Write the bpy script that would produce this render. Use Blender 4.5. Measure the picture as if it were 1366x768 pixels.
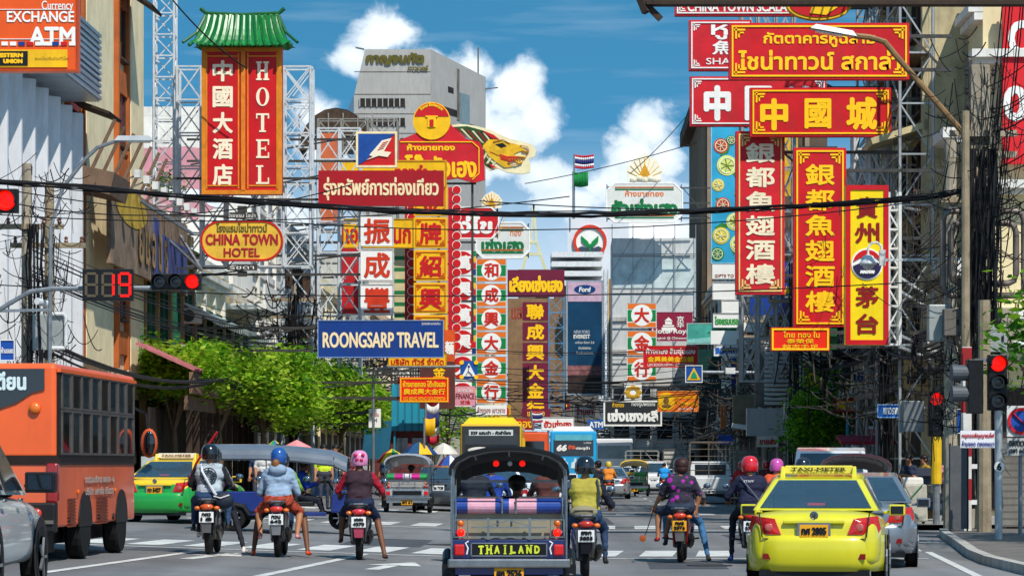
import bpy, math, random
from mathutils import Vector, Matrix, noise
R = math.radians
PI = math.pi
random.seed(11)
SC = bpy.context.scene
COL = SC.collection
for o in list(bpy.data.objects):
 bpy.data.objects.remove(o)

# ------------------------------------------------------------------ camera
F, YH, CH = 3794.0, 618.0, 1.6          # focal length in photo pixels, horizon row, eye height
cam = bpy.data.cameras.new('camera')
cam.lens = F / 1366 * 36
cam.sensor_width = 36
cam.shift_y = (YH - 384) / 1366
cam.clip_start = 0.5
cam.clip_end = 9000
co = bpy.data.objects.new('camera', cam)
COL.objects.link(co)
co.location = (0, 0, CH)
co.rotation_euler = (R(90), 0, 0)
SC.camera = co
SC.view_settings.view_transform = 'Standard'
SC.view_settings.look = 'None'
SC.view_settings.gamma = 1
SC.view_settings.exposure = 0.42
SC.cycles.max_bounces = 6
SC.cycles.transparent_max_bounces = 8
SC.cycles.use_denoising = True

# ------------------------------------------------------------------ sky and sun
SUN_EL, SUN_AZ = 51, 153                 # degrees; azimuth clockwise from +Y (street direction)
W = bpy.data.worlds.new('World')
SC.world = W
W.use_nodes = True
nt = W.node_tree
nt.nodes.clear()
def N(t, **k):
 n = nt.nodes.new(t)
 for a, b in k.items():
  setattr(n, a, b)
 return n
def Lk(a, b): nt.links.new(a, b)
def mth(op, a, b=None, clamp=False):
 n = N('ShaderNodeMath', operation=op, use_clamp=clamp)
 for i, q in enumerate((a, b)):
  if q is None: continue
  if isinstance(q, (int, float)): n.inputs[i].default_value = q
  else: Lk(q, n.inputs[i])
 return n.outputs[0]
out = N('ShaderNodeOutputWorld')
bg = N('ShaderNodeBackground')
bg.inputs[1].default_value = 0.145
tc = N('ShaderNodeTexCoord')
sep = N('ShaderNodeSeparateXYZ')
Lk(tc.outputs['Generated'], sep.inputs[0])
X, Y, Z = sep.outputs
ay = mth('MAXIMUM', mth('ABSOLUTE', Y), 0.15)
U = mth('DIVIDE', X, ay)
V = mth('DIVIDE', Z, ay)
# the deep tropical blue: the sky model is read a good deal above the true elevation
comb = N('ShaderNodeCombineXYZ')
Lk(X, comb.inputs[0]); Lk(Y, comb.inputs[1])
Lk(mth('ADD', mth('MULTIPLY', mth('MAXIMUM', Z, 0.0), 3.6), 0.24), comb.inputs[2])
nrm = N('ShaderNodeVectorMath', operation='NORMALIZE')
Lk(comb.outputs[0], nrm.inputs[0])
sky = N('ShaderNodeTexSky', sky_type='NISHITA', sun_disc=False)
sky.sun_elevation = R(SUN_EL)
sky.sun_rotation = R(SUN_AZ)
sky.air_density = 1.0; sky.dust_density = 0.3; sky.ozone_density = 1.6
Lk(nrm.outputs[0], sky.inputs[0])
hs = N('ShaderNodeHueSaturation')
hs.inputs['Hue'].default_value = 0.475
hs.inputs['Saturation'].default_value = 1.32
hs.inputs['Value'].default_value = 1.0
Lk(sky.outputs[0], hs.inputs['Color'])
uv = N('ShaderNodeCombineXYZ')
Lk(U, uv.inputs[0]); Lk(V, uv.inputs[1])
def fbm(scale, detail, dist, rough=0.55, off=0):
 mp = N('ShaderNodeMapping')
 mp.inputs['Location'].default_value = (off, off * .7, off * .3)
 Lk(uv.outputs[0], mp.inputs[0])
 n = N('ShaderNodeTexNoise')
 n.inputs['Scale'].default_value = scale
 n.inputs['Detail'].default_value = detail
 n.inputs['Roughness'].default_value = rough
 n.inputs['Distortion'].default_value = dist
 Lk(mp.outputs[0], n.inputs['Vector'])
 return n.outputs['Fac']
# cumulus banks: centre and radii in tangents of azimuth and elevation
BL = [(-.046, .150, .015, .012), (-.040, .140, .017, .009), (-.056, .142, .010, .007),
   (-.013, .137, .011, .011), (.000, .131, .013, .014), (.009, .121, .010, .014), (-.002, .115, .015, .013), (-.015, .124, .011, .015), (-.006, .104, .022, .010),
   (.048, .117, .012, .011), (.042, .108, .013, .012), (.054, .108, .008, .012), (.036, .099, .018, .012), (.010, .100, .020, .010), (.018, .092, .022, .008), (.05, .095, .014, .012),
   (-.070, .124, .010, .010), (-.066, .112, .012, .010), (.04, .083, .035, .011), (-.1, .085, .05, .02), (-.02, .088, .03, .010)]
acc = None
for (u0, v0, ru, rv) in BL:
 du = mth('DIVIDE', mth('SUBTRACT', U, u0), ru)
 dv = mth('DIVIDE', mth('SUBTRACT', V, v0), rv)
 q = mth('SUBTRACT', 1.0, mth('SQRT', mth('ADD', mth('MULTIPLY', du, du), mth('MULTIPLY', dv, dv))))
 acc = q if acc is None else mth('MAXIMUM', acc, q)
n1 = fbm(58, 9, .25, .58)
dens = mth('ADD', acc, mth('MULTIPLY', mth('SUBTRACT', n1, 0.5), 2.2))
mr = N('ShaderNodeMapRange', interpolation_type='SMOOTHSTEP')
Lk(dens, mr.inputs[0]); mr.inputs[1].default_value = -.05; mr.inputs[2].default_value = .55
# thin streaks
mp2 = N('ShaderNodeMapping'); mp2.inputs['Scale'].default_value = (9, 85, 1); mp2.inputs['Rotation'].default_value = (0, 0, .04)
Lk(uv.outputs[0], mp2.inputs[0])
n2 = N('ShaderNodeTexNoise'); n2.inputs['Scale'].default_value = 1.6; n2.inputs['Detail'].default_value = 6
Lk(mp2.outputs[0], n2.inputs['Vector'])
st = N('ShaderNodeMapRange'); Lk(n2.outputs['Fac'], st.inputs[0])
st.inputs[1].default_value = .52; st.inputs[2].default_value = .85; st.inputs[4].default_value = .26
# thicker haze of cloud low down
low = N('ShaderNodeMapRange'); Lk(V, low.inputs[0])
low.inputs[1].default_value = .118; low.inputs[2].default_value = .07; low.inputs[4].default_value = .8
cov = mth('MAXIMUM', mth('MAXIMUM', mr.outputs[0], st.outputs[0]), low.outputs[0])
n3 = fbm(48, 6, .2, .55, 3.1)
mr3 = N('ShaderNodeMapRange'); Lk(n3, mr3.inputs[0]); mr3.inputs[1].default_value = .36; mr3.inputs[2].default_value = .6
cc = N('ShaderNodeMix', data_type='RGBA')
cc.inputs['A'].default_value = (3.5, 4.3, 5.1, 1)
cc.inputs['B'].default_value = (6.2, 6.4, 6.5, 1)
dm = N('ShaderNodeMapRange'); Lk(dens, dm.inputs[0]); dm.inputs[1].default_value = .1; dm.inputs[2].default_value = 1.0
Lk(mth('MULTIPLY', mth('ADD', mth('MULTIPLY', mr3.outputs[0], .65), .35), dm.outputs[0]), cc.inputs['Factor'])
mx = N('ShaderNodeMix', data_type='RGBA')
Lk(cov, mx.inputs['Factor']); Lk(hs.outputs[0], mx.inputs['A']); Lk(cc.outputs['Result'], mx.inputs['B'])
Lk(mx.outputs['Result'], bg.inputs[0])
Lk(bg.outputs[0], out.inputs[0])

sl = bpy.data.lights.new('sun', 'SUN')
sl.energy = 3.6
sl.angle = R(0.55)
sl.color = (1, .955, .88)
so = bpy.data.objects.new('sun', sl)
COL.objects.link(so)
_d = Vector((math.sin(R(SUN_AZ)) * math.cos(R(SUN_EL)), math.cos(R(SUN_AZ)) * math.cos(R(SUN_EL)), math.sin(R(SUN_EL))))
so.rotation_euler = _d.to_track_quat('Z', 'Y').to_euler()
so.location = (20, -30, 60)

# ------------------------------------------------------------------ helpers
def P(px, py, d):
 return Vector(((px - 683) / F * d, d, CH + (YH - py) / F * d))
def g(x, y=0):                            # the road falls from the left kerb to its middle
 return min(max(-.033 * x, 0), .28)
def lin(h):
 if not isinstance(h, str): return tuple(h)
 h = h.lstrip('#')
 r = []
 for i in (0, 2, 4):
  c = int(h[i:i + 2], 16) / 255
  r.append(c / 12.92 if c <= .04045 else ((c + .055) / 1.055) ** 2.4)
 return tuple(r)
_M = {}
def mat(c, rough=.55, metal=0., var=.14, scale=2.5, bump=0., bscale=30, coat=0., dirt=0., emit=0., glass=0., stripe=None):
 """procedural paint, metal, cloth: colour broken by noise, optional grime, bump and stripes"""
 key = (c, rough, metal, var, scale, bump, bscale, coat, dirt, emit, glass, stripe)
 if key in _M: return _M[key]
 m = bpy.data.materials.new('surface_%s' % (c if isinstance(c, str) else 'mix'))
 m.use_nodes = True
 t = m.node_tree
 b = t.nodes['Principled BSDF']
 L = t.links.new
 col = lin(c)
 tcn = t.nodes.new('ShaderNodeTexCoord')
 vec = tcn.outputs['Object']
 b.inputs['Roughness'].default_value = rough
 b.inputs['Metallic'].default_value = metal
 if not coat and not metal: b.inputs['Specular IOR Level'].default_value = .28
 b.inputs['Coat Weight'].default_value = coat
 b.inputs['Coat Roughness'].default_value = .05
 nz = t.nodes.new('ShaderNodeTexNoise')
 nz.inputs['Scale'].default_value = scale
 nz.inputs['Detail'].default_value = 6
 nz.inputs['Roughness'].default_value = .65
 L(vec, nz.inputs['Vector'])
 mix = t.nodes.new('ShaderNodeMix'); mix.data_type = 'RGBA'
 mix.inputs['A'].default_value = tuple(max(0, x * (1 - var * 1.6)) for x in col) + (1,)
 mix.inputs['B'].default_value = tuple(min(1, x * (1 + var)) for x in col) + (1,)
 ra = t.nodes.new('ShaderNodeMapRange')
 ra.inputs[1].default_value = .3; ra.inputs[2].default_value = .7
 L(nz.outputs['Fac'], ra.inputs[0]); L(ra.outputs[0], mix.inputs['Factor'])
 cur = mix.outputs['Result']
 if stripe:                            # (axis, period, second colour, share)
  sp = t.nodes.new('ShaderNodeSeparateXYZ'); L(vec, sp.inputs[0])
  a = t.nodes.new('ShaderNodeMath'); a.operation = 'DIVIDE'; L(sp.outputs[stripe[0]], a.inputs[0]); a.inputs[1].default_value = stripe[1]
  fr = t.nodes.new('ShaderNodeMath'); fr.operation = 'FRACT'; L(a.outputs[0], fr.inputs[0])
  lt = t.nodes.new('ShaderNodeMath'); lt.operation = 'LESS_THAN'; L(fr.outputs[0], lt.inputs[0]); lt.inputs[1].default_value = stripe[3]
  mx2 = t.nodes.new('ShaderNodeMix'); mx2.data_type = 'RGBA'
  L(lt.outputs[0], mx2.inputs['Factor']); L(cur, mx2.inputs['A']); mx2.inputs['B'].default_value = lin(stripe[2]) + (1,)
  cur = mx2.outputs['Result']
 if dirt:
  mp = t.nodes.new('ShaderNodeMapping'); mp.inputs['Scale'].default_value = (1.7, 1.7, .35)
  L(vec, mp.inputs[0])
  nd = t.nodes.new('ShaderNodeTexNoise'); nd.inputs['Scale'].default_value = 1.6; nd.inputs['Detail'].default_value = 9; nd.inputs['Roughness'].default_value = .72
  L(mp.outputs[0], nd.inputs['Vector'])
  rd = t.nodes.new('ShaderNodeMapRange'); rd.inputs[1].default_value = .47; rd.inputs[2].default_value = .72; rd.inputs[4].default_value = dirt
  L(nd.outputs['Fac'], rd.inputs[0])
  md = t.nodes.new('ShaderNodeMix'); md.data_type = 'RGBA'
  L(rd.outputs[0], md.inputs['Factor']); L(cur, md.inputs['A']); md.inputs['B'].default_value = (.06, .05, .042, 1)
  cur = md.outputs['Result']
 L(cur, b.inputs['Base Color'])
 if bump:
  nb = t.nodes.new('ShaderNodeTexNoise'); nb.inputs['Scale'].default_value = bscale; nb.inputs['Detail'].default_value = 4
  L(vec, nb.inputs['Vector'])
  bp = t.nodes.new('ShaderNodeBump'); bp.inputs['Strength'].default_value = bump; bp.inputs['Distance'].default_value = .02
  L(nb.outputs['Fac'], bp.inputs['Height']); L(bp.outputs[0], b.inputs['Normal'])
 if emit:
  b.inputs['Emission Color'].default_value = col + (1,)
  b.inputs['Emission Strength'].default_value = emit
 if glass:
  b.inputs['Transmission Weight'].default_value = glass
  b.inputs['IOR'].default_value = 1.1 if glass == 1 else 1.5
 _M[key] = m
 return m

CH_ = {}
_TX = {}
UP, LOWMARK = set('ัิีึื็ํ'), set('่้๊๋์')
def _rawtext(s):
 c = bpy.data.curves.new('lettering', 'FONT')
 c.body = s; c.resolution_u = 3
 o = bpy.data.objects.new('lettering', c)
 COL.objects.link(o)
 dg = bpy.context.evaluated_depsgraph_get()
 dg.update()
 me = bpy.data.meshes.new_from_object(o.evaluated_get(dg))
 vs = [(v.co.x, v.co.y) for v in me.vertices]
 fs = [tuple(p.vertices) for p in me.polygons]
 bpy.data.objects.remove(o); bpy.data.curves.remove(c); bpy.data.meshes.remove(me)
 return vs, fs
def textmesh(s):
 """outline of a line of writing, tone marks lifted over upper vowels, scaled to a unit box"""
 if s in _TX: return _TX[s]
 base, marks = '', []
 for i, ch in enumerate(s):
  if ch in LOWMARK and base and base[-1] in UP: marks.append((ch, base))
  else: base += ch
 vs, fs = _rawtext(base)
 for ch, pre in marks:
  pv, _ = _rawtext(pre)
  cv, cf = _rawtext('ก' + ch)
  kv, _k = _rawtext('ก')
  adv = max(x for x, y in pv) - max(x for x, y in kv)
  n0 = len(kv); b = len(vs)
  vs += [(x + adv, y + .22) for x, y in cv[n0:]]
  fs += [tuple(i - n0 + b for i in f) for f in cf if min(f) >= n0]
 x0, x1 = min(v[0] for v in vs), max(v[0] for v in vs)
 y0, y1 = min(v[1] for v in vs), max(v[1] for v in vs)
 w, h = max(x1 - x0, 1e-4), max(y1 - y0, 1e-4)
 r = ([((x - x0) / w - .5, (y - y0) / h - .5) for x, y in vs], fs, w / h)
 _TX[s] = r
 return r

class MB:
 """collects shapes and links them as ONE mesh object"""
 def __init__(s): s.v, s.f, s.m = [], [], []
 def add(s, vs, fs, mi=0, M=None):
  b = len(s.v)
  if M is not None: vs = [tuple(M @ Vector(v)) for v in vs]
  s.v += [tuple(v) for v in vs]
  s.f += [tuple(i + b for i in f) for f in fs]
  s.m += [mi] * len(fs)
  return s
 def box(s, c, d, mi=0, rot=None, taper=1.0):
  x, y, z = d[0] / 2, d[1] / 2, d[2] / 2
  t = taper
  vs = [(-x, -y, -z), (x, -y, -z), (x, y, -z), (-x, y, -z), (-x * t, -y * t, z), (x * t, -y * t, z), (x * t, y * t, z), (-x * t, y * t, z)]
  M = Matrix.Translation(c)
  if rot is not None: M = M @ Matrix.Rotation(rot[0], 4, 'X') @ Matrix.Rotation(rot[1], 4, 'Y') @ Matrix.Rotation(rot[2], 4, 'Z')
  return s.add(vs, [(0, 3, 2, 1), (4, 5, 6, 7), (0, 1, 5, 4), (1, 2, 6, 5), (2, 3, 7, 6), (3, 0, 4, 7)], mi, M)
 def bar(s, p, q, w, h=None, mi=0):     # square bar between two points
  p, q = Vector(p), Vector(q)
  d = q - p
  if d.length < 1e-6: return s
  M = Matrix.Translation((p + q) / 2) @ d.to_track_quat('Y', 'Z').to_matrix().to_4x4()
  x, y, z = w / 2, d.length / 2, (h or w) / 2
  vs = [(-x, -y, -z), (x, -y, -z), (x, y, -z), (-x, y, -z), (-x, -y, z), (x, -y, z), (x, y, z), (-x, y, z)]
  return s.add(vs, [(0, 3, 2, 1), (4, 5, 6, 7), (0, 1, 5, 4), (1, 2, 6, 5), (2, 3, 7, 6), (3, 0, 4, 7)], mi, M)
 def cyl(s, p, q, r, r2=None, n=10, mi=0, caps=True):
  p, q = Vector(p), Vector(q)
  r2 = r if r2 is None else r2
  d = q - p
  M = d.to_track_quat('Z', 'Y').to_matrix()
  b = []
  for c, rr in ((p, r), (q, r2)):
   for k in range(n):
    a = 2 * PI * k / n
    b.append(tuple(c + M @ Vector((math.cos(a) * rr, math.sin(a) * rr, 0))))
  fs = [(k, (k + 1) % n, n + (k + 1) % n, n + k) for k in range(n)]
  if caps: fs += [tuple(range(n - 1, -1, -1)), tuple(range(n, 2 * n))]
  return s.add(b, fs, mi)
 def tube(s, pts, r, n=6, mi=0):
  pts = [Vector(p) for p in pts]
  vs, k = [], len(pts)
  up = Vector((.13, .21, .97))
  for i, p in enumerate(pts):
   t = (pts[min(i + 1, k - 1)] - pts[max(i - 1, 0)]).normalized()
   a = t.cross(up)
   if a.length < .05: a = t.cross(Vector((1, 0, 0)))
   a.normalize(); c = t.cross(a)
   rr = r[i] if isinstance(r, (list, tuple)) else r
   vs += [tuple(p + a * (math.cos(2 * PI * j / n) * rr) + c * (math.sin(2 * PI * j / n) * rr)) for j in range(n)]
  fs = [(i * n + j, i * n + (j + 1) % n, (i + 1) * n + (j + 1) % n, (i + 1) * n + j) for i in range(k - 1) for j in range(n)]
  fs += [tuple(range(n - 1, -1, -1)), tuple((k - 1) * n + j for j in range(n))]
  return s.add(vs, fs, mi)
 def prism(s, pts, y0, y1, mi=0, M=None):   # outline in x,z pushed along y (y0 nearer the viewer)
  n = len(pts)
  a = sum(pts[i][0] * pts[(i + 1) % n][1] - pts[(i + 1) % n][0] * pts[i][1] for i in range(n))
  if a < 0: pts = pts[::-1]
  vs = [(x, y0, z) for x, z in pts] + [(x, y1, z) for x, z in pts]
  fs = [tuple(range(n)), tuple(range(2 * n - 1, n - 1, -1))] + [(i, n + i, n + (i + 1) % n, (i + 1) % n) for i in range(n)]
  return s.add(vs, fs, mi, M)
 def side(s, pts, x0, x1, mi=0):        # outline in y,z pushed along x
  M = Matrix(((0, 1, 0, 0), (1, 0, 0, 0), (0, 0, 1, 0), (0, 0, 0, 1)))
  b = len(s.f)
  s.prism(pts, x0, x1, mi, M)
  for i in range(b, len(s.f)): s.f[i] = s.f[i][::-1]
  return s
 def sph(s, c, r, n=12, k=8, mi=0, M=None):
  if not isinstance(r, (tuple, list)): r = (r, r, r)
  vs = [(0, 0, -r[2])]
  for i in range(1, k):
   t = -PI / 2 + PI * i / k
   vs += [(math.cos(t) * math.cos(2 * PI * j / n) * r[0], math.cos(t) * math.sin(2 * PI * j / n) * r[1], math.sin(t) * r[2]) for j in range(n)]
  vs.append((0, 0, r[2]))
  fs = [(0, 1 + (j + 1) % n, 1 + j) for j in range(n)]
  for i in range(k - 2):
   fs += [(1 + i * n + j, 1 + i * n + (j + 1) % n, 1 + (i + 1) * n + (j + 1) % n, 1 + (i + 1) * n + j) for j in range(n)]
  e = len(vs) - 1
  fs += [(e, 1 + (k - 2) * n + j, 1 + (k - 2) * n + (j + 1) % n) for j in range(n)]
  T = Matrix.Translation(c)
  return s.add(vs, fs, mi, T if M is None else T @ M)
 def lathe(s, prof, c, ax='z', n=16, mi=0):  # profile of (radius, height) pairs about an axis through c
  vs, k = [], len(prof)
  for (r, h) in prof:
   for j in range(n):
    a = 2 * PI * j / n
    x, y = math.cos(a) * r, math.sin(a) * r
    vs.append({'z': (x, y, h), 'y': (x, h, -y), 'x': (h, x, y)}[ax])
  fs = [(i * n + j, i * n + (j + 1) % n, (i + 1) * n + (j + 1) % n, (i + 1) * n + j) for i in range(k - 1) for j in range(n)]
  fs += [tuple(range(n - 1, -1, -1)), tuple((k - 1) * n + j for j in range(n))]
  return s.add(vs, fs, mi, Matrix.Translation(c))
 def loft(s, rings, mi=0, cap=True, closed=True):
  n, k = len(rings[0]), len(rings)
  vs = [p for r in rings for p in r]
  m = n if closed else n - 1
  fs = [(i * n + j, i * n + (j + 1) % n, (i + 1) * n + (j + 1) % n, (i + 1) * n + j) for i in range(k - 1) for j in range(m)]
  if cap: fs += [tuple(range(n - 1, -1, -1)), tuple((k - 1) * n + j for j in range(n))]
  return s.add(vs, fs, mi)
 def sheet(s, pts, mi=0):
  return s.add(pts, [tuple(range(len(pts)))], mi)
 def txt(s, t, cx, cz, w, h, y, bold=0., mi=0, th=.012, slant=0., keep=False, arc=0.):
  """writing facing -y, fitted to a w x h box; bold thickens strokes by stacked shifted copies"""
  vs, fs, asp = textmesh(t)
  if keep:
   if asp * h < w: w = asp * h
   else: h = w / asp
  offs = [(0, 0)]
  if bold: offs += [(bold * math.cos(a), bold * math.sin(a)) for a in (0, PI / 4, PI / 2, 3 * PI / 4, PI, -3 * PI / 4, -PI / 2, -PI / 4)]
  w2, h2 = w - 2 * bold, h - 2 * bold
  for k, (ox, oz) in enumerate(offs):
   pts = []
   for (x, z) in vs:
    xx, zz = x * w2 + ox + slant * z * h2, z * h2 + oz
    if arc:
     a = xx / arc
     xx, zz = math.sin(a) * (arc + zz), math.cos(a) * (arc + zz) - arc
    pts.append((cx + xx, y - .0012 * k, cz + zz))
   s.add(pts, fs, mi)
  return s
 def build(s, name, mats, parent=None, smooth=False, bevel=0., sub=0, kind=None, label=None, seg=2):
  me = bpy.data.meshes.new(name)
  me.from_pydata(s.v, [], s.f)
  if not isinstance(mats, (list, tuple)): mats = [mats]
  for m in mats: me.materials.append(m)
  if len(mats) > 1: me.polygons.foreach_set('material_index', s.m)
  if smooth: me.polygons.foreach_set('use_smooth', [True] * len(s.f))
  me.update()
  o = bpy.data.objects.new(name, me)
  COL.objects.link(o)
  if parent: o.parent = parent
  if bevel:
   b = o.modifiers.new('bevel', 'BEVEL'); b.width = bevel; b.segments = seg; b.limit_method = 'ANGLE'; b.angle_limit = R(40)
   b.harden_normals = False
  if sub:
   u = o.modifiers.new('sub', 'SUBSURF'); u.levels = sub; u.render_levels = sub
  if kind: o['kind'] = kind
  if label: o['label'] = label
  return o

def thing(name, label, cat, loc=(0, 0, 0), rz=0., group=None):
 o = bpy.data.objects.new(name, None)
 COL.objects.link(o)
 o.empty_display_size = .2
 o.location = loc; o.rotation_euler = (0, 0, rz)
 o['label'] = label; o['category'] = cat
 if group: o['group'] = group
 return o
def tag(o, label, cat, group=None):
 o['label'] = label; o['category'] = cat
 if group: o['group'] = group
 return o
def struct(o): o['kind'] = 'structure'; return o
def dup(root, loc, rz, label, group=None):
 r = root.copy(); COL.objects.link(r)
 r.location = loc; r.rotation_euler = (0, 0, rz); r['label'] = label
 if group: r['group'] = group
 for ch in list(root.children):
  c = ch.copy(); COL.objects.link(c); c.parent = r
  for q in ch.children:
   d = q.copy(); COL.objects.link(d); d.parent = c
 return r

# shared materials
STEEL = mat('9a9c9e', .35, .85, .15, 6, dirt=.25)
CHROME = mat('a9a8a6', .22, 1., .15, 6)
GALV = mat('8d9296', .5, .6, .2, 5, dirt=.2)
WHITEM = mat('d9dad8', .5, 0, .1, 4, dirt=.25)
BLACKP = mat('17181a', .42, 0, .3, 8)
RUBBER = mat('141414', .85, 0, .3, 12, bump=.2)
GLASSD = mat('0c1116', .06, 0, .2, 2, coat=1.)
GLASSB = mat('1d3a50', .07, 0, .2, 2, coat=1.)
CONC = mat('8f8779', .9, 0, .22, 3, bump=.4, dirt=.35)
WIRE = mat('19181a', .6, 0, .3, 3)
WIREB = mat('4a443d', .7, 0, .4, 2)
REDL = mat('c8120a', .25, 0, .15, 20, coat=.6)
REDGLOW = mat('ff1408', .3, 0, 0, 1, emit=1.6)
SIGNAL = mat('f01408', .3, 0, .45, 60, emit=.8)
AMBER = mat('e06a10', .3, 0, .1, 20, coat=.5)
WHITE = mat('efece4', .5, 0, .06, 3, dirt=.06)
CREAMT = mat('f5e6c8', .5, 0, .05, 3)
RED = mat('c8101a', .5, 0, .14, 1.2, dirt=.24)
RED2 = mat('cc1a26', .55, 0, .18, 1.0, dirt=.28)
REDT = mat('c51a1e', .45, 0, .05, 2)
YEL = mat('f2b90f', .5, 0, .1, 1.5, dirt=.2)
YELT = mat('ffc414', .45, 0, .04, 2)
YELS = mat('f7d40c', .45, 0, .08, 1.5, dirt=.16)
MAROON = mat('701a35', .5, 0, .1, 1.2, dirt=.12)
NAVY = mat('103a84', .45, 0, .1, 1.5, dirt=.16)
GREEN = mat('11803f', .45, 0, .06, 2)
ORANGE = mat('e2701d', .45, 0, .06, 2)
# ------------------------------------------------------------------ ground, road, kerbs, markings
ASPH = mat('7b7a79', .82, 0, .16, .35, bump=.5, bscale=90)
_t = ASPH.node_tree                       # asphalt: fine grain, worn lanes, tar patches
def _asph():
 t = _t; b = t.nodes['Principled BSDF']; L = t.links.new
 old = b.inputs['Base Color'].links[0].from_socket
 tcn = t.nodes.new('ShaderNodeTexCoord')
 n = t.nodes.new('ShaderNodeTexNoise'); n.inputs['Scale'].default_value = 55; n.inputs['Detail'].default_value = 3
 L(tcn.outputs['Object'], n.inputs['Vector'])
 mp = t.nodes.new('ShaderNodeMapping'); mp.inputs['Scale'].default_value = (.9, .05, 1)
 L(tcn.outputs['Object'], mp.inputs[0])
 n2 = t.nodes.new('ShaderNodeTexNoise'); n2.inputs['Scale'].default_value = 1.1; n2.inputs['Detail'].default_value = 5
 L(mp.outputs[0], n2.inputs['Vector'])
 a = t.nodes.new('ShaderNodeMath'); a.operation = 'MULTIPLY_ADD'; L(n.outputs['Fac'], a.inputs[0]); a.inputs[1].default_value = .55; a.inputs[2].default_value = .52
 c = t.nodes.new('ShaderNodeMath'); c.operation = 'MULTIPLY_ADD'; L(n2.outputs['Fac'], c.inputs[0]); c.inputs[1].default_value = 1.3; c.inputs[2].default_value = .45
 m = t.nodes.new('ShaderNodeMath'); m.operation = 'MULTIPLY'; L(a.outputs[0], m.inputs[0]); L(c.outputs[0], m.inputs[1])
 v = t.nodes.new('ShaderNodeVectorMath'); v.operation = 'SCALE'; L(old, v.inputs[0]); L(m.outputs[0], v.inputs['Scale'])
 L(v.outputs[0], b.inputs['Base Color'])
_asph()
def sheet_mb(xs, ys, f, dz):
 mb = MB()
 n = len(xs)
 vs = [(x, y, f(x, y) + dz) for y in ys for x in xs]
 fs = [(j * n + i, j * n + i + 1, (j + 1) * n + i + 1, (j + 1) * n + i) for j in range(len(ys) - 1) for i in range(n - 1)]
 return mb.add(vs, fs)
EARTH = mat('6a655c', .95, 0, .2, .05, bump=.3)
struct(sheet_mb([-4000, -400, -60, -8.485, 0, 60, 400, 4000], [-60, 20, 200, 600, 2000, 7000], g, -.012).build('ground', EARTH))
struct(sheet_mb([-26, -8.485, 0, 24], [-40, 20, 60, 120, 300, 700], g, 0).build('road', ASPH))
PAINT = mat('cfcdc6', .75, 0, .14, 1.5, dirt=.5, bump=.2)
def mark(mb, pts, n=6):                   # a painted quad following the crossfall
 a, b, c, d = [Vector((p[0], p[1], 0)) for p in pts]
 for i in range(n):
  u0, u1 = i / n, (i + 1) / n
  q = [a.lerp(b, u0), a.lerp(b, u1), d.lerp(c, u1), d.lerp(c, u0)]
  mb.sheet([(p.x, p.y, g(p.x) + .007) for p in q])
mb = MB()
k = 0
x = -8.6
while x < 6.6:
 y0 = 48.9 + .08 * x * .2
 mark(mb, [(x, y0), (x + .58, y0), (x + .58 + .27, y0 + 3.2), (x + .27, y0 + 3.2)], 3)
 x += .98
mb.build('zebra_crossing', PAINT)
struct(bpy.data.objects['zebra_crossing'])
mb = MB()
x = -8
while x < 8:
 mark(mb, [(x, 69.5), (x + .62, 69.5), (x + .75, 73), (x + .13, 73)], 2)
 x += 1.1
x = -8
while x < 8:
 mark(mb, [(x, 88.5), (x + .6, 88.5), (x + .65, 91), (x + .05, 91)], 2)
 x += 1.25
struct(mb.build('far_crossing', PAINT))
mb = MB()
mark(mb, [(-8.7, 47.7), (7, 47.7), (7, 47.92), (-8.7, 47.92)], 24)
mark(mb, [(-7.6, 67.9), (8, 67.9), (8, 68.15), (-7.6, 68.15)], 24)
struct(mb.build('stop_line', PAINT))
def gp(px, py):                           # a photo point dropped on the road
 z = 0.
 for _ in range(8):
  d = F * (CH - z) / (py - YH); xx = (px - 683) / F * d; z = g(xx)
 return xx, d
def line(p, q, w, name):
 a, b = Vector(gp(*p)), Vector(gp(*q))
 n = Vector((w / 2, 0))
 mb = MB(); mark(mb, [tuple(a - n), tuple(a + n), tuple(b + n), tuple(b - n)], 10)
 return struct(mb.build(name, PAINT))
line((40, 766), (262, 735), .16, 'lane_line')
line((300, 778), (486, 739), .16, 'lane_line')
line((1312, 772), (1238, 736), .14, 'lane_line')
line((1225, 735), (1190, 712), .14, 'lane_line')
for (ax, ay) in ((-2.02, 42.6), (-4.9, 44.3)):
 mb = MB()
 mark(mb, [(ax - .12, ay - 1.5), (ax + .1, ay - 1.5), (ax + .35, ay + .6), (ax + .13, ay + .6)], 4)
 mark(mb, [(ax - .18, ay + .3), (ax + .66, ay + .3), (ax + .5, ay + 1.9), (ax + .46, ay + 1.9)], 4)
 struct(mb.build('lane_arrow', PAINT))
mb = MB()                                 # dashed lane lines running up the street
for lx in (-5.2, -1.9, 1.6, 5.0):
 y = 92
 while y < 330:
  mark(mb, [(lx + .02 * (y - 80), y), (lx + .14 + .02 * (y - 80), y), (lx + .2 + .02 * (y - 80), y + 3), (lx + .06 + .02 * (y - 80), y + 3)], 1)
  y += 9
struct(mb.build('lane_line', PAINT))

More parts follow.
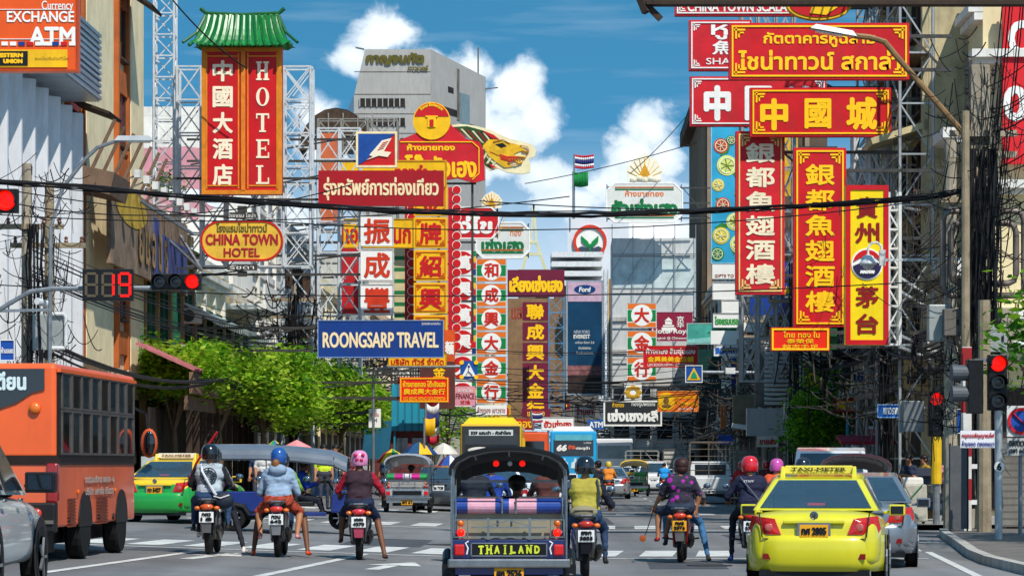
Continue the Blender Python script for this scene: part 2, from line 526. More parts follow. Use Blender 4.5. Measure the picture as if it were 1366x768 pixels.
PAVE = mat('6f6862', .85, 0, .2, 1.2, bump=.3, dirt=.3)
PATCH = mat('4a4b4f', .85, 0, .2, 1.5, bump=.4)
mb = MB()
for (ax, ay, w_, l_) in ((-3.2, 52.5, 1.5, 5), (2.1, 43.2, 1.2, 3.2), (4.6, 56, 1.6, 8), (-.6, 61, 1.1, 6), (-6.3, 46, .9, 2.2), (1.3, 75, 1.4, 9)): mark(mb, [(ax, ay), (ax + w_, ay), (ax + w_ + .1, ay + l_), (ax + .1, ay + l_)], 3)
for v_ in range(len(mb.v)): mb.v[v_] = mb.v[v_][:2] + (mb.v[v_][2] - .004,)
struct(mb.build('asphalt_patch', PATCH))
for (ax, ay) in ((3.1, 44.6), (-1.4, 54.5)):
 o = MB().lathe([(.36, .004), (.36, .012), (.31, .012), (.30, .008), (.001, .008)], (ax, ay, g(ax)), 'z', 24).build('manhole_cover', mat('3f3d3b', .6, .5, .2, 5, bump=.6, bscale=18)); tag(o, 'round iron manhole cover ' + ('near the zebra crossing, right of the tuk tuk' if ax > 0 else 'beyond the zebra crossing in the middle lane'), 'manhole cover')
PAVE2 = mat('9a958c', .85, 0, .2, 1.2, bump=.3, dirt=.3)
KERB = mat('b3aca2', .85, 0, .18, 2.5, bump=.3, dirt=.35)
KERBRW = mat('b9b3aa', .8, 0, .15, 3, dirt=.35, stripe=(0, 1.0, '8e3b35', .5))
def pavement(name, pts, z0, h, top, kerb):
 mb = MB(); n = len(pts)
 vs = [(x, y, g(x) + h) for x, y in pts]
 mb.add(vs, [tuple(range(n))], 0)
 o = struct(mb.build(name, top))
 kb = MB()
 for i in range(n):
  (xa, ya), (xb, yb) = pts[i], pts[(i + 1) % n]
  if max(abs(xa), abs(xb)) > 16 or min(ya, yb) > 500: continue
  d = Vector((xb - xa, yb - ya, 0)); L = d.length; d /= L; q = Vector((-d.y, d.x, 0))
  m = max(1, int(L / 6))
  for j in range(m):
   a = Vector((xa, ya, 0)) + d * (L * j / m); b = Vector((xa, ya, 0)) + d * (L * (j + 1) / m)
   ps = []
   for p in (a, b, b + q * .18, a + q * .18): ps.append(p)
   lo = [(p.x, p.y, g(p.x) - .03) for p in ps]; hi = [(p.x, p.y, g(p.x) + h + .006) for p in ps]
   kb.add(lo + hi, [(4, 5, 6, 7), (0, 1, 5, 4), (1, 2, 6, 5), (2, 3, 7, 6), (3, 0, 4, 7)])
 struct(kb.build('kerb', kerb))
pavement('pavement', [(7.5, 36), (20, 36), (20, 64), (9.8, 64), (9.4, 61), (8.6, 54), (7.95, 48.5), (7.65, 45), (7.55, 41)][::-1], 0, .14, PAVE, KERB)
pavement('pavement', [(8.5, 68.2), (20, 68.2), (20, 690), (20.9, 690)][::1], 0, .14, PAVE2, KERBRW)
pavement('pavement', [(-9.5, 68), (2.7, 690), (-20, 690), (-20, 68)], 0, .14, PAVE2, KERBRW)

# ------------------------------------------------------------------ buildings along both sides of the street
def XL(d): return -14 + .02 * (d - 80)
def XR(d): return 12 + .02 * (d - 80)
def dl(px): return -15.6 / ((px - 683) / F - .02)
def dr(px): return 10.4 / ((px - 683) / F - .02)
RZ = -math.atan(.02)
CREAM = mat('efdcb0', .85, 0, .1, 1.2, dirt=.22, bump=.1)
PEACH = mat('eecba6', .85, 0, .1, 1.2, dirt=.22, bump=.1)
BURNT = mat('b5602a', .75, 0, .15, 1.5, dirt=.3)
GREYC = mat('b3b0a8', .85, 0, .15, 1.0, dirt=.4, bump=.1)
GREYD = mat('6d675f', .85, 0, .2, 1.0, dirt=.5, bump=.1)
BROWN = mat('7d6350', .8, 0, .2, 2.0, dirt=.4)
DARKW = mat('3a2c22', .8, 0, .25, 2.0, dirt=.4)
WALLW = mat('e2ded4', .85, 0, .08, 1.0, dirt=.25, bump=.1)
FRAMEB = mat('4a3526', .6, 0, .2, 4)
FRAMEW = mat('cfcabd', .6, 0, .1, 4, dirt=.2)
FRAMEG = mat('1d5c44', .5, 0, .15, 4)
PANE = mat('1a2126', .08, 0, .35, 1.3, coat=1.)
PANEW = mat('a9b3b3', .2, 0, .2, 1.5)
SHUT = mat('6f6f6d', .55, .4, .2, 1.5, dirt=.35, stripe=(2, .12, '5a5a58', .3))
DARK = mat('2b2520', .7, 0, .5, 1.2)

def bldg(name, label, side, d0, L, cat='building', off=0., group=None):
 s = 1 if side == 'L' else -1
 x = (XL(d0) if side == 'L' else XR(d0)) + off * s
 return thing(name, label, cat, (x, d0, g(x) + .1), RZ, group), s
def window(root, s, y, z, w, h, frame, pane, bars=1, sill=True, x=0.):
 mb = MB()
 t = .07
 for (cy, cz, sy, sz) in ((y, z + h / 2, w + t, t), (y, z - h / 2, w + t, t), (y - w / 2, z, t, h - t), (y + w / 2, z, t, h - t)):
  mb.box((s * (x + .05), cy, cz), (.12, sy, sz))
 for k in range(bars):
  mb.box((s * (x + .04), y - w / 2 + w * (k + 1) / (bars + 1), z), (.06, .04, h - t))
 o = mb.build('window', frame, root)
 MB().box((s * (x + .012), y, z), (.03, w - .05, h - .05)).build('pane', pane, o)
 if sill: MB().box((s * (x + .11), y, z - h / 2 - .075), (.24, w + .25, .08)).build('sill', frame, o)
 return o
def shophouse(label, side, d0, d1, Ht, wall, trim, frame=FRAMEB, pane=PANE, floors=3, ww=1.3, wh=1.5, first=4.0, bay=4.0, depth=9, cornice=True, pil=True, shop=SHUT, off=0., sills=True, bars=1):
 L = d1 - d0 - .12
 r, s = bldg('shophouse', label, side, d0, L, off=off)
 MB().box((-s * depth / 2, L / 2, Ht / 2 - .1), (depth, L, Ht)).build('wall', wall, r)
 n = max(1, round(L / bay)); bw = L / n
 if cornice:
  mb = MB().box((s * .2, L / 2, Ht - .45), (.4, L - .01, .22)).box((s * .12, L / 2, Ht - .68), (.24, L - .01, .2))
  mb.box((-s * (depth - .8) / 2 + s * .12, L / 2, Ht + .12), (depth - .8, L - .02, .42))
  mb.build('cornice', trim, r)
 fh = (Ht - 1.0 - first) / max(1, floors)
 if pil:
  mb = MB()
  for k in range(n + 1):
   y = min(max(k * bw, .2), L - .2)
   mb.box((s * .09, y, (Ht - .8) / 2), (.18, .38, Ht - .85))
  for fl in range(floors):
   mb.box((s * .07, L / 2, first + fl * fh), (.14, L - .02, .3))
  mb.build('pilasters', trim, r)
 for fl in range(floors):
  for k in range(n):
   for q in ((.3, .7) if bw > 3.2 else (.5,)):
    window(r, s, k * bw + q * bw, first + fl * fh + fh * .53, ww, min(wh, fh - .9), frame, pane, bars, sills)
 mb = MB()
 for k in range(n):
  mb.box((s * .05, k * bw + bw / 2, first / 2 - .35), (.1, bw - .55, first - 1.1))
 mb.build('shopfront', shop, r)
 MB().box((s * .5, L / 2, first - .5), (1.1, L - .3, .16), rot=(0, s * .12, 0)).build('canopy', mat('77736c', .7, .3, .2, 2, dirt=.4), r)
 return r, s, L

# left row, near: white finned shop, cream and burnt orange block
r, s, L = None, 1, 18
r, s = bldg('finned_shop', 'white shop building with tall metal fins under a slatted silver soffit, at the left edge', 'L', 69, 18.3)
MB().box((-4.5, 9.1, 7), (9, 18.2, 14.4)).build('wall', mat('b9bdc2', .6, .2, .1, 1, dirt=.2, stripe=(1, .35, '9ba1a8', .12)), r)
mb = MB()
for k in range(10):
 y = .6 + k * 1.95
 mb.add([(0, y, 3.4), (.62, y + .45, 3.4), (.62, y + .62, 3.4), (0, y + .75, 3.4), (0, y, 12), (.62, y + .45, 12), (.62, y + .62, 12), (0, y + .75, 12)],
     [(0, 1, 5, 4), (1, 2, 6, 5), (2, 3, 7, 6), (4, 5, 6, 7), (3, 2, 1, 0)])
mb.build('fins', mat('d6d6d6', .5, .1, .08, 1, dirt=.25, stripe=(1, .16, 'cfd2d6', .12)), r)
SLAT = mat('b7bdc2', .35, .7, .12, 2, dirt=.2, stripe=(2, .17, '7c8288', .18))
mb = MB().box((.55, 9.05, 13.35), (1.3, 18.4, 2.1))
for k in range(11): mb.box((1.235, 9.05, 12.4 + k * .19), (.07, 18.42, .1))
mb.build('soffit', SLAT, r)
mb = MB()
for k in range(4): mb.box((.05, 2.4 + k * 4.5, 1.8), (.1, 3.7, 3.0))
mb.build('shopfront', SHUT, r)

d0 = 87.6
r, s = bldg('apartment_block', 'tall cream apartment block with burnt orange window bays and smooth pilasters', 'L', d0, 15.6)
MB().box((-5, 7.8, 11), (10, 15.5, 22)).build('wall', PEACH, r)
mb = MB()
mb.box((.09, 5.9, 13.2), (.18, 5.0, 17.5)).box((.09, 14.1, 13.2), (.18, 2.9, 17.5)).box((.02, 8.95, 13.2), (.2, .3, 17.5))
mb.build('pilasters', CREAM, r)
for (yc, w) in ((1.75, 2.3), (11.1, 1.9)):
 mb = MB()
 for sy in (-1, 1): mb.box((.05, yc + sy * (w / 2 + .16), 13), (.26, .3, 17))
 for k in range(6): mb.box((.04, yc, 5.4 + k * 3), (.2, w, .8))
 mb.build('bay_frame', BURNT, r)
 for k in range(5): window(r, 1, yc, 7.2 + k * 3, w - .5, 1.9, FRAMEB, PANE if k % 2 else mat('8b3a50', .4, 0, .3, 1), 1)
for (yc, zc, a) in ((1.7, 12.3, .35), (11.2, 17.3, .6)):
 MB().box((.75, yc, zc), (1.3, 2.4, .09), rot=(0, a, 0)).build('awning', DARKW, r)
for k in range(7): MB().cyl((.7, .8 + k * 1.9, 10.2), (1.5, .8 + k * 1.9, 11.9), .06, n=6).build('roof_pole', BROWN, r)
mb = MB()
for k in range(4): mb.box((.05, 2 + k * 3.8, 1.9), (.1, 3.2, 3.2))
mb.build('shopfront', DARK, r)
MB().box((.8, 1.6, 10.0), (1.5, 3.2, .7), rot=(0, .22, 0)).build('timber_eave', BROWN, r)

# weathered signboard along the front
r, s = bldg('weathered_signboard', 'long weathered brown signboard with peeling blue paint, a yellow oval and floodlights', 'L', 91.2, 18, 'signboard', off=.85)
WORN = mat('8a7460', .85, 0, .35, 1.1, dirt=.5, bump=.3)
MB().box((0, 9.1, 9.0), (.16, 18.2, 2.7)).build('board', WORN, r)
mb = MB()
mb.add([(.1, 4.2 + 3.4 * math.cos(a) , 9.75 + .62 * math.sin(a)) for a in [k * PI / 12 for k in range(24)]], [tuple(range(24))])
mb.build('oval_panel', mat('caa437', .7, 0, .25, 2, dirt=.4), r)
mb = MB()
mb.box((.1, 14.5, 8.6), (.05, 6.4, 1.7)).box((.1, 9.8, 8.9), (.05, 1.2, 2.0)).build('peeling_panel', mat('3f4f8a', .8, 0, .3, 1.6, dirt=.75), r)
mb = MB()
T = Matrix(((0, -1, 0, 0), (1, 0, 0, 0), (0, 0, 1, 0), (0, 0, 0, 1)))
m2 = MB()
for k, ch in enumerate('ยมอนย'):
 m2.txt(ch, 6 + k * 1.5, 8.7, .9, 1.25, -.14, .05)
mb.add(m2.v, m2.f, 0, T)
mb.build('lettering', mat('a8885a', .7, 0, .3, 3, dirt=.4), r)
for k in range(9):
 y = 1.2 + k * 2.0
 fl = MB().box((.75, y, 10.62), (.2, .34, .26)).build('floodlight', WHITEM, r)
 MB().bar((.02, y, 10.3), (.72, y, 10.58), .05).build('arm', GREYD, fl)
mb = MB()
for (a, b) in (((.1, 6, 10.2), (1.5, 9, 9.3)), ((1.5, 9, 9.3), (.1, 12, 10.2)), ((.1, 13, 9.4), (1.1, 14.5, 8.4)), ((1.1, 14.5, 8.4), (.1, 16, 9.8))): mb.bar(a, b, .09)
mb.build('stay', GALV, r)

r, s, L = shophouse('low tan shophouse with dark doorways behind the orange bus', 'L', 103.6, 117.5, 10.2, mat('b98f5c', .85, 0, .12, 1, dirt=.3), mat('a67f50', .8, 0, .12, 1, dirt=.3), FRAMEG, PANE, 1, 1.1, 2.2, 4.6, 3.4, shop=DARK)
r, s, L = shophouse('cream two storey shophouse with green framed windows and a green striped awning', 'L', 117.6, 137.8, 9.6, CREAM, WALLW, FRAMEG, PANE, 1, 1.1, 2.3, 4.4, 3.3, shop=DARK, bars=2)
mb = MB()
mb.add([(.05, -3.6, 7.75), (1.55, -3.6, 7.0), (1.55, 15.5, 7.0), (.05, 15.5, 7.75), (.05, -3.6, 7.68), (1.55, -3.6, 6.75), (1.55, 15.5, 6.75), (.05, 15.5, 7.68)],
    [(0, 1, 2, 3), (7, 6, 5, 4), (1, 5, 6, 2), (0, 4, 5, 1), (3, 2, 6, 7)])
o = mb.build('awning', mat('cfd6d2', .4, .3, .1, 2, dirt=.2, stripe=(1, .8, '1f6d50', .4)), r)
MB().box((.95, 15.5, 8.35), (1.9, 8.5, .25)).build('balcony_slab', WALLW, r)
MB().box((1.8, 15.5, 8.9), (.1, 8.4, .9)).build('balustrade', WALLW, r)
MB().box((-2, 16, 10.6), (4.6, 8, 2.4)).build('roof_room', WALLW, r)
# pink tiled awning and brown fascia over the shop doors
r, s = bldg('tiled_awning', 'pink tiled awning over a brown timber shopfront beside the trees', 'L', 99.5, 20, 'awning', off=.0)
mb = MB()
for k in range(40):
 y = k * .5
 mb.box((1.5, y + .25, 4.95 + (k % 2) * .03), (2.3, .49, .09), rot=(0, .42, 0))
mb.build('tiles', mat('b96f72', .8, 0, .25, 3, dirt=.3), r)
MB().box((2.4, 10, 4.05), (.16, 20, .75)).box((2.2, 10, 3.35), (.12, 20, .5)).build('fascia', BROWN, r)
for k in range(11): MB().box((2.3, .2 + k * 1.96, 1.55), (.2, .22, 3.1)).build('post', DARKW, r)
MB().box((.9, 10, 1.6), (.1, 19.8, 3.2)).build('shopfront', DARK, r)

# left row beyond: white house with painted end wall, grey corrugated, then the long row
r, s, L = shophouse('tall white house with a pink and blue mural on its end wall', 'L', 138, 154, 18.2, WALLW, WALLW, FRAMEW, PANE, 4, 1.2, 1.5, 4.2, 4, shop=DARK)
def patch(pts, y, m, name='mural'):
 mb = MB(); mb.prism(pts, y - .012, y, 0)
 return mb.build(name, m, r)
rr = random.Random(3)
patch([(-7.5, 12.4), (-4.2, 13.6), (-2.6, 13.0), (-.1, 14.6), (-.1, 16.2), (-3, 16.6), (-7.5, 16.4)], -.02, mat('c98b93', .8, 0, .15, .8, dirt=.1))
patch([(-7.5, 8.2), (-.1, 8.2), (-.1, 12.3), (-1.5, 12.7), (-3.4, 11.6), (-7.5, 12.2)], -.022, mat('7fa6c6', .8, 0, .25, .6, dirt=.1))
patch([(-7, 9.2), (-5.1, 8.8), (-3.8, 10.8), (-2.2, 10.2), (-1, 11.9), (-3.1, 11.2), (-4.6, 12.3), (-6.2, 10.4)], -.040, mat('d9a3a4', .8, 0, .2, 1))
for k in range(5):
 patch([(-6.8 + k * 1.35 + .62 * math.cos(a), 14.2 + .35 * math.sin(k) + .3 * math.sin(a)) for a in [q * PI / 7 for q in range(14)]], -.04, mat('dfe3e6', .8, 0, .1, 1))
shophouse('grey shophouse clad in corrugated sheet beside the white lattice tower', 'L', 154.2, 176, 14.2, mat('8b8d8c', .6, .4, .15, .8, dirt=.4, stripe=(1, .4, '74777a', .35)), GREYC, FRAMEB, PANE, 3, 1.3, 1.4, shop=DARK, pil=False)
specs = [(176.2, 196, 12.6, PEACH, CREAM, 3), (196.2, 220, 15.2, GREYC, GREYC, 4), (220.2, 246, 13.4, BROWN, PEACH, 3), (246.2, 275, 16.5, CREAM, WALLW, 4),
   (275.2, 310, 15, GREYD, GREYC, 4), (310.2, 350, 18, PEACH, CREAM, 4), (350.2, 400, 17, GREYC, WALLW, 4), (400.2, 470, 20, WALLW, GREYC, 4), (470.2, 560, 22, PEACH, GREYC, 5), (560.2, 680, 24, GREYC, CREAM, 5)]
lab = ['peach shophouse behind the white tiled column sign', 'stained grey shophouse behind the gold column sign', 'brown shophouse behind the red lantern column', 'cream four storey shophouse behind the flag column',
    'dark stained shophouse behind the green and orange column', 'peach shophouse far up the left row', 'grey shophouse farther up the left row with pale trim', 'white shophouse near the far end of the left row', 'tall peach shophouse at the far end of the left row', 'grey block closing the left row']
for sp, lb in zip(specs, lab):
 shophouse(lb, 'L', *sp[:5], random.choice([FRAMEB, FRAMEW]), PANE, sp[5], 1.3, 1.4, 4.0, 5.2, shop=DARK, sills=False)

# right row
r, s, L = shophouse('cream corner building with white window ledges and a red banner', 'R', 79, 82, 14.6, mat('e6d3a4', .85, 0, .08, .8, dirt=.15), WALLW, FRAMEW, PANE, 3, 1.0, 1.7, 4.2, 4.2, shop=DARK, pil=False, off=-1.1)
for k in range(2): MB().box((-.55, L / 2, 7.0 + k * 3.7), (1.1, L - .1, .28)).box((-.35, L / 2, 6.8 + k * 3.7), (.7, L - .2, .12)).build('ledge', WALLW, r)
mb = MB()
for k in range(3): mb.box((4.2, -.35, 5.6 + k * 3.6), (9.2, .7, .22)).box((4.2, -.2, 5.42 + k * 3.6), (9, .4, .14))
mb.build('string_course', WALLW, r)
MB().box((4.4, -.06, 1.9), (8.4, .1, 3.4)).build('shop_opening', mat('3a2f28', .8, 0, .3, 2), r)
MB().box((4.4, -.9, 4.6), (8.6, 1.8, .1), rot=(-.2, 0, 0)).build('awning', mat('c9d2cc', .6, 0, .15, 2, stripe=(0, 1, '2f7a5a', .4)), r)
MB().box((-1.5, 4.8, 11.2), (2.6, 3.2, .18), rot=(0, -.3, 0)).build('canopy', mat('d6c596', .7, 0, .2, .8, dirt=.4, stripe=(1, .5, '9d8c60', .2)), r)
r, s, L = shophouse('beige house wrapped in grey scaffolding behind the red signs', 'R', 82.2, 93.6, 17, mat('c4b48c', .85, 0, .2, .9, dirt=.5), mat('c4b48c', .8, 0, .15, 1, dirt=.4), FRAMEB, PANE, 5, 1.2, 1.7, 4.2, 3.6, shop=DARK)
specs = [(93.8, 112, 12, mat('9a7a5c', .8, 0, .2, 2, dirt=.3), GREYC, 4), (112.2, 130, 11.5, GREYC, CREAM, 3), (130.2, 150, 12, mat('a8a298', .8, 0, .2, 1, dirt=.4), GREYC, 4), (150.2, 172, 12, CREAM, GREYC, 3), (172.2, 195, 15, GREYC, WALLW, 4), (195.2, 214.6, 14, PEACH, GREYC, 4),
   (240, 275, 15, GREYC, GREYC, 4), (275.2, 320, 17, BROWN, PEACH, 4), (320.2, 372, 18, WALLW, GREYC, 4), (420, 500, 22, CREAM, GREYC, 5), (500.2, 620, 25, GREYD, GREYC, 5)]
lab = ['dark brown shophouse behind the tangle of wires', 'grey shophouse above the pavement tree', 'soot dark shophouse with louvred upper floor', 'cream shophouse behind the hotel signboards', 'grey shophouse with pale trim behind the landscape panel', 'peach shophouse in front of the brown tower',
    'grey shophouse beyond the brown tower', 'brown shophouse far along the right row', 'white shophouse beside the far bank building', 'cream block far up the right row', 'dark block closing the right row']
for sp, lb in zip(specs, lab):
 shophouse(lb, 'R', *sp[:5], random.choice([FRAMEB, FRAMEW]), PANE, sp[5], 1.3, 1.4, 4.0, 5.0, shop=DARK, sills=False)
# brown finned tower
r, s = bldg('finned_tower', 'narrow brown tower clad in vertical fins rising over the right row', 'R', 214.8, 25)
MB().box((4.6, 12.4, 14.6), (9, 24.8, 29.2)).build('wall', mat('5a4a3c', .8, 0, .15, .8, dirt=.3), r)
mb = MB()
for k in range(9): mb.box((.2 + k * .92, -.16, 14.4), (.34, .3, 28))
for k in range(14): mb.box((-.16, .8 + k * 1.75, 14.4), (.3, .5, 28))
mb.build('fins', mat('8d7a66', .75, 0, .12, .8, dirt=.3), r)
MB().box((-.3, 12, 28.7), (1.5, 25.6, 1.1)).build('cornice', DARKW, r)
# stack of white panels with lattice
r, s = bldg('panel_clad_house', 'white panel clad house front with thin steel lattice, beside the brown tower', 'R', 211, 8, off=5.6)
MB().box((1.5, 4, 9.1), (6.2, 8, 18.2)).build('wall', mat('c9cac6', .6, .1, .1, .5, dirt=.25, stripe=(2, 2.4, '9a9c9a', .05)), r)
mb = MB()
for k in range(5): mb.box((1.5, -.08, 2.6 + k * 2.4), (6.2, .16, .3))
mb.build('floor_bands', GREYC, r)
for k in range(8): MB().box((-.9 + (k % 4) * 1.6, -.06, 4.0 + (k // 4) * 2.4), (1.1, .12, 1.3)).build('window', PANE, r)
MB().box((1.5, -.06, 1.2), (6.0, .12, 2.2)).build('shopfront', DARK, r)
MB().box((1.5, -.04, 15.6), (6.0, .06, 2.2)).build('glazing', mat('c2cfcc', .5, 0, .2, .8, dirt=.15), r)
mb = MB()
for k in range(5): mb.bar((-1.6 + k * 1.55, -.25, 2), (-1.6 + k * 1.55, -.25, 19.2), .05)
for k in range(6):
 mb.bar((-1.6, -.25, 4 + k * 2.6), (4.6, -.25, 4 + k * 2.6), .07)
 for q in range(4): mb.bar((-1.6 + q * 1.55, -.25, 4 + k * 2.6 - 1.3), (-1.6 + (q + 1) * 1.55, -.25, 4 + k * 2.6 + 1.3), .045)
mb.build('lattice', GALV, r)
# far bank building
c = P(798, 618, 380)
r = thing('bank_building', 'pale grey bank building with a round leaf emblem above the street', 'building', (c.x, 380, 0), -.03)
BK = mat('d5d8db', .6, 0, .05, .3, dirt=.08)
MB().box((0, 6, 17.2), (8.2, 12, 34.4)).build('wall', BK, r)
MB().box((-3.0, 2, 6), (3, 14, 25)).box((1.6, -1.2, 11.6), (4.8, 2.2, 3.6)).build('annexe', mat('bcc4ca', .5, 0, .1, .4), r)
em = MB(); em.lathe([(2.2, 0), (2.2, .15)], (-1.1, -.2, 31.2), 'y', 40).build('emblem', WHITE, r)
o = bpy.data.objects[-1] if False else r.children[-1]
def ring(mb, cx, cz, ro, ri, y0, y1, n=40, mi=0):
 for k in range(n):
  a, b = 2 * PI * k / n, 2 * PI * (k + 1) / n
  mb.prism([(cx + ro * math.cos(a), cz + ro * math.sin(a)), (cx + ro * math.cos(b), cz + ro * math.sin(b)), (cx + ri * math.cos(b), cz + ri * math.sin(b)), (cx + ri * math.cos(a), cz + ri * math.sin(a))], y0, y1, mi)
 return mb
ring(MB(), -1.1, 31.2, 2.25, 1.85, -.45, -.2).build('rim', mat('d23a24', .5), o)
mb = MB()
for sx in (-1, 1):
 mb.prism([(-1.1, 30.5), (-1.1 + sx * .25, 31.2), (-1.1 + sx * 1.15, 32.0), (-1.1 + sx * 1.1, 31.2), (-1.1 + sx * .35, 30.45)], -.42, -.2)
mb.prism([(-1.22, 29.9), (-.98, 29.9), (-.98, 30.9), (-1.22, 30.9)], -.40, -.2).build('leaf', GREEN, o)
mb = MB(); mb.prism([(-2.7, 30.35), (-2.2, 30.6), (-1.6, 30.35), (-1.1, 30.6), (-.6, 30.35), (0, 30.6), (.5, 30.35), (.1, 29.75), (-1.1, 29.4), (-2.3, 29.75)], -.38, -.2).build('wave', mat('3f4a55', .5), o)
# far concrete tower with roof lettering
d = 330
c = P(556, 618, d)
r = thing('concrete_tower', 'grey concrete office tower with dark window bands and roof lettering', 'building', (c.x, d, 0), 0)
k = d / F
def q(px, py): return ((px - 556) * k, CH + (YH - py) * k)
FT = mat('a8a59f', .85, 0, .08, .15, dirt=.22, bump=.1)
x0, zt = q(472, 66); x1, _ = q(575, 66); x2, z2 = q(645, 92)
ya, yb = 0, 16.
sk = 1.4
def yb_at(px): return ya + (px - 575) / 70. * yb
vs = [(x0, 0, 0), (x1, 0, 0), (x2, yb, 0), (x0, yb, 0), (x0, 0, q(0, 128)[1]), (q(487, 0)[0], 0, zt), (x1, 0, zt), (x2 * 1.015, yb, z2 * 1.0 + 1.2), (q(487, 0)[0], yb, zt), (x0, yb, q(0, 128)[1])]
MB().add(vs, [(0, 1, 6, 5, 4), (1, 2, 7, 6), (2, 3, 9, 8, 7), (3, 0, 4, 9), (4, 5, 8, 9), (5, 6, 7, 8)]).build('wall', FT, r)
for py in (137, 163, 190, 216):
 xa, zc = q(480, py); xb, _ = q(541, py)
 w = MB().box(((xa + xb) / 2, .03, zc), (xb - xa, .3, .95)).build('window', DARK, r)
 mb = MB()
 for j in range(9): mb.box((xa + (xb - xa) * j / 8, -.16, zc), (.11, .12, .95))
 mb.build('mullions', GREYC, w)
mb = MB()
for py in (96, 126, 152, 178, 204): mb.box(((x0 + x1) / 2, -.012, q(0, py)[1]), (x1 - x0 - .1, .03, .1))
mb.build('joints', GREYD, r)
dirv = Vector((x2 - x1, yb, 0)).normalized(); nv = Vector((dirv.y, -dirv.x, 0))
M = Matrix(((dirv.x, -nv.x, 0, x1), (dirv.y, -nv.y, 0, 0), (0, 0, 1, 0), (0, 0, 0, 1)))
Ls = Vector((x2 - x1, yb, 0)).length
def onside(f0, f1, py0, py1, t): 
 z0, z1 = q(0, py1)[1], q(0, py0)[1]
 m = MB().box(((f0 + f1) / 2 * Ls, 0, (z0 + z1) / 2), ((f1 - f0) * Ls, t, z1 - z0)); return m
for (f0, f1, a, b) in ((.1, .5, 137, 146), (.1, .95, 163, 172), (.55, .8, 150, 160), (.1, .9, 190, 198)):
 m = onside(f0, f1, a, b, .2); MB().add(m.v, m.f, 0, M).build('window', DARK, r)
m = onside(.5, .66, 112, 175, .7); MB().add(m.v, m.f, 0, M).build('duct', mat('7d9295', .6, .2, .1, 1, dirt=.2), r)
m = onside(.3, .4, 108, 116, .12); MB().add(m.v, m.f, 0, M).build('vent', DARK, r)
m = onside(.46, .5, 80, 150, .25); MB().add(m.v, m.f, 0, M).build('pipe', GREYD, r)
m = MB().txt('กาญจนทัต', q(527, 0)[0], q(0, 79)[1], 78 * k, 17 * k, -.2, .12)
m.txt('ทาวเวอร์', q(558, 0)[0], q(0, 89)[1] - .2, 27 * k, 7 * k, -.2, .04).build('lettering', mat('6b6024', .4, .5, .2, 1), r)
mb = MB().cyl((x2 - .8, yb - 1, z2), (x2 - .8, yb - 1, q(0, 50)[1] + 1), .09, n=6).cyl((x2, yb - .2, q(0, 95)[1]), (x2 + 1.6, yb - .2, q(0, 93)[1]), .08, n=5)
mb.cyl((x0 + 1.2, 0, zt), (x0 + .2, 0, zt + .2), .1, n=5).build('mast', GREYD, r)
MB().add([(x0 - 2.6, 0, q(0, 195)[1]), (x0 - .02, 0, q(0, 195)[1]), (x0 - .02, 0, q(0, 128)[1]), (x0 - 2.6, 9, q(0, 195)[1]), (x0 - .02, 9, q(0, 195)[1]), (x0 - .02, 9, q(0, 128)[1])],
   [(0, 1, 2), (5, 4, 3), (0, 2, 5, 3), (0, 3, 4, 1), (1, 4, 5, 2)]).build('buttress', mat('4f6f86', .5, 0, .1, 1), r)
# slatted roof and gold spire in the distance
c = P(757, 345, 300)
r = thing('slatted_block', 'white slatted roof block beyond the maroon signs', 'building', (c.x + 1, 300, 0), 0)
mb = MB()
for j in range(4): mb.box((0, 4, 20.6 + j * 1.0), (5.4, 9, .55))
mb.build('slats', WHITEM, r)
MB().box((0, 4.2, 10), (4.6, 8, 21)).build('wall', GREYD, r)
c = P(712, 345, 310)
r = thing('spire', 'pale gold openwork spire standing over the maroon signs', 'spire', (c.x, 310, 18), 0)
mb = MB()
for sx in (-1, 1): mb.bar((sx * 1.3, 0, 4.6), (sx * .32, 0, 7.6), .3).bar((sx * .32, 0, 7.6), (0, 0, 11.8), .22)
mb.box((0, 0, 6.4), (1.5, .4, .3)).box((0, 0, 7.7), (.8, .4, .25))
mb.build('frame', mat('d8cf9e', .5, .2, .1, 2), r)
MB().box((0, .3, 2.2), (3.4, 1.6, 5)).build('base', GREYD, r)
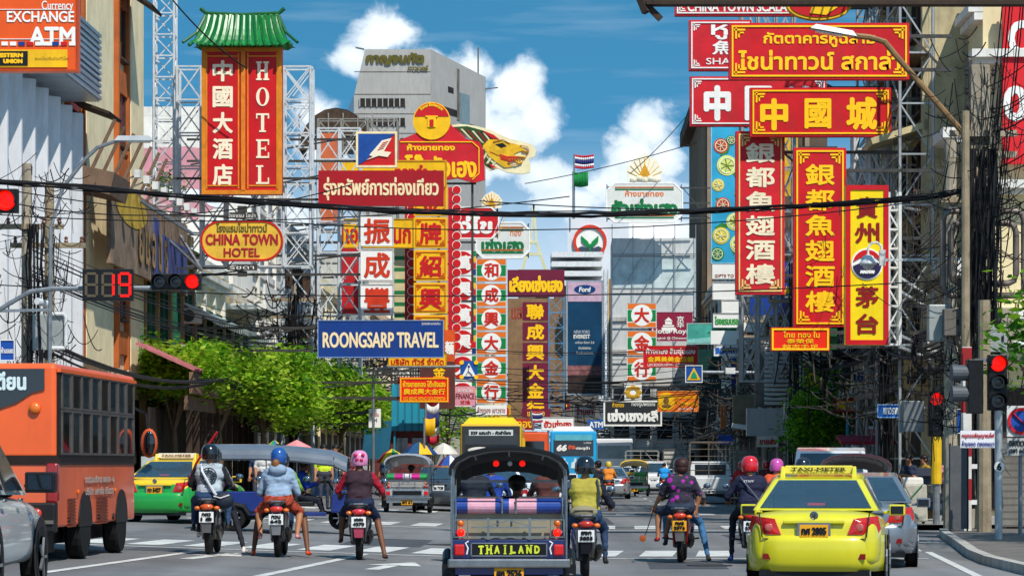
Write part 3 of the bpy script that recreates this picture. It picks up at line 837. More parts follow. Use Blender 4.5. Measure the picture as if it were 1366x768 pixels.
# ------------------------------------------------------------------ signs
FRAMEDK = mat('4d4a46', .5, .6, .2, 4, dirt=.3)
def sign(label, x0, y0, x1, y1, d, face, items=(), border=None, bw=.05, arm=None, th=.2, yaw=0., corner=None, name='signboard', group=None, slots=0, inset=0., oct_=0.):
 w, h = (x1 - x0) / F * d, (y1 - y0) / F * d
 c = P((x0 + x1) / 2, y1, d)
 r = thing(name, label, 'sign', c, yaw, group)
 mb = MB()
 def outl(e=0.):
  a, b = w / 2 - e, h / 2 - e
  if oct_:
   k = oct_ * h
   return [(-a, e + k), (-a + k, e), (a - k, e), (a, e + k), (a, h - e - k), (a - k, h - e), (-a + k, h - e), (-a, h - e - k)]
  return [(-a, e), (a, e), (a, h - e), (-a, h - e)]
 mb.prism(outl(), -th / 2, th / 2)
 mb.build('board', [face], r)
 if border:
  e0, e1 = inset, inset + bw
  A, B = outl(e0), outl(e1)
  mb = MB(); n = len(A)
  for i in range(n): mb.prism([A[i], A[(i + 1) % n], B[(i + 1) % n], B[i]], -th / 2 - .03, -th / 2)
  if corner:
   a, b = w / 2 - e1, h / 2
   for sx in (-1, 1):
    for sz in (-1, 1):
     k = corner
     for (ox, oz, ww, hh) in ((.5, .18, 1, .16), (.18, .5, .16, 1), (.62, .44, .52, .14), (.44, .62, .14, .52)):
      mb.box((sx * (a - .06 * k - ox * k), -th / 2 - .012, h / 2 + sz * (b - e1 - .06 * k - oz * k)), (ww * k, .024, hh * k))
  mb.build('border', border, r)
 for it in items:
  t, fx, fz, fw, fh, m = it[:6]
  bold = it[6] if len(it) > 6 else .035
  MB().txt(t, (fx - .5) * w, h * (1 - fz), fw * w, fh * h, -th / 2 - .012, bold * min(fh * h, 2.2), keep=len(it) > 7).build('lettering', m, r)
 mb = MB()
 if arm:
  tx = (XL(d) if arm == 'L' else XR(d)) - c.x
  for fz in ((.2, .8) if h < 2.5 else (.12, .5, .88)):
   mb.bar((math.copysign(w / 2 - .1, tx), th / 2 + .06, fz * h), (tx, th / 2 + .06, fz * h), .09)
  mb.bar((tx * .98, th / 2 + .06, .1 * h), (math.copysign(w / 2, tx), th / 2 + .06, .88 * h), .06)
 for fz in (.1, .9): mb.box((0, th / 2 + .04, fz * h), (w * .96, .08, .08))
 for k in range(max(2, int(w / 1.6))): mb.box((-w / 2 + .1 + (w - .2) * k / max(1, int(w / 1.6) - 1 if w >= 3.2 else 1), th / 2 + .11, h / 2), (.07, .06, h * .94))
 mb.build('support_frame', FRAMEDK, r)
 return r, w, h
def col(chars, fx, m, z0=.06, z1=.94, fw=.62, bold=.03, fill=.84):
 n = len(chars); s = (z1 - z0) / n
 return [(c, fx, z0 + s * (k + .5), fw, s * fill, m, bold) for k, c in enumerate(chars)]

GOLDW = mat('f3dcae', .5, 0, .05, 3)
DKRED = mat('8e1414', .5, 0, .1, 2)
BRIGHTR = mat('e8260f', .45, 0, .06, 1.5)
# 1 hotel sign with tiled roof
r, w, h = sign('tall red twin panel sign with white lettering under a green tiled roof', 270, 65, 377, 260, 110, RED, border=mat('d9821e', .5, 0, .15, 3), bw=.16, arm=None, th=.5)
k = 110 / F
mb = MB(); mb.box((.05, -.275, h / 2), (.16, .05, h - .3)).build('divider', mat('d9821e', .5, 0, .15, 3), r)
mb = MB()
for xx in (-1.36, -.13, .23, 1.36): mb.box((xx, -.262, h / 2), (.05, .03, h - .42))
for zz in (.33, h - .33): mb.box((-.74, -.262, zz), (1.2, .03, .05)).box((.8, -.262, zz), (1.1, .03, .05))
mb.build('inner_border', mat('e08a1c', .5), r)
mb = MB()
for i, ch in enumerate('中國大酒店'): mb.txt(ch, -.74, h - .9 - i * 1.0, .78, .82, -.262, .028)
mb.build('lettering', CREAMT, r)
mb = MB()
def slab(mb, ch, cx, cz, w, h, y):        # slab serif capitals
 t, s = w * .22, h * .09
 def bx(a, b, c, d): mb.box((cx + (a + b) / 2 * w - w / 2, y, cz + (c + d) / 2 * h - h / 2), ((b - a) * w, .024, (d - c) * h))
 if ch == 'H':
  for a in (.1, .66): bx(a, a + .24, .09, .91); bx(a - .1, a + .34, 0, .09); bx(a - .1, a + .34, .91, 1)
  bx(.34, .66, .46, .55)
 if ch == 'T': bx(.38, .62, .09, .9); bx(.24, .76, 0, .09); bx(0, 1, .9, 1); bx(0, .1, .72, .9); bx(.9, 1, .72, .9)
 if ch == 'E': bx(.12, .36, .1, .9); bx(0, 1, 0, .1); bx(0, 1, .9, 1); bx(.9, 1, .1, .3); bx(.9, 1, .7, .9); bx(.36, .7, .46, .55); bx(.68, .76, .38, .63)
 if ch == 'L': bx(.15, .39, .1, .91); bx(0, .55, .91, 1); bx(0, 1, 0, .1); bx(.9, 1, .1, .34)
 if ch == 'O':
  n = 28
  for i in range(n):
   a, b = 2 * PI * i / n, 2 * PI * (i + 1) / n
   f = lambda q, rx, rz: (cx + math.cos(q) * rx * w, cz + math.sin(q) * rz * h)
   mb.prism([f(a, .5, .5), f(b, .5, .5), f(b, .26, .43), f(a, .26, .43)], y - .012, y + .012)
for i, ch in enumerate('HOTEL'): slab(mb, ch, .8, h - .9 - i * 1.0, .5, .72, -.266)
mb.build('lettering', CREAMT, r)
TILE = mat('127a2a', .35, 0, .25, 4, coat=.4)
mb = MB()
n = 26
for side in (-1, 1):
 rows = []
 for j in range(7):
  t = j / 6
  z = h + 1.28 * (1 - t) ** 1.5 - .02; xw = 1.42 + .58 * t ** 1.8; yy = .12 + .75 * t
  rows.append([(-xw + 2 * xw * i / n, side * yy, z + (.05 if (i % 2) else 0) + (.18 * abs(2 * i / n - 1) ** 6 * t)) for i in range(n + 1)])
 b = len(mb.v); mb.v += [p for q_ in rows for p in q_]
 fs = [(b + j * (n + 1) + i, b + (j + 1) * (n + 1) + i, b + (j + 1) * (n + 1) + i + 1, b + j * (n + 1) + i + 1) for j in range(6) for i in range(n)]
 mb.f += fs if side < 0 else [f[::-1] for f in fs]; mb.m += [0] * len(fs)
o = mb.build('tiled_roof', TILE, r)
mb = MB()
for i in range(13):
 x = -1.94 + i * .323
 mb.tube([(x * .71, -.13, h + 1.27), (x * .8, -.4, h + .68), (x * .9, -.66, h + .22), (x, -.9, h + .02)], .065, 6)
 mb.sph((x, -.92, h + .02), .085, 8, 5)
mb.build('tile_ridges', mat('0d6320', .35, 0, .2, 4, coat=.4), o)
mb = MB().tube([(-1.62, 0, h + 1.55), (-1.4, 0, h + 1.36), (0, 0, h + 1.3), (1.4, 0, h + 1.36), (1.62, 0, h + 1.55)], .085, 8)
for sx in (-1, 1): mb.tube([(sx * 1.42, -.15, h + 1.25), (sx * 1.72, -.5, h + .55), (sx * 2.2, -.93, h + .1)], .06, 6)
mb.build('ridge', mat('1c5c2b', .4, 0, .2, 3), o)
# 2 oval hotel sign
c = P(323, 350, 106); k = 106 / F
r = thing('oval_sign', 'yellow oval lightbox sign with red rim and red lettering on the left', 'sign', c)
def stadium(a, b, n=14):
 return [(a - b + b * math.cos(t), b * math.sin(t)) for t in [-PI / 2 + PI * i / n for i in range(n + 1)]] + [(-a + b + b * math.cos(t), b * math.sin(t)) for t in [PI / 2 + PI * i / n for i in range(n + 1)]]
OV = mat('e5b63c', .5, 0, .12, 2, dirt=.2)
mb = MB(); pts = [(x, z + .8) for x, z in stadium(55 * k, 27 * k)]
mb.prism(pts, -.15, .15).build('board', OV, r)
mb = MB(); A = pts; B = [(x, z + .8) for x, z in stadium(52.5 * k, 24.5 * k)]
for i in range(len(A)): mb.prism([A[i], A[(i + 1) % len(A)], B[(i + 1) % len(A)], B[i]], -.18, -.15)
mb.build('rim', REDT, r)
MB().txt('CHINA TOWN', 0, .84, 2.7, .42, -.165, .018).txt('HOTEL', 0, .36, 1.35, .34, -.165, .014).build('lettering', mat('a8202c', .5), r)
MB().txt('โรงแรมไชน่าทาวน์', 0, 1.28, 1.9, .34, -.165, .01).build('lettering', mat('5d5a2a', .5), r)
mb = MB().box((0, 0, 1.75), (1.1, .2, .22)).box((0, 0, -.18), (1.1, .2, .22)).box((0, .05, 1.98), (.35, .15, .25)).box((0, .05, -.42), (.35, .15, .2))
mb.bar((0, .2, 1.75), (XL(106) - c.x, .2, 1.75), .07).bar((0, .2, -.2), (XL(106) - c.x, .2, -.2), .07).build('support_frame', FRAMEDK, r)
MB().txt('โรงแรม ไชน่า', 0, 1.75, 1.0, .16, -.11).txt('รัชดา', 0, -.18, .9, .15, -.11).build('lettering', WHITE, r)
# 3 currency exchange sign
r, w, h = sign('orange exchange sign with white lettering and a yellow strip at its foot, top left', -34, -60, 106, 97, 67.5, mat('e4571b', .4, 0, .08, 1, dirt=.06), th=.3,
 items=(('Currency', .80, .45, .30, .1, WHITE, .01), ('EXCHANGE', .64, .535, .64, .095, WHITE, .03), ('ATM', .75, .70, .44, .16, WHITE, .04)), border=mat('b04415', .5), bw=.05)
mb = MB().box((-.06, -.165, .31), (w - .4, .03, .42)).build('strip', YEL, r)
MB().box((-.42, -.185, .31), (.94, .03, .34)).build('plaque', BLACKP, r)
MB().txt('WESTERN', -.42, .38, .72, .11, -.205, .012).txt('UNION', -.3, .24, .46, .11, -.205, .012).build('lettering', YELT, r)
MB().txt('ระบบโอนเงินด่วนทั่วโลก', .62, .31, .8, .09, -.185).build('lettering', mat('55401a', .5), r)
mb = MB()
for j in range(12): mb.box((-1.1 + j * .2, -.162, .66), (.15, .026, .09), j % 4)
mb.build('flag_row', [WHITE, NAVY, REDT, WHITE], r)
mb = MB().box((0, -.16, .77), (w - .3, .02, .015)).box((0, -.16, 1.47), (w - .3, .02, .015)).build('rule', WHITE, r)
# 4 red thai travel sign, blue travel sign and the yellow ones behind
sign('long dark red sign with cream Thai lettering above the sagging cables', 425, 228, 592, 275, 112, mat('a5131d', .45, 0, .08, 1, dirt=.15), (('รุ่งทรัพย์การท่องเที่ยว', .5, .52, .92, .66, GOLDW, .022),), arm='L', th=.3)
r, w, h = sign('long blue sign with cream capital lettering above the trees', 424, 427, 592, 477, 108, NAVY, (('ROONGSARP TRAVEL', .5, .53, .92, .42, GOLDW, .03), ('รุ่งทรัพย์การท่องเที่ยว', .9, .1, .15, .1, WHITE, 0)), border=mat('7f99c4', .5), bw=.03, arm='L', th=.3)
sign('yellow strip sign with red Thai lettering half hidden by the white tiled column', 458, 292, 552, 331, 122, YEL, (('เอกทัวร์นก', .5, .5, .92, .7, REDT, .03),), arm='L', border=mat('b88a10', .5), bw=.04)
sign('yellow strip sign with red Thai lettering just under the long blue sign', 518, 470, 596, 488, 112, YEL, (('บริษัท ทัวร์ จำกัด', .5, .68, .9, .5, REDT, .03),), border=mat('b88a10', .5), bw=.03)
for i, (ch, nm) in enumerate((('振', 'top'), ('成', 'middle'), ('豐', 'lowest'))):
 y = (287, 332.5, 379)[i]
 sign('white square tile with a red character, %s of the three in the white column' % nm, 481, y, 525, y + 41.5, 116, mat('efeeea', .4, 0, .04, 1, dirt=.06), ((ch, .5, .52, .8, .82, mat('cf3a1c', .5), .028),), border=mat('c9c9c6', .5), bw=.03, group='white character tiles', arm='L' if i == 1 else None)
# 5 book logo panel
r, w, h = sign('square blue and red sign with a white open book and a cream border', 475, 176, 530, 224, 116, mat('c8201f', .45, 0, .06, 1), border=mat('efdcae', .5), bw=.09, arm='L')
mb = MB(); mb.prism([(-w / 2 + .09, .09), (-w / 2 + .09, h - .09), (w / 2 - .09, h - .09), (w / 2 - .35, h - .3), (-.1, .62), (-.42, .3)], -.125, -.1).build('blue_field', mat('1b4a94', .45), r)
mb = MB(); mb.prism([(-.42, .3), (-.15, .45), (-.3, .5), (.22, 1.1), (.62, 1.2), (.3, .66), (.6, .62), (.45, .42), (.1, .48)], -.15, -.126).build('book', CREAMT, r)
mb = MB()
for j in range(4): mb.bar((.05 + j * .06, -.16, .72 + j * .09), (.3 + j * .06, -.16, .8 + j * .09), .03, .02)
mb.build('book_lines', REDT, r)
# 6 gold columns
LR = mat('c31a22', .5, 0, .1, 1.5, dirt=.08)
for i, ch in enumerate('金牌紹興酒'):
 y = (247, 290, 333.5, 377, 420)[i]
 nm = ('topmost', 'second', 'middle', 'fourth', 'lowest')[i]
 r, w, h = sign('gold square panel with a red character in the tall gold column, %s of the five' % nm, 552, y, 597, y + 41, 132, YEL, ((ch, .5, .53, .66, .7, REDT, .035),), border=mat('cf5a12', .5), bw=.035, inset=.09, corner=.22, group='gold character panels')
# red scalloped columns either side of the gold one
for (xa, xb, lb) in ((540, 551, 'narrow red scalloped strip left of the gold column'), (598, 611, 'narrow red scalloped strip right of the gold column')):
 r, w, h = sign(lb, xa, 250, xb, 470, 134, LR, arm=None, th=.15)
 mb = MB()
 for j in range(18): mb.lathe([(.19, 0), (.19, .05)], (w / 2 - .06, -.13, .3 + j * h / 18), 'y', 14)
 mb.build('scallops', REDT, r)
 mb = MB()
 for j in range(18): ring(mb, w / 2 - .06, .3 + j * h / 18, .22, .19, -.11, -.08, 14)
 mb.build('scallop_rims', WHITE, r)
# yellow sign behind the dragon sign
sign('yellow sign with orange border half hidden above the red travel sign', 452, 214, 596, 250, 128, YEL, (('ทองคำ ๑', .72, .42, .4, .5, REDT, .03),), border=mat('c98a12', .5), bw=.07)
# 7 dragon sign: round crest, red board, dragon head
d = 145; k = d / F
c = P(600, 244, d)
r = thing('gold_shop_crest', 'red gold shop sign with round yellow crest and a painted dragon head reaching right', 'sign', c)
def q(px, py): return ((px - 600) * k, (244 - py) * k)
MB().prism([q(*p) for p in ((532, 236), (532, 188), (556, 178), (575, 162), (596, 162), (622, 186), (640, 190), (645, 200), (647, 240), (632, 244), (610, 238), (590, 241))], -.15, .15).build('board', RED2, r)
mb = MB()
a = [q(*p) for p in ((534, 222), (534, 190), (630, 190), (639, 198), (639, 232), (630, 240))]
for i in range(1, 5): mb.bar((a[i][0], -.17, a[i][1]), (a[i + 1][0], -.17, a[i + 1][1]), .05)
mb.build('border', YELT, r)
x, z = q(575, 197); MB().txt('ห้างขายทอง', x, z, 64 * k, 9 * k, -.165, .02).build('lettering', YELT, r)
x, z = q(588, 222); MB().txt('โต๊ะกังเฮง', x, z, 96 * k, 31 * k, -.165, .042).build('lettering', YELT, r)
x, z = q(576, 162)
MB().lathe([(25 * k, -.22), (25 * k, .12)], (x, 0, z), 'y', 40).build('crest', YEL, r)
mb = MB(); mb.prism([(x + 23.5 * k * math.cos(t), z + 23.5 * k * math.sin(t)) for t in [.25 + (PI - .5) * i / 20 for i in range(21)]] , -.25, -.22).build('crest_field', REDT, r)
mb = MB().box((x, -.25, z - .05), (.42, .05, .55)).box((x, -.26, z + .22), (.62, .05, .07)).build('crest_shrine', YELT, r)
MB().box((x, -.29, z - .12), (.2, .04, .36)).build('crest_door', REDT, r)
MB().txt('ห้างทอง โต๊ะกังเยาวราช', x, z + 21.5 * k - .0, 34 * k, 4.5 * k, -.26, .01, arc=20 * k).build('lettering', YELT, r)
dr_ = [(600, 172), (612, 170), (630, 172), (650, 177), (664, 184), (676, 189), (690, 192), (703, 196), (708, 203), (706, 211), (698, 214), (701, 222), (700, 231), (690, 233), (672, 231), (660, 226), (650, 229), (644, 224), (640, 200), (622, 186)]
o = MB().prism([q(*p) for p in dr_], -.06, .14).build('dragon_head', mat('eadcae', .5, 0, .08, 1, dirt=.15), r)
o.scale = (1.07, 1, 1.06)
MB().prism([q(*p) for p in ((604, 174), (622, 173), (640, 178), (655, 185), (662, 190), (648, 192), (641, 199), (646, 212), (656, 222), (651, 226), (643, 221), (639, 200), (622, 185))], -.09, -.06).build('mane', mat('274a20', .55, 0, .35, 2), o)
MB().prism([q(*p) for p in ((641, 198), (648, 190), (660, 189), (668, 192), (680, 195), (688, 197), (694, 203), (686, 205), (680, 208), (684, 213), (690, 219), (686, 220), (676, 213), (672, 218), (678, 224), (668, 225), (658, 218), (648, 210))], -.12, -.09).build('face', mat('e0ac1e', .5, 0, .2, 3), o)
mb = MB()
for j in range(7):
 x0 = 606 + j * 7; mb.prism([q(x0, 175 + j * 1.2), q(x0 + 3, 175 + j * 1.3), q(x0 + 16, 188 + j * 2.2), q(x0 + 13, 187 + j * 2.2)], -.105, -.09, j % 2)
for j in range(4): mb.prism([q(640 + j * 5, 200 + j * 6), q(644 + j * 5, 199 + j * 6), q(636 + j * 6, 212 + j * 4), q(633 + j * 6, 212 + j * 4)], -.105, -.09, 1)
mb.build('mane_stripes', [mat('8a2420', .5), mat('d9cda0', .5)], o)
mb = MB()
for j in range(5): mb.prism([q(673 + j * 3.4, 213.5), q(676 + j * 3.4, 213.5), q(674.5 + j * 3.4, 217)], -.16, -.145)
for j in range(5): mb.tube([(q(650 + j * 5, 0)[0], -.125, q(0, 205 + j * 2)[1]), (q(655 + j * 5, 0)[0], -.13, q(0, 207 + j * 2.5)[1])], .025, 5)
for a_, b_ in (((654, 193), (666, 190)), ((666, 190), (675, 195)), ((688, 197), (697, 199)), ((697, 199), (699, 204)), ((699, 204), (692, 205)), ((672, 219), (682, 222)), ((682, 222), (690, 219)), ((690, 219), (692, 213))): mb.bar((q(*a_)[0], -.14, q(*a_)[1]), (q(*b_)[0], -.14, q(*b_)[1]), .06, .03)
mb.build('face_lines', mat('b5701a', .5), o)
mb = MB()
for p in (((662, 208), (672, 211), (684, 211), (686, 214), (676, 218), (664, 215)), ((640, 178), (655, 184), (662, 190), (652, 188)), ((648, 220), (655, 223), (660, 226), (652, 225))): mb.prism([q(*s_) for s_ in p], -.145, -.12)
mb.build('mouth', REDT, o)
MB().prism([q(*p) for p in ((657, 196), (666, 194), (671, 198), (664, 200))], -.145, -.12).build('eye', BLACKP, o)
MB().tube([q(690, 204)[0:1] + (-.13,) + q(690, 204)[1:], q(698, 206)[0:1] + (-.13,) + q(698, 206)[1:], q(694, 212)[0:1] + (-.13,) + q(694, 212)[1:], q(684, 211)[0:1] + (-.13,) + q(684, 211)[1:]], .05, 5).build('whisker', mat('c98d1a', .5), o)
mb = MB()
for px in (545, 585, 630): mb.bar((q(px, 0)[0], .3, -8), (q(px, 0)[0], .3, q(0, 185)[1]), .12)
for z in (-6, -3, 0, 1.6): mb.bar((q(540, 0)[0], .34, z), (q(635, 0)[0], .34, z), .1)
for z in (-3, 0): mb.bar((q(545, 0)[0], .38, z), (XL(d) - c.x, .38, z), .12)
mb.build('support_frame', FRAMEDK, r)
# 8 right of the gold column: red octagon with white script, striped ends
r, w, h = sign('red lobed sign with large white Thai letters and striped ends', 600, 276, 666, 319, 150, RED2, (('ง่ไข', .5, .56, .72, .56, WHITE, .06),), border=WHITE, bw=.07, oct_=.22)
mb = MB()
for j, m in enumerate((0, 1, 2)): mb.bar((w / 2 + .1 + j * .12, -.14, h * .75), (w / 2 - .35 + j * .14, -.14, .05 + j * .03), .1, .03, m)
mb.build('striped_end', [WHITE, NAVY, YEL], r)
c2 = P(656, 278, 150)
r = thing('fan_crest', 'small white fan crest with a gold flame on top of the red lobed sign', 'sign ornament', c2)
def fan(r, s):
 MB().prism([(-.55 * s, 0), (.55 * s, 0), (.62 * s, .45 * s), (.4 * s, .75 * s), (0, 1.0 * s), (-.4 * s, .75 * s), (-.62 * s, .45 * s)], -.06, .06).build('fan', mat('e9e3cf', .5, 0, .06, 2), r)
 mb = MB()
 for j in range(9):
  a = -1.2 + j * .3
  mb.bar((math.sin(a) * .12 * s, -.075, .1 * s + math.cos(a) * .12 * s), (math.sin(a) * .62 * s, -.075, .1 * s + math.cos(a) * .74 * s), .035 * s, .03)
 mb.build('rays', YELT, r)
 MB().prism([(-.2 * s, .05 * s), (.2 * s, .05 * s), (.16 * s, .3 * s), (0, .62 * s), (-.16 * s, .3 * s)], -.12, -.09).build('flame', mat('d99a1c', .4, .2), r)
fan(r, .92)
# 9 white octagon with green script
GT = mat('0f6f3a', .45, 0, .1, 2)
def octsign(lb, x0, y0, x1, y1, d, rows, arm=None):
 r, w, h = sign(lb, x0, y0, x1, y1, d, mat('d9d8cf', .45, 0, .06, .8, dirt=.12), rows, border=WHITE, bw=.09, oct_=.2, th=.35, arm=arm)
 mb = MB()
 for (z, m) in ((h - .35, 0), (h - .5, 1), (.35, 1), (.5, 0)): mb.box((0, -.187, z), (w * .76, .024, .1), m)
 mb.build('stripes', [mat('b5622a', .5), GT], r)
 return r
octsign('pale octagonal sign with green Thai script left of the maroon signs', 634, 296, 707, 345, 170, (('ทอง', .74, .32, .2, .14, ORANGE, .02), ('เซ่งเฮง', .5, .62, .78, .42, GT, .055)), arm='L')
octsign('big white octagonal sign with green Thai script under a gold crest, by the brown tower', 808, 244, 911, 297, 208, (('ห้างขายทอง', .5, .27, .5, .16, ORANGE, .03), ('ฮั่วเซ่งเฮง', .5, .62, .86, .44, GT, .06)), arm='R')
c2 = P(860, 243, 208)
r = thing('gold_crest', 'gold and white fan crest standing on the big white octagonal sign', 'sign ornament', c2)
fan_o = fan(r, 2.15)
mb = MB()
for j in range(5): mb.sph((-.8 + j * .4, -.1, .16 + .1 * (j % 2)), (.3, .16, .22), 8, 6)
mb.build('lotus', mat('d9d2b8', .5), r)
# 10 column of white, orange and green tiles
OW = mat('efede6', .45, 0, .05, 1, dirt=.06)
def tile_col(chars, x0, x1, ys, hh, d, lb, grp, names):
 for i, ch in enumerate(chars):
  r, w, h = sign(lb % names[i], x0, ys[i], x1, ys[i] + hh, d, OW, border=mat('cfd0cb', .5), bw=.025, group=grp, arm='L' if (i % 2 == 0 and x0 < 700) else None)
  mb = MB().box((0, -.112, h * .86), (w * .94, .024, h * .2), 0).box((0, -.112, h * .12), (w * .94, .024, h * .18), 0)
  mb.box((-w * .37, -.112, h * .49), (w * .2, .024, h * .46), 1).box((w * .37, -.112, h * .49), (w * .2, .024, h * .46), 1)
  mb.build('bands', [ORANGE, GREEN], r)
  MB().lathe([(h * .43, -.13), (h * .43, -.1)], (0, 0, h * .5), 'y', 28).build('disc', OW, r)
  MB().txt(ch, 0, h * .5, h * .62, h * .62, -.142, h * .022).build('lettering', mat('cc2a1a', .5), r)
ord6 = ('topmost', 'second', 'third', 'fourth', 'fifth', 'lowest')
tile_col('和成興大金行', 635, 676, [345, 378, 410, 442, 475, 507], 31, 165, 'orange and green banded tile with a red character, %s of six on the left', 'orange and green banded tiles', ord6)
tile_col('大金行', 836, 876, [404, 441, 476], 33, 204, 'white tile with green and red bands, %s of the three by the maroon hotel sign', 'banded tiles on the right', ('upper', 'middle', 'lowest'))
sign('small white sign with red Thai lettering under the banded tile column', 635, 540, 676, 553, 160, OW, (('ห้างทอง เยาวราช', .5, .5, .9, .6, mat('9c3a34', .5), .01),))
# 11 column with colour blocks
for i in range(6):
 y = 334 + i * 35
 r, w, h = sign('white panel with a red circle and coloured blocks, %s in its column' % ord6[i], 606, y, 635, y + 33, 155, OW, group='colour block panels')
 mb = MB(); mb.lathe([(h * .46, -.125), (h * .46, -.1)], (-w * .12, 0, h * .5), 'y', 24); mb.build('disc', REDT, r)
 MB().txt('萬興萬興大金'[i], -w * .1, h * .5, h * .66, h * .6, -.135, .04).build('lettering', WHITE, r)
 mb = MB()
 for j in range(4): mb.box((w * .41, -.112, h * (.12 + j * .25)), (w * .18, .024, h * .22), j)
 mb.build('blocks', [NAVY, REDT, YEL, GREEN], r)
# 12 maroon gold shop signs
sign('wide maroon sign with yellow Thai lettering beneath the pale spire', 677, 360, 753, 396, 195, MAROON, (('เลี่ยงเซ่งเฮง', .5, .52, .94, .62, YELT, .05),), th=.4)
for i, ch in enumerate('聯成興大金行'):
 y = (403, 430, 457, 484, 508, 532)[i]
 sign('maroon panel with a yellow character, %s in the column under the wide maroon sign' % ord6[i], 697, y, 731, y + 24.5, 200, MAROON, ((ch, .5, .52, .7, .84, YELT, .04),), group='maroon character panels')
# steel masts of the maroon signs
def mast(label, px, d, z0, z1, w, m, n=None, px2=None, name='lattice_mast', dep=None):
 c = P(px, 618, d); x2 = P(px2, 618, d).x - c.x if px2 else w
 dep = dep or w
 r = thing(name, label, 'scaffold', (c.x, d, z0))
 h = z1 - z0
 for (x, y) in ((0, 0), (x2, 0), (x2, dep), (0, dep)): MB().cyl((x, y, 0), (x, y, h), .055, n=6).build('leg', m, r)
 n = n or max(2, int(h / max(.8, x2 * 1.0))); s = h / n
 mb = MB()
 for i in range(n):
  z = i * s; e = i % 2
  for (a, b) in (((0, 0), (x2, 0)), ((x2, 0), (x2, dep)), ((x2, dep), (0, dep)), ((0, dep), (0, 0))):
   mb.bar((*a, z + .03), (*b, z + .03), .05)
   p, q_ = (a, b) if e else (b, a)
   mb.bar((*p, z), (*q_, z + s), .042)
   if x2 > 1.2: mb.bar((*q_, z), (*p, z + s), .042)
 mb.build('bracing', m, r)
 return r
BLUEM = mat('5f93b8', .5, .3, .15, 3, dirt=.2)
mast('pale blue steel lattice mast right of the maroon column', 732, 205, .15, 13.6, .9, BLUEM, px2=752)
sign('brown timber sign panel standing behind the maroon column', 677, 398, 752, 560, 215, mat('8a6a4a', .7, 0, .25, 1, dirt=.35), (('แสง', .22, .12, .3, .1, mat('a33a2a', .5), .02),))
# 13 blue car advertisement
r, w, h = sign('tall dark blue advertising panel with a pale pink head and small white lettering', 755, 374, 805, 527, 240, mat('16405f', .35, 0, .25, .5), (('NEW FORD', .42, .45, .42, .03, mat('c9d3dc', .4), .004), ('EVEREST', .42, .49, .44, .035, WHITE, .03), ('เครื่อง ดีเซล 2.0', .5, .54, .5, .022, WHITE, 0), ('สมรรถนะ', .5, .59, .34, .02, WHITE, 0), ('ใหม่หมดจด', .5, .63, .44, .02, WHITE, 0)), border=mat('aab3ba', .4, .4), bw=.14, th=.5)
MB().box((0, -.265, h * .9), (w - .32, .03, h * .17)).build('pink_head', mat('c9a9bd', .5), r)
mb = MB(); mb.prism([(.9 * math.cos(t), h * .92 + .38 * math.sin(t)) for t in [k_ * PI / 14 for k_ in range(28)]], -.30, -.28).build('oval_badge', mat('143f7a', .4), r)
MB().txt('Ford', 0, h * .92, .95, .42, -.31, .02, slant=.15).build('lettering', WHITE, r)
MB().box((0, -.262, .95), (w - .3, .024, 1.5)).build('picture_foot', mat('3a2a26', .5, 0, .5, 1.2), r)
MB().box((0, -.262, 2.1), (w - .3, .026, .8)).build('picture_skyline', mat('8a5a5a', .5, 0, .6, 1.5), r)
mast('white steel pylon right of the blue advertising panel', 806, 241, .15, 18, .35, WHITEM, px2=811)
r = sign('narrow orange and purple poster strip right of the blue advertising panel', 812, 372, 832, 530, 245, mat('a8761f', .5, 0, .3, .8), (('ออมสิน', .3, .5, .3, .5, mat('4a2a6a', .5), .02),))
# 14 small gold shop sign and pink sign low on the left
r, w, h = sign('red lightbox sign with yellow Thai and Chinese lettering over the street stalls', 533, 503, 599, 537, 112, BRIGHTR, (('ห้างขายทอง โต๊ะกังเฮง', .5, .26, .86, .26, YELT, .03), ('廣成興大金行', .5, .56, .84, .24, YELT, .03), ('GO BENG HENG GOLDSMITH', .5, .84, .84, .14, YELT, .012)), border=YELT, bw=.04, inset=.03, arm='L')
sign('dark brown hanging panel behind the red lightbox sign', 560, 482, 607, 545, 120, mat('5a2f2a', .7, 0, .25, 1.5, dirt=.3), (('金', .55, .22, .35, .26, YELT, .03),), arm='L')
sign('pink sign with brown capitals below the crossing sign', 607, 515, 634, 541, 150, mat('d9929c', .5, 0, .1, 1), (('FINANCE', .5, .5, .92, .3, mat('7a2a30', .5), .02), ('แลกเงิน', .5, .2, .7, .2, WHITE, .01), ('兌換', .5, .82, .5, .22, REDT, .01)), arm='L')
sign('white sign with red Thai lettering over the far buses', 722, 556, 766, 574, 170, OW, (('ฮั่วเซ่งฮง', .5, .5, .84, .56, mat('cf2a20', .5), .045),), border=mat('b9b9b4', .5), bw=.04)
sign('maroon strip sign with gold lettering above the orange bus', 696, 545, 734, 556, 190, MAROON, (('แสงเฮง', .5, .6, .6, .6, YELT, .02),))
sign('small white poster board among the left stalls', 492, 545, 508, 570, 118, OW, (('ข้าวมัน', .5, .3, .7, .2, REDT, .01), ('ไก่', .5, .6, .4, .22, mat('333333', .5), .01)), arm='L')
# lanterned red shrine board behind the columns
sign('orange board behind the white lattice on the left', 424, 178, 452, 300, 150, mat('c8643a', .6, 0, .2, 1, dirt=.2))
sign('red hanging banner behind the white lattice on the left', 452, 300, 480, 420, 150, mat('b3181d', .6, 0, .2, 1, dirt=.15))
sign('pale striped banner behind the white tile column', 526, 296, 540, 470, 148, mat('c9b98a', .6, 0, .2, 1, stripe=(2, .6, '1d6b3a', .35)))
sign('round noodle shop sign peeping out below the blue travel sign', 592, 440, 607, 500, 125, mat('d9551d', .5, 0, .2, 2), (('麵', .5, .4, .8, .3, WHITE, .03),))

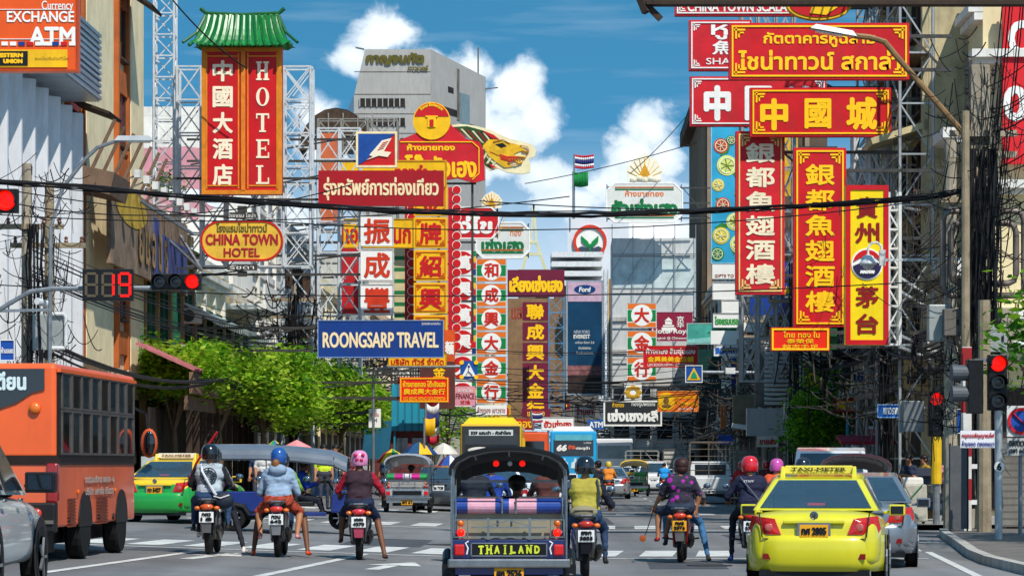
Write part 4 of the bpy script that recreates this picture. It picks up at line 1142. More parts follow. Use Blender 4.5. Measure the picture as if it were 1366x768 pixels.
# ------------------------------------------------------------------ right hand signs
KW = dict(border=YELT, bw=.045, inset=.07, th=.3)
r, w, h = sign('red sign with two lines of yellow Thai lettering, widest of the right cluster', 972, 32, 1212, 107, 77, RED, (('กัตตาคารหูฉลาม', .5, .3, .62, .27, YELT, .03), ('ไชน่าทาวน์ สกาล่า', .5, .66, .9, .36, YELT, .035)), corner=.3, arm='R', **KW)
r, w, h = sign('red sign with three large yellow characters below the widest red sign', 1000, 118, 1188, 183, 82.5, RED, (('中', .17, .55, .2, .66, YELT, .045), ('國', .48, .53, .19, .62, YELT, .035), ('城', .79, .53, .22, .68, YELT, .04)), corner=.3, arm='R', **KW)
sign('red sign with white writing in two scripts, upper left of the right cluster', 919, 28, 1002, 95, 88, RED2, (('หูฉ', .66, .24, .62, .3, WHITE, .03), ('魚', .55, .55, .36, .28, WHITE, .03), ('SHARK', .6, .82, .66, .13, WHITE, .02)), border=WHITE, bw=.04, inset=.06, th=.3, corner=.22, arm='R')
sign('wide red sign with large white characters partly behind the three character sign', 920, 103, 1102, 169, 87, RED2, (('中', .20, .54, .2, .72, WHITE, .05), ('國', .5, .54, .2, .7, WHITE, .04), ('城', .8, .54, .2, .7, WHITE, .04)), border=WHITE, bw=.04, inset=.06, th=.3, corner=.24, arm='R')
r, w, h = sign('red sign with white capitals cut off under the top edge sign', 900, -40, 1066, 22, 90, RED2, (('CHINA TOWN SCALA', .5, .82, .8, .2, WHITE, .04), ('ภัตตาคารไชน่าทาวน์', .5, .42, .8, .3, WHITE, .03)), border=WHITE, bw=.04, inset=.06, th=.3, corner=.22, arm='R')
c2 = P(1092, 28, 89)
r = thing('round_sign', 'red oval sign with yellow rim and emblem, top of the right cluster', 'sign', c2)
k = 89 / F
mb = MB(); mb.prism([(43 * k * math.cos(t), 20 * k + 20 * k * math.sin(t)) for t in [i * PI / 20 for i in range(40)]], -.2, .15).build('board', YEL, r)
mb = MB(); mb.prism([(39 * k * math.cos(t), 20 * k + 16.5 * k * math.sin(t)) for t in [i * PI / 20 for i in range(40)]], -.23, -.2).build('field', REDT, r)
mb = MB(); mb.prism([(-.3, .2), (.2, .14), (.75, .5), (.5, .8), (.1, .62), (-.2, .5)], -.26, -.23).build('emblem', YELT, r)
MB().bar((0, .2, .5), (XR(89) - c2.x, .2, .5), .1).build('arm', FRAMEDK, r)
sign('tall narrow red sign with six white characters, left of the two red columns', 981, 176, 1046, 393, 83, RED2, col('銀都魚翅酒樓', .5, mat('f4e3c0', .5), .06, .95, .6, .035), border=mat('e7c77a', .5), bw=.04, inset=.08, corner=.3, th=.35, arm='R')
sign('tall red sign with six yellow characters, right of the two red columns', 1058, 198, 1128, 436, 77, RED, col('銀都魚翅酒樓', .5, YELT, .08, .93, .56, .03), corner=.3, arm='R', **KW)
r, w, h = sign('tall yellow sign with red characters and a round badge, red bordered', 1127, 248, 1184, 460, 72, YELS, [('貴', .5, .14, .5, .135, DKRED, .035), ('州', .5, .3, .58, .13, DKRED, .035), ('茅', .5, .70, .54, .135, DKRED, .035), ('台', .5, .87, .54, .13, DKRED, .035)], border=RED, bw=.12, th=.35)
z = h * .505
MB().lathe([(.40, -.2), (.40, -.17)], (0, 0, z), 'y', 32).build('badge', WHITE, r)
n = 24
mb = MB(); mb.prism([(.36 * math.cos(t), z + .36 * math.sin(t)) for t in [PI * 1.04 + (PI * .92) * i / n for i in range(n + 1)]] + [(.25, z + .05), (0, z - .02), (-.17, z + .03)], -.225, -.2).build('badge_foot', mat('2a2346', .45), r)
mb = MB(); mb.prism([(.36 * math.cos(t), z + .36 * math.sin(t)) for t in [PI * .05 + (PI * .9) * i / n for i in range(n + 1)]] + [(-.17, z + .16), (0, z + .1), (.2, z + .18)], -.225, -.2).build('badge_head', REDT, r)
MB().txt('MAOTAI', 0, z - .2, .36, .09, -.24, .012, slant=.2).build('lettering', WHITE, r)
mast('white lattice ladder carrying the tall yellow sign', 1185, 72.4, 4.6, 8.5, .32, WHITEM, n=8, px2=1200)
mb = MB(); c2 = P(1200, 460, 72.5)
r = thing('bracket_frame', 'white tube brackets running from the yellow sign to the scaffolding', 'bracket', c2)
for py in (370, 388, 447, 462):
 z = (460 - py) * 72.5 / F; mb.bar((0, 0, z), (2.2, 9.2, z), .06)
mb.bar((0, 0, .0), (1.9, 8, .35), .05)
mb.build('tubes', WHITEM, r)
sign('small bright red sign with rows of yellow characters under the tall red signs', 1028, 437, 1106, 468, 76.5, BRIGHTR, (('ไทย ทอง ใบ', .52, .3, .62, .28, YELT, .02), ('泰榮保', .5, .58, .46, .2, YELT, .02), ('越志千足', .5, .82, .62, .2, YELT, .02)), border=YELT, bw=.05, inset=.02, arm='R')
sign('dark green edge panel beside the small bright red sign', 1106, 438, 1116, 466, 76.9, mat('1d5c30', .5, 0, .15, 2), arm='R')
# tropical mural board
r, w, h = sign('tall turquoise mural board of tropical fruit slices and leaves', 948, 165, 1002, 352, 128, mat('2f9ec4', .5, 0, .2, .6), arm='R', border=mat('8fb8c4', .5), bw=.04)
rr = random.Random(5)
FR = [mat('cfd67a', .5, 0, .15, 4), mat('d8c13a', .5, 0, .15, 4), mat('c2452e', .5, 0, .2, 4), mat('2f7a35', .5, 0, .3, 4), mat('e7e7c0', .5)]
for (fx, fz, rad, m) in ((.25, .84, .34, 2), (.4, .7, .46, 0), (.18, .56, .28, 1), (.3, .42, .33, 2), (.75, .5, .3, 1), (.6, .3, .4, 0), (.25, .2, .38, 1), (.7, .14, .42, 0), (.15, .07, .3, 3), (.8, .9, .3, 1), (.85, .66, .28, 3), (.5, .88, .22, 3)):
 x, z = (fx - .5) * w, fz * h
 x = max(min(x, w / 2 - rad), -w / 2 + rad)
 mb = MB().lathe([(rad, -.125), (rad, -.1)], (x, 0, z), 'y', 22)
 o = mb.build('fruit', FR[m], r)
 ring(MB(), x, z, rad * .8, rad * .7, -.145, -.125, 20).build('rind', FR[4], o)
 mb = MB()
 for j in range(7): a = 2 * PI * j / 7; mb.bar((x, -.135, z), (x + rad * .66 * math.cos(a), -.135, z + rad * .66 * math.sin(a)), .05, .02)
 mb.build('segments', FR[4] if m != 0 else mat('7f9a2a', .5), o)
mb = MB()
for j in range(12):
 x, z, a = rr.uniform(-.4, .4) * w, rr.uniform(.05, .95) * h, rr.uniform(0, 6)
 p, q_ = Vector((x, z)), Vector((x + .7 * math.cos(a), z + .7 * math.sin(a)))
 nrm_ = Vector((-(q_ - p).y, (q_ - p).x)) * .25; m_ = (p + q_) / 2
 pts = [tuple(p), tuple(m_ + nrm_), tuple(q_), tuple(m_ - nrm_)]
 if all(abs(a_[0]) < w / 2 and 0 < a_[1] < h for a_ in pts): mb.prism(pts, -.119 - j * .0002, -.1)
mb.build('leaves', FR[3], r)
sign('round yellow and red poster behind the two red columns', 1040, 180, 1064, 262, 110, mat('d9a92a', .5, 0, .3, 1.5), (('A', .7, .6, .4, .14, GREEN, .03),), arm='R')
sign('navy poster board with orange fruit at the foot of the two red columns', 1000, 350, 1060, 420, 118, mat('1a3f8f', .5, 0, .15, 1), (('CLA', .68, .55, .5, .2, YELT, .04),), arm='R')
sign('white wall sign with small red capitals under the fruit mural', 950, 352, 982, 372, 132, OW, (('GIFTS TO', .5, .8, .8, .2, mat('a83a2a', .5), .01),), arm='R')
for (a, b, c_, d_, lb) in ((950, 376, 982, 400, 'blank white panel under the fruit mural'), (962, 400, 988, 418, 'blank white lightbox left of the hall sign')):
 sign(lb, a, b, c_, d_, 140, OW, arm='R', border=mat('b9b9b4', .5), bw=.04)
sign('white sign with green Thai lettering left of the hall sign', 951, 418, 991, 437, 150, OW, (('โรงแรมบรอด', .5, .5, .9, .6, mat('2f9a3a', .5), .04),), border=mat('c4c4bf', .5), bw=.03, arm='R')
sign('white lightbox with thin grey capitals and a small mark', 988, 421, 1017, 443, 138, OW, (('HALL', .5, .42, .5, .2, mat('55585a', .5), 0), ('人', .5, .72, .14, .16, mat('55585a', .5), 0)), border=mat('b9b9b4', .5), bw=.04, arm='R')
r, w, h = sign('teal landscape photo panel beside the maroon hotel sign', 916, 431, 988, 459, 175, mat('4fae9c', .4, 0, .35, .5), arm='R', border=mat('a9c9bf', .5), bw=.05)
mb = MB(); mb.prism([(-.4, h * .55), (.2, h * .8), (.9, h * .72), (w / 2 - .06, h * .92), (w / 2 - .06, h * .4), (.3, h * .45)], -.125, -.1).build('hills', mat('2f7a4a', .5, 0, .4, 2), r)
mb = MB(); mb.prism([(-w / 2 + .06, .08), (w / 2 - .06, .08), (w / 2 - .06, h * .3), (.2, h * .36), (-w / 2 + .06, h * .22)], -.13, -.1).build('water', mat('8fd0c9', .3, 0, .25, 1.5), r)
r = sign('long blank white panel above the blue lettered hotel sign', 948, 441, 1000, 459, 165, OW, arm='R')
sign('white strip sign with blue capitals, lowest of the white hotel signs', 952, 460, 1004, 475, 160, OW, (('BROADWAY HOTEL', .5, .52, .92, .6, mat('1f62b8', .5), .05),), border=mat('b9c4cc', .5), bw=.03, arm='R')
r, w, h = sign('maroon hotel sign with white building emblem and lettering', 865, 416, 924, 455, 205, mat('8e1f3c', .45, 0, .08, .8, dirt=.05), (('Hotel Royal', .52, .68, .88, .22, WHITE, .03), ('Bangkok @ Chinatown', .5, .9, .8, .11, WHITE, .015), ('京', .72, .25, .16, .22, WHITE, .02), ('华', .72, .45, .16, .2, WHITE, .02)), border=mat('b9788a', .5), bw=.04, arm='R')
mb = MB()
mb.box((-.15, -.112, h * .42), (1.0, .024, h * .1)).box((-.15, -.112, h * .52), (.8, .024, h * .06)).box((-.15, -.112, h * .62), (.5, .024, h * .1)).prism([(-.45, h * .69), (.15, h * .69), (-.15, h * .82)], -.125, -.1)
for j in range(5): mb.box((-.55 + j * .2, -.116, h * .36), (.1, .03, h * .1))
mb.build('emblem', WHITE, r)
sign('red sign with white Thai line over yellow characters below the hotel sign', 858, 461, 931, 490, 195, REDT, (('ห้างทอง ลิ้มซุ่นเฮง', .5, .28, .9, .36, WHITE, .02), ('金興美美金店鋪', .5, .62, .84, .26, YELT, .03), ('LIM SOON HENG GOLDSMITH', .5, .88, .84, .13, WHITE, .01)), border=mat('e04a3a', .5), bw=.03, arm='R')
r, w, h = sign('orange sign with a round yellow portrait emblem and pale lettering', 877, 521, 932, 549, 160, ORANGE, (('ร้านนวดสมุนไพร', .68, .3, .52, .26, YELT, .01), ('Yaowarat', .7, .58, .5, .22, YELT, .01), ('นวดแผนไทย', .7, .84, .4, .14, WHITE, .0)), border=mat('d98a4a', .5), bw=.04, arm='R')
MB().lathe([(h * .42, -.13), (h * .42, -.1)], (-w * .29, 0, h * .5), 'y', 28).build('emblem_disc', YEL, r)
mb = MB().sph((-w * .29, -.13, h * .52), (h * .14, .03, h * .17), 12, 8).sph((-w * .29, -.13, h * .28), (h * .24, .025, h * .1), 12, 6).build('portrait', mat('7a5a2a', .5), r)
sign('black sign with large white Thai lettering and a white frame above the far tree', 805, 534, 883, 568, 180, mat('2b2e30', .5, 0, .1, 1), (('เซ่งเซงหลี', .5, .58, .86, .5, WHITE, .06), ('ห้างทอง', .25, .16, .2, .2, YELT, .01), ('ทองรูปพรรณ', .68, .16, .4, .2, WHITE, .01)), border=WHITE, bw=.1)
r, w, h = sign('white sign with a gold flower emblem between the banded tiles and the black sign', 833, 511, 856, 535, 203, OW, arm='R')
mb = MB()
for j in range(8): a = j * PI / 4; mb.sph((math.cos(a) * .42, -.13, h / 2 + math.sin(a) * .34), (.2, .03, .17), 8, 5)
mb.build('emblem', mat('c9981c', .5, 0, .2, 4), r)
sign('dark green poster with pale lettering beside the orange sign', 931, 466, 962, 532, 170, mat('123a34', .4, 0, .3, 1), (('ทองคำ', .5, .62, .6, .06, WHITE, .01),), arm='R')
sign('narrow blue and red vertical banner beside the dark green poster', 974, 476, 987, 532, 165, mat('2a3f9a', .5, 0, .1, 1), arm='R', border=mat('c9c9d9', .5), bw=.06)
sign('black shop poster with pale lettering under the small red sign', 1038, 468, 1064, 498, 140, mat('14161a', .4, 0, .2, 1), (('CITIZEN', .5, .5, .8, .18, WHITE, .01),), arm='R')
# overhead sign edge at the top right
r = thing('overhead_sign', 'yellow edged signboard overhead whose dark lower edge crosses the top right corner', 'sign', P(1130, 5, 58))
MB().box((0, 0, .78), (8.1, .22, 1.5)).build('board', mat('b3922c', .5, 0, .15, 1, dirt=.3), r)
mb = MB().box((0, -.02, .0), (8.2, .34, .09)).bar((-4.1, -.1, -.2), (-4.4, .1, .6), .14).bar((-4.1, 0, -.02), (-3.8, 0, -.32), .12)
mb.build('edge', DARKW, r)
# red banner on the corner building
r, w, h = sign('long red banner with big white letters on the corner building at the right edge', 1337, 2, 1420, 219, 78.5, mat('d81f26', .5, 0, .06, .8), (('C', .26, .23, .36, .22, WHITE, .05), ('0', .2, .63, .4, .22, WHITE, .05)))
# front awning text etc.

# ------------------------------------------------------------------ scaffolds and masts
WM = mat('d3d6d6', .5, .2, .12, 4, dirt=.25)
mast('tall white lattice mast standing on the tan shophouse roof', 205, 113, 9.3, 22, .8, WM, px2=232)
def scaffold(label, xs, d, z0, z1, m, rows, dep=1.0, diag=True):
 c = P(xs[0], 618, d)
 r = thing('scaffold', label, 'scaffold', (c.x, d, z0))
 X_ = [P(x, 618, d).x - c.x for x in xs]; h = z1 - z0
 for x in X_:
  for y in (0, dep): MB().cyl((x, y, 0), (x, y, h), .06, n=6).build('leg', m, r)
 mb = MB()
 for j in range(rows + 1):
  z = h * j / rows
  for y in (0, dep): mb.bar((X_[0], y, z), (X_[-1], y, z), .06)
  for x in X_: mb.bar((x, 0, z), (x, dep, z), .05)
  if j < rows:
   for i in range(len(X_) - 1):
    a, b = (i, i + 1) if (i + j) % 2 else (i + 1, i)
    mb.bar((X_[a], 0, z), (X_[b], 0, z + h / rows), .05)
    mb.bar((X_[b], dep, z), (X_[a], dep, z + h / rows), .05)
    if diag: mb.bar((X_[b], 0, z), (X_[a], 0, z + h / rows), .045)
 mb.build('bracing', m, r)
 return r
scaffold('white scaffold frame carrying the tall red twin panel sign', (236, 268, 300, 340, 378, 414), 112.5, 9.4, 17.3, WM, 6)
scaffold('white scaffold uprights rising from the pavement right of the oval sign', (376, 416), 122, .15, 18.6, WM, 11, .9)
scaffold('white scaffold behind the red travel sign and the white tiles', (424, 452, 480), 118, 5.2, 15.5, WM, 8, 1.0)
r = scaffold('rusty scaffold beneath the round hoarding of boards', (424, 455, 490, 530), 152, 14, 20, mat('8f8a80', .6, .4, .2, 3, dirt=.4), 4)
c = P(448, 178, 155)
r = thing('barrel_roof', 'dark barrel roof of weathered boards beyond the white scaffold', 'roof', (c.x, 155, c.z - .9))
mb = MB()
for j in range(10):
 a, b = PI * j / 10, PI * (j + 1) / 10
 mb.add([(2.0 * math.cos(a), 0, 2.3 * math.sin(a)), (2.0 * math.cos(b), 0, 2.3 * math.sin(b)), (2.0 * math.cos(b), 5, 2.3 * math.sin(b)), (2.0 * math.cos(a), 5, 2.3 * math.sin(a))], [(0, 1, 2, 3)])
mb.prism([(2.0 * math.cos(PI * j / 10), 2.3 * math.sin(PI * j / 10)) for j in range(11)], .02, .1)
mb.build('boards', mat('4a382a', .85, 0, .35, 2, dirt=.4), r)
mb = MB()
for j in range(6): mb.bar((-2 + j * .8, -.05, 0), (-2 + j * .8, -.05, 2.0), .07)
mb.bar((-2.1, -.05, .8), (2.1, -.05, .8), .07)
mb.build('ribs', mat('8f8a80', .6, .3), r)
GM = mat('a7abab', .5, .5, .15, 4, dirt=.3)
c = P(1145, 618, 92.5)
r = thing('scaffold', 'grey tube scaffolding wrapped round the beige house on the right', 'scaffold', (11.1, 81.4, .25))
mb = MB()
for y in (0, 3, 6, 9, 12):
 for x in (0, .95): MB().cyl((x + .02 * y, y, 0), (x + .02 * y, y, 20), .05, n=6).build('leg', GM, r)
 for j in range(14):
  z = 1.5 + j * 1.45
  mb.bar((.02 * y, y, z), (.95 + .02 * y, y, z), .05)
  p, q_ = (0, .95) if j % 2 else (.95, 0)
  mb.bar((p + .02 * y, y, z), (q_ + .02 * y, y, z + 1.45 if j < 13 else z + .5), .045)
for j in range(14):
 z = 1.5 + j * 1.45
 for x in (0, .95): mb.bar((x, 0, z), (x + .24, 12, z), .05)
 if j < 13:
  for i in range(4):
   y = i * 3; a, b = (y, y + 2.9) if (i + j) % 2 else (y + 2.9, y)
   mb.bar((.02 * a, a, z), (.02 * b, b, z + 1.45), .045)
mb.build('bracing', GM, r)
mb = MB()
for j in (2, 5, 8, 11):
 mb.box((.6, 5, 1.56 + j * 1.45), (.7, 9.4, .05))
mb.build('planks', mat('8a6f4a', .8, 0, .25, 2, dirt=.4), r)
mast('grey lattice mast rising behind the widest red sign', 1165, 94, .25, 21, .9, GM, px2=1190)
scaffold('white sign lattice above the tall yellow sign', (1140, 1160, 1188), 84.5, 8.4, 12.2, WM, 3, .6)
scaffold('grey lattice frame behind the two tall red columns', (990, 1012, 1036, 1060), 100, 4.5, 18, GM, 9, .8)
# ------------------------------------------------------------------ poles, signals, lamps
WOODP = mat('9a8a70', .9, 0, .2, 3, bump=.4, dirt=.45)
CONCP = mat('a89c88', .9, 0, .18, 2, bump=.3, dirt=.5)
BOXG = mat('9fa39f', .5, .2, .12, 3, dirt=.3)
def pole(label, px, d, top, r=.15, m=None, cross=(), name='utility_pole', base=.28):
 X_ = (px - 683) / F * d
 rt = thing(name, label, 'pole', (X_, d, g(X_) + .1))
 MB().cyl((0, 0, 0), (0, 0, top), r, r * .8, 10).build('shaft', m or CONCP, rt, smooth=False)
 for z in cross:
  cr = MB().box((0, -.16, z), (1.9, .11, .13)).build('crossarm', WOODP, rt)
  mb = MB()
  for x in (-.85, -.45, .45, .85): mb.lathe([(.035, 0), (.06, .04), (.035, .09), (.055, .13), (.02, .17)], (x, -.16, z + .06), 'z', 8)
  mb.build('insulators', mat('6b3a24', .3, 0, .1, 3, coat=.6), cr)
 return rt
pole('leaning concrete utility pole at the far left beside the finned shop', 36, 72, 8.8, .16, CONCP, (7.2,))
pole('second concrete pole just right of the far left one, with a meter cabinet', 66, 73, 8.4, .15, WOODP, (6.8,))
def lamp_head(mb_r, p, dirx):
 o = MB().box(p, (.95, .3, .12), taper=.8).build('lamp_head', mat('b9bcbc', .4, .4, .1, 3, dirt=.15), mb_r)
 MB().box((p[0] + dirx * .12, p[1], p[2] - .075), (.55, .22, .04)).build('lens', mat('d9d9cf', .2, 0, .05, 3, coat=.5), o)
c = P(84, 250, 70)
r = thing('street_lamp', 'grey street lamp arm reaching right over the left pavement', 'street lamp', (c.x, 70, .3))
z0 = c.z - .3
MB().tube([(-.35, 0, 0), (-.3, 0, z0 - 1), (0, 0, z0), (.55, 0, z0 + .7), (.85, 0, z0 + .98), (1.25, 0, z0 + 1.12), (1.5, 0, z0 + 1.18)], .05, 8).build('arm', GALV, r)
lamp_head(r, (1.75, 0, z0 + 1.2), 1)
BROWNP = mat('8a6a42', .6, .2, .2, 3, dirt=.3)
c = P(1288, 180, 63.5); k = 63.5 / F
r = thing('street_lamp', 'brown street lamp arm leaning left over the red signs from the wire laden pole', 'street lamp', (c.x, 63.5, c.z - 2.4))
MB().tube([(.05, 0, 0), (.02, 0, 2.2), (-.06, 0, 2.45), (-(1288 - 1200) * k, 0, 2.4 + 100 * k), (-(1288 - 1180) * k, 0, 2.4 + 124 * k), (-(1288 - 1160) * k, 0, 2.4 + 130 * k), (-(1288 - 1140) * k, 0, 2.4 + 132 * k)], .07, 8).build('arm', BROWNP, r)
h0 = Vector((-(1288 - 1112) * k, 0, 2.4 + 139 * k))
o = MB().box(h0, (1.05, .3, .11), rot=(0, .18, 0), taper=.8).build('lamp_head', mat('9aa0a2', .4, .4, .1, 3), r)
MB().box(h0 - Vector((.1, 0, .075)), (.6, .22, .03), rot=(0, .18, 0)).build('lens', mat('d9d9cf', .2, 0, .05, 3, coat=.5), o)
c = P(1122, 262, 78)
r = thing('street_lamp', 'grey lamp head before the tall red sign with yellow characters', 'street lamp', (c.x, 78, c.z))
MB().tube([(2.3, 1, -.3), (1.2, .5, -.15), (0, 0, 0), (-.3, 0, .08)], .04, 6).build('arm', GALV, r)
o = MB().box((-.55, 0, .16), (.75, .26, .1), rot=(0, .3, 0)).build('lamp_head', mat('b9bcbc', .4, .4, .1, 3), r)
# camera dome in front of the yellow sign
c = P(1158, 345, 66); k = 66 / F
r = thing('camera_dome', 'white hooked dome camera hanging in front of the yellow sign', 'security camera', c)
MB().lathe([(.02, .1), (.12, .06), (.17, -.06), (.2, -.1), (.19, -.14), (.0, -.14)], (0, 0, 0), 'z', 16).build('hood', mat('dcdcd8', .4, 0, .05, 3), r, smooth=True)
MB().sph((0, 0, -.14), (.14, .14, .12), 14, 8).build('dome', mat('b9b4ae', .15, 0, .1, 3, coat=.7), r, smooth=True)
MB().tube([(0, 0, .08), (0, 0, .25), (.08, 0, .36), (.2, 0, .38), (.3, 0, .3), (.33, 0, .1)], .03, 8).build('hook', mat('dcdcd8', .4), r)
MB().box((.33, 0, .02), (.14, .12, .36)).bar((.4, 0, -.03), (2.3, -.3, -.03), .06).build('bracket', mat('c9c9c4', .4), r)

def signal_head(r, x, z, n, vertical, lit, hood=True, face=-1, w=.34):
 """row of lamps facing the viewer; each lamp a part with its hood"""
 L_ = n * w
 b = MB().box((x, 0, z), (w if vertical else L_, .22, L_ if vertical else w)).build('housing', BLACKP, r, bevel=.02)
 for i in range(n):
  o = (i - (n - 1) / 2) * w
  cx, cz = (x, z - o) if vertical else (x + o, z)
  on = i in lit
  lm = MB().lathe([(w * .42, -.14), (w * .40, -.13), (w * .2, -.16), (.001, -.165)], (cx, 0, cz), 'y', 20).build('lamp', SIGNAL if on else mat('2b2c2c', .3, 0, .2, 10, coat=.5), r, smooth=True)
  mb = MB(); a0, a1 = (-.3, PI + .3)
  pts = [(cx + w * .45 * math.cos(a0 + (a1 - a0) * j / 12), cz + w * .45 * math.sin(a0 + (a1 - a0) * j / 12)) for j in range(13)]
  mb.add([(p[0], -.11, p[1]) for p in pts] + [(p[0], -.34, p[1]) for p in pts], [(j, j + 1, 14 + j, 13 + j) for j in range(12)])
  ho = mb.build('hood', BLACKP, lm)
  so_ = ho.modifiers.new('thick', 'SOLIDIFY'); so_.thickness = .012
d = 62; k = d / F
bx = (-14 - 683) / F * d
r = thing('traffic_signal', 'red traffic signal with a horizontal head on a curved arm over the orange bus', 'traffic light', (bx, d, g(bx)))
def at(px, py): return ((px - 683) * k - bx, CH + (YH - py) * k - g(bx))
z_ = at(0, 385)[1]
MB().cyl((0, 0, 0), (0, 0, 7.6), .11, .09, 10).build('pole', GALV, r)
MB().tube([(0, 0, at(0, 422)[1]), (at(12, 0)[0], 0, at(0, 405)[1]), (at(40, 0)[0], 0, at(0, 389)[1]), (at(70, 0)[0], 0, z_), (at(262, 0)[0], 0, z_ + .02)], .055, 8).bar((0, 0, at(0, 415)[1]), (at(70, 0)[0], 0, at(0, 413)[1]), .06).build('arm', GALV, r)
hx, hz = at(235.5, 376)
signal_head(r, hx, hz, 3, False, (2,), w=.36)
r2 = thing('traffic_signal', 'single red traffic lamp at the left edge under the cable bundle', 'traffic light', (bx, d - .3, at(0, 270)[1] + g(bx)))
signal_head(r2, at(12, 0)[0], 0, 1, False, (0,), w=.52)
MB().bar((0, .1, 0), (at(-6, 0)[0], .1, 0), .08).build('arm', GALV, r2)
# countdown
r = thing('countdown_display', 'black countdown box on the signal arm showing a lit red 19', 'countdown timer', (bx, d - .25, at(0, 402)[1] + g(bx)))
x0, x1 = at(113, 0)[0], at(180, 0)[0]; hh = 42 * k
MB().box(((x0 + x1) / 2, 0, hh / 2), (x1 - x0, .2, hh)).build('case', BLACKP, r, bevel=.015)
def seg7(mb, cx, cz, w, h, segs, y, t=.055):
 S = {'a': ((0, h / 2), (w - t * .6, t)), 'g': ((0, 0), (w - t * .6, t)), 'd': ((0, -h / 2), (w - t * .6, t)), 'f': ((-w / 2, h / 4), (t, h / 2 - t * .5)), 'b': ((w / 2, h / 4), (t, h / 2 - t * .5)), 'e': ((-w / 2, -h / 4), (t, h / 2 - t * .5)), 'c': ((w / 2, -h / 4), (t, h / 2 - t * .5))}
 for q in segs:
  (ox, oz), (sx, sz) = S[q]; mb.box((cx + ox, y, cz + oz), (sx, .012, sz))
off, on = MB(), MB()
for i, (s_on) in enumerate(('', 'bc', 'abcdfg')):
 cx = x0 + .2 + i * .36
 seg7(on, cx, hh / 2, .23, .48, s_on, -.112); seg7(off, cx, hh / 2, .23, .48, [q for q in 'abcdefg' if q not in s_on], -.110)
off.build('dark_segments', mat('5a4f3c', .5, 0, .1, 4), r); on.build('lit_segments', SIGNAL, r)
# cabinet, camera and small blue sign at the left poles
c = P(66, 470, 71.5)
r = thing('meter_cabinet', 'grey pair of meter boxes with a bent pipe strapped to the left poles', 'electric box', c)
MB().box((-.22, -.1, .5), (.38, .3, .92)).box((.2, -.12, .52), (.36, .26, .88)).build('boxes', BOXG, r, bevel=.03)
MB().tube([(.05, -.3, .1), (.42, -.3, .1), (.46, -.3, .16), (.46, -.3, .86), (.4, -.3, .95), (.1, -.3, .95)], .05, 8).build('pipe', WHITEM, r)
MB().cyl((-.05, -.1, -.15), (.05, -.1, .02), .14).build('gland', BLACKP, r)
c = P(56, 405, 70.5)
r = thing('security_camera', 'white bullet camera on the arm beside the left meter boxes', 'security camera', c)
MB().cyl((.1, .1, 0), (-.08, -.25, .05), .09, n=12).build('body', WHITEM, r); MB().bar((.05, .1, -.05), (.05, .1, -.25), .05).build('bracket', GALV, r)
sign('small blue sign with white writing low on the left poles', 0, 453, 20, 481, 70, mat('1c4a9c', .4, 0, .05, 2), (('ห้ามจอด', .5, .5, .8, .3, WHITE, .02),), border=WHITE, bw=.02, th=.06)
# right pole complex
k = 64 / F
X_ = (1306 - 683) * k
for (bx_, bz_, lb_) in ((1270, 430, 'dark grey meter box strapped high left of the thick right pole'), (1330, 452, 'pale meter box strapped right of the thick right pole')):
 b_ = MB().box((0, 0, 0), (.4, .3, .6)).build('meter_box', BOXG if bx_ > 1300 else GREYD, None, bevel=.02); MB().box((.1, -.16, 0), (.05, .02, .12)).build('latch', BLACKP, b_); b_.location = P(bx_, bz_, 63.3); tag(b_, lb_, 'electric box')
r = thing('utility_pole', 'thick concrete utility pole hung with wires and conduit loops on the right pavement', 'pole', (X_, 64, .14))
TOP = CH + (YH - 88) * k - .14
MB().box((0, 0, TOP / 2), (.5, .44, TOP), taper=.86).build('shaft', CONCP, r, bevel=.02)
for py in (180, 208, 540):
 z = CH + (YH - py) * k - .14
 cr = MB().box((.05, -.27, z), (1.5 if py < 300 else .9, .12, .14)).build('crossarm', CONCP, r)
mb = MB()
for j in range(9):
 z = TOP - .25 - j * .42
 for s_ in (-1, 1): mb.lathe([(.03, 0), (.06, .05), (.03, .1), (.05, .15), (.02, .2)], (s_ * .3, -.1, z), 'z', 8)
mb.build('insulators', mat('3a2f2a', .3, 0, .2, 3, coat=.5), r)
mb = MB()
for (xa, ya) in ((-.86, 0), (-.68, .1)):
 zt, zb = CH + (YH - 283 - ya * 160) * k - .14, CH + (YH - 395 + ya * 160) * k - .14
 for s_ in (-1, 1):
  x1_ = s_ * abs(xa) + (.1 if s_ > 0 else 0)
  mb.tube([(s_ * .2, -.3, zt), (x1_ - s_ * .18, -.3, zt), (x1_ - s_ * .05, -.3, zt - .06), (x1_, -.3, zt - .22), (x1_, -.3, zb + .22), (x1_ - s_ * .05, -.3, zb + .06), (x1_ - s_ * .18, -.3, zb), (s_ * .2, -.3, zb)], .075, 8)
mb.build('conduit_loops', mat('7a6f66', .5, .3, .2, 3, dirt=.4), r, smooth=True)
zc = CH + (YH - 340) * k - .14
MB().box((-.3, -.42, zc), (.26, .24, 1.0)).box((-.1, -.4, zc - .3), (.2, .2, 1.5)).build('switch_box', mat('2a2b2c', .5, 0, .2, 4), r)
MB().box((-.05, -.42, CH + (YH - 445) * k), (1.5, .16, .85)).build('terminal_plate', CONCP, r, bevel=.03)
MB().box((-.95, -.3, CH + (YH - 440) * k), (.5, .35, .82)).build('cabinet', BOXG, r, bevel=.03)
MB().bar((-1.6, -.1, 0.2), (-1.6, -.1, .2), .1).build('bracket', GALV, r)
pole('slim timber pole close to the left of the thick wire laden pole', 1288, 63, 9.3, .11, WOODP, (), base=.2)
pole('weathered concrete pole left of the timber pole by the striped post', 1268, 66, 9.0, .17, CONCP, (7.6,))
pole('brown timber post behind the pole numbered 6', 1313, 61, 5.0, .16, WOODP)
pole('bare timber pole beside the dark doorway under the blue arrow sign', 1180, 84, 7.5, .16, WOODP, (6.6, 7.0))
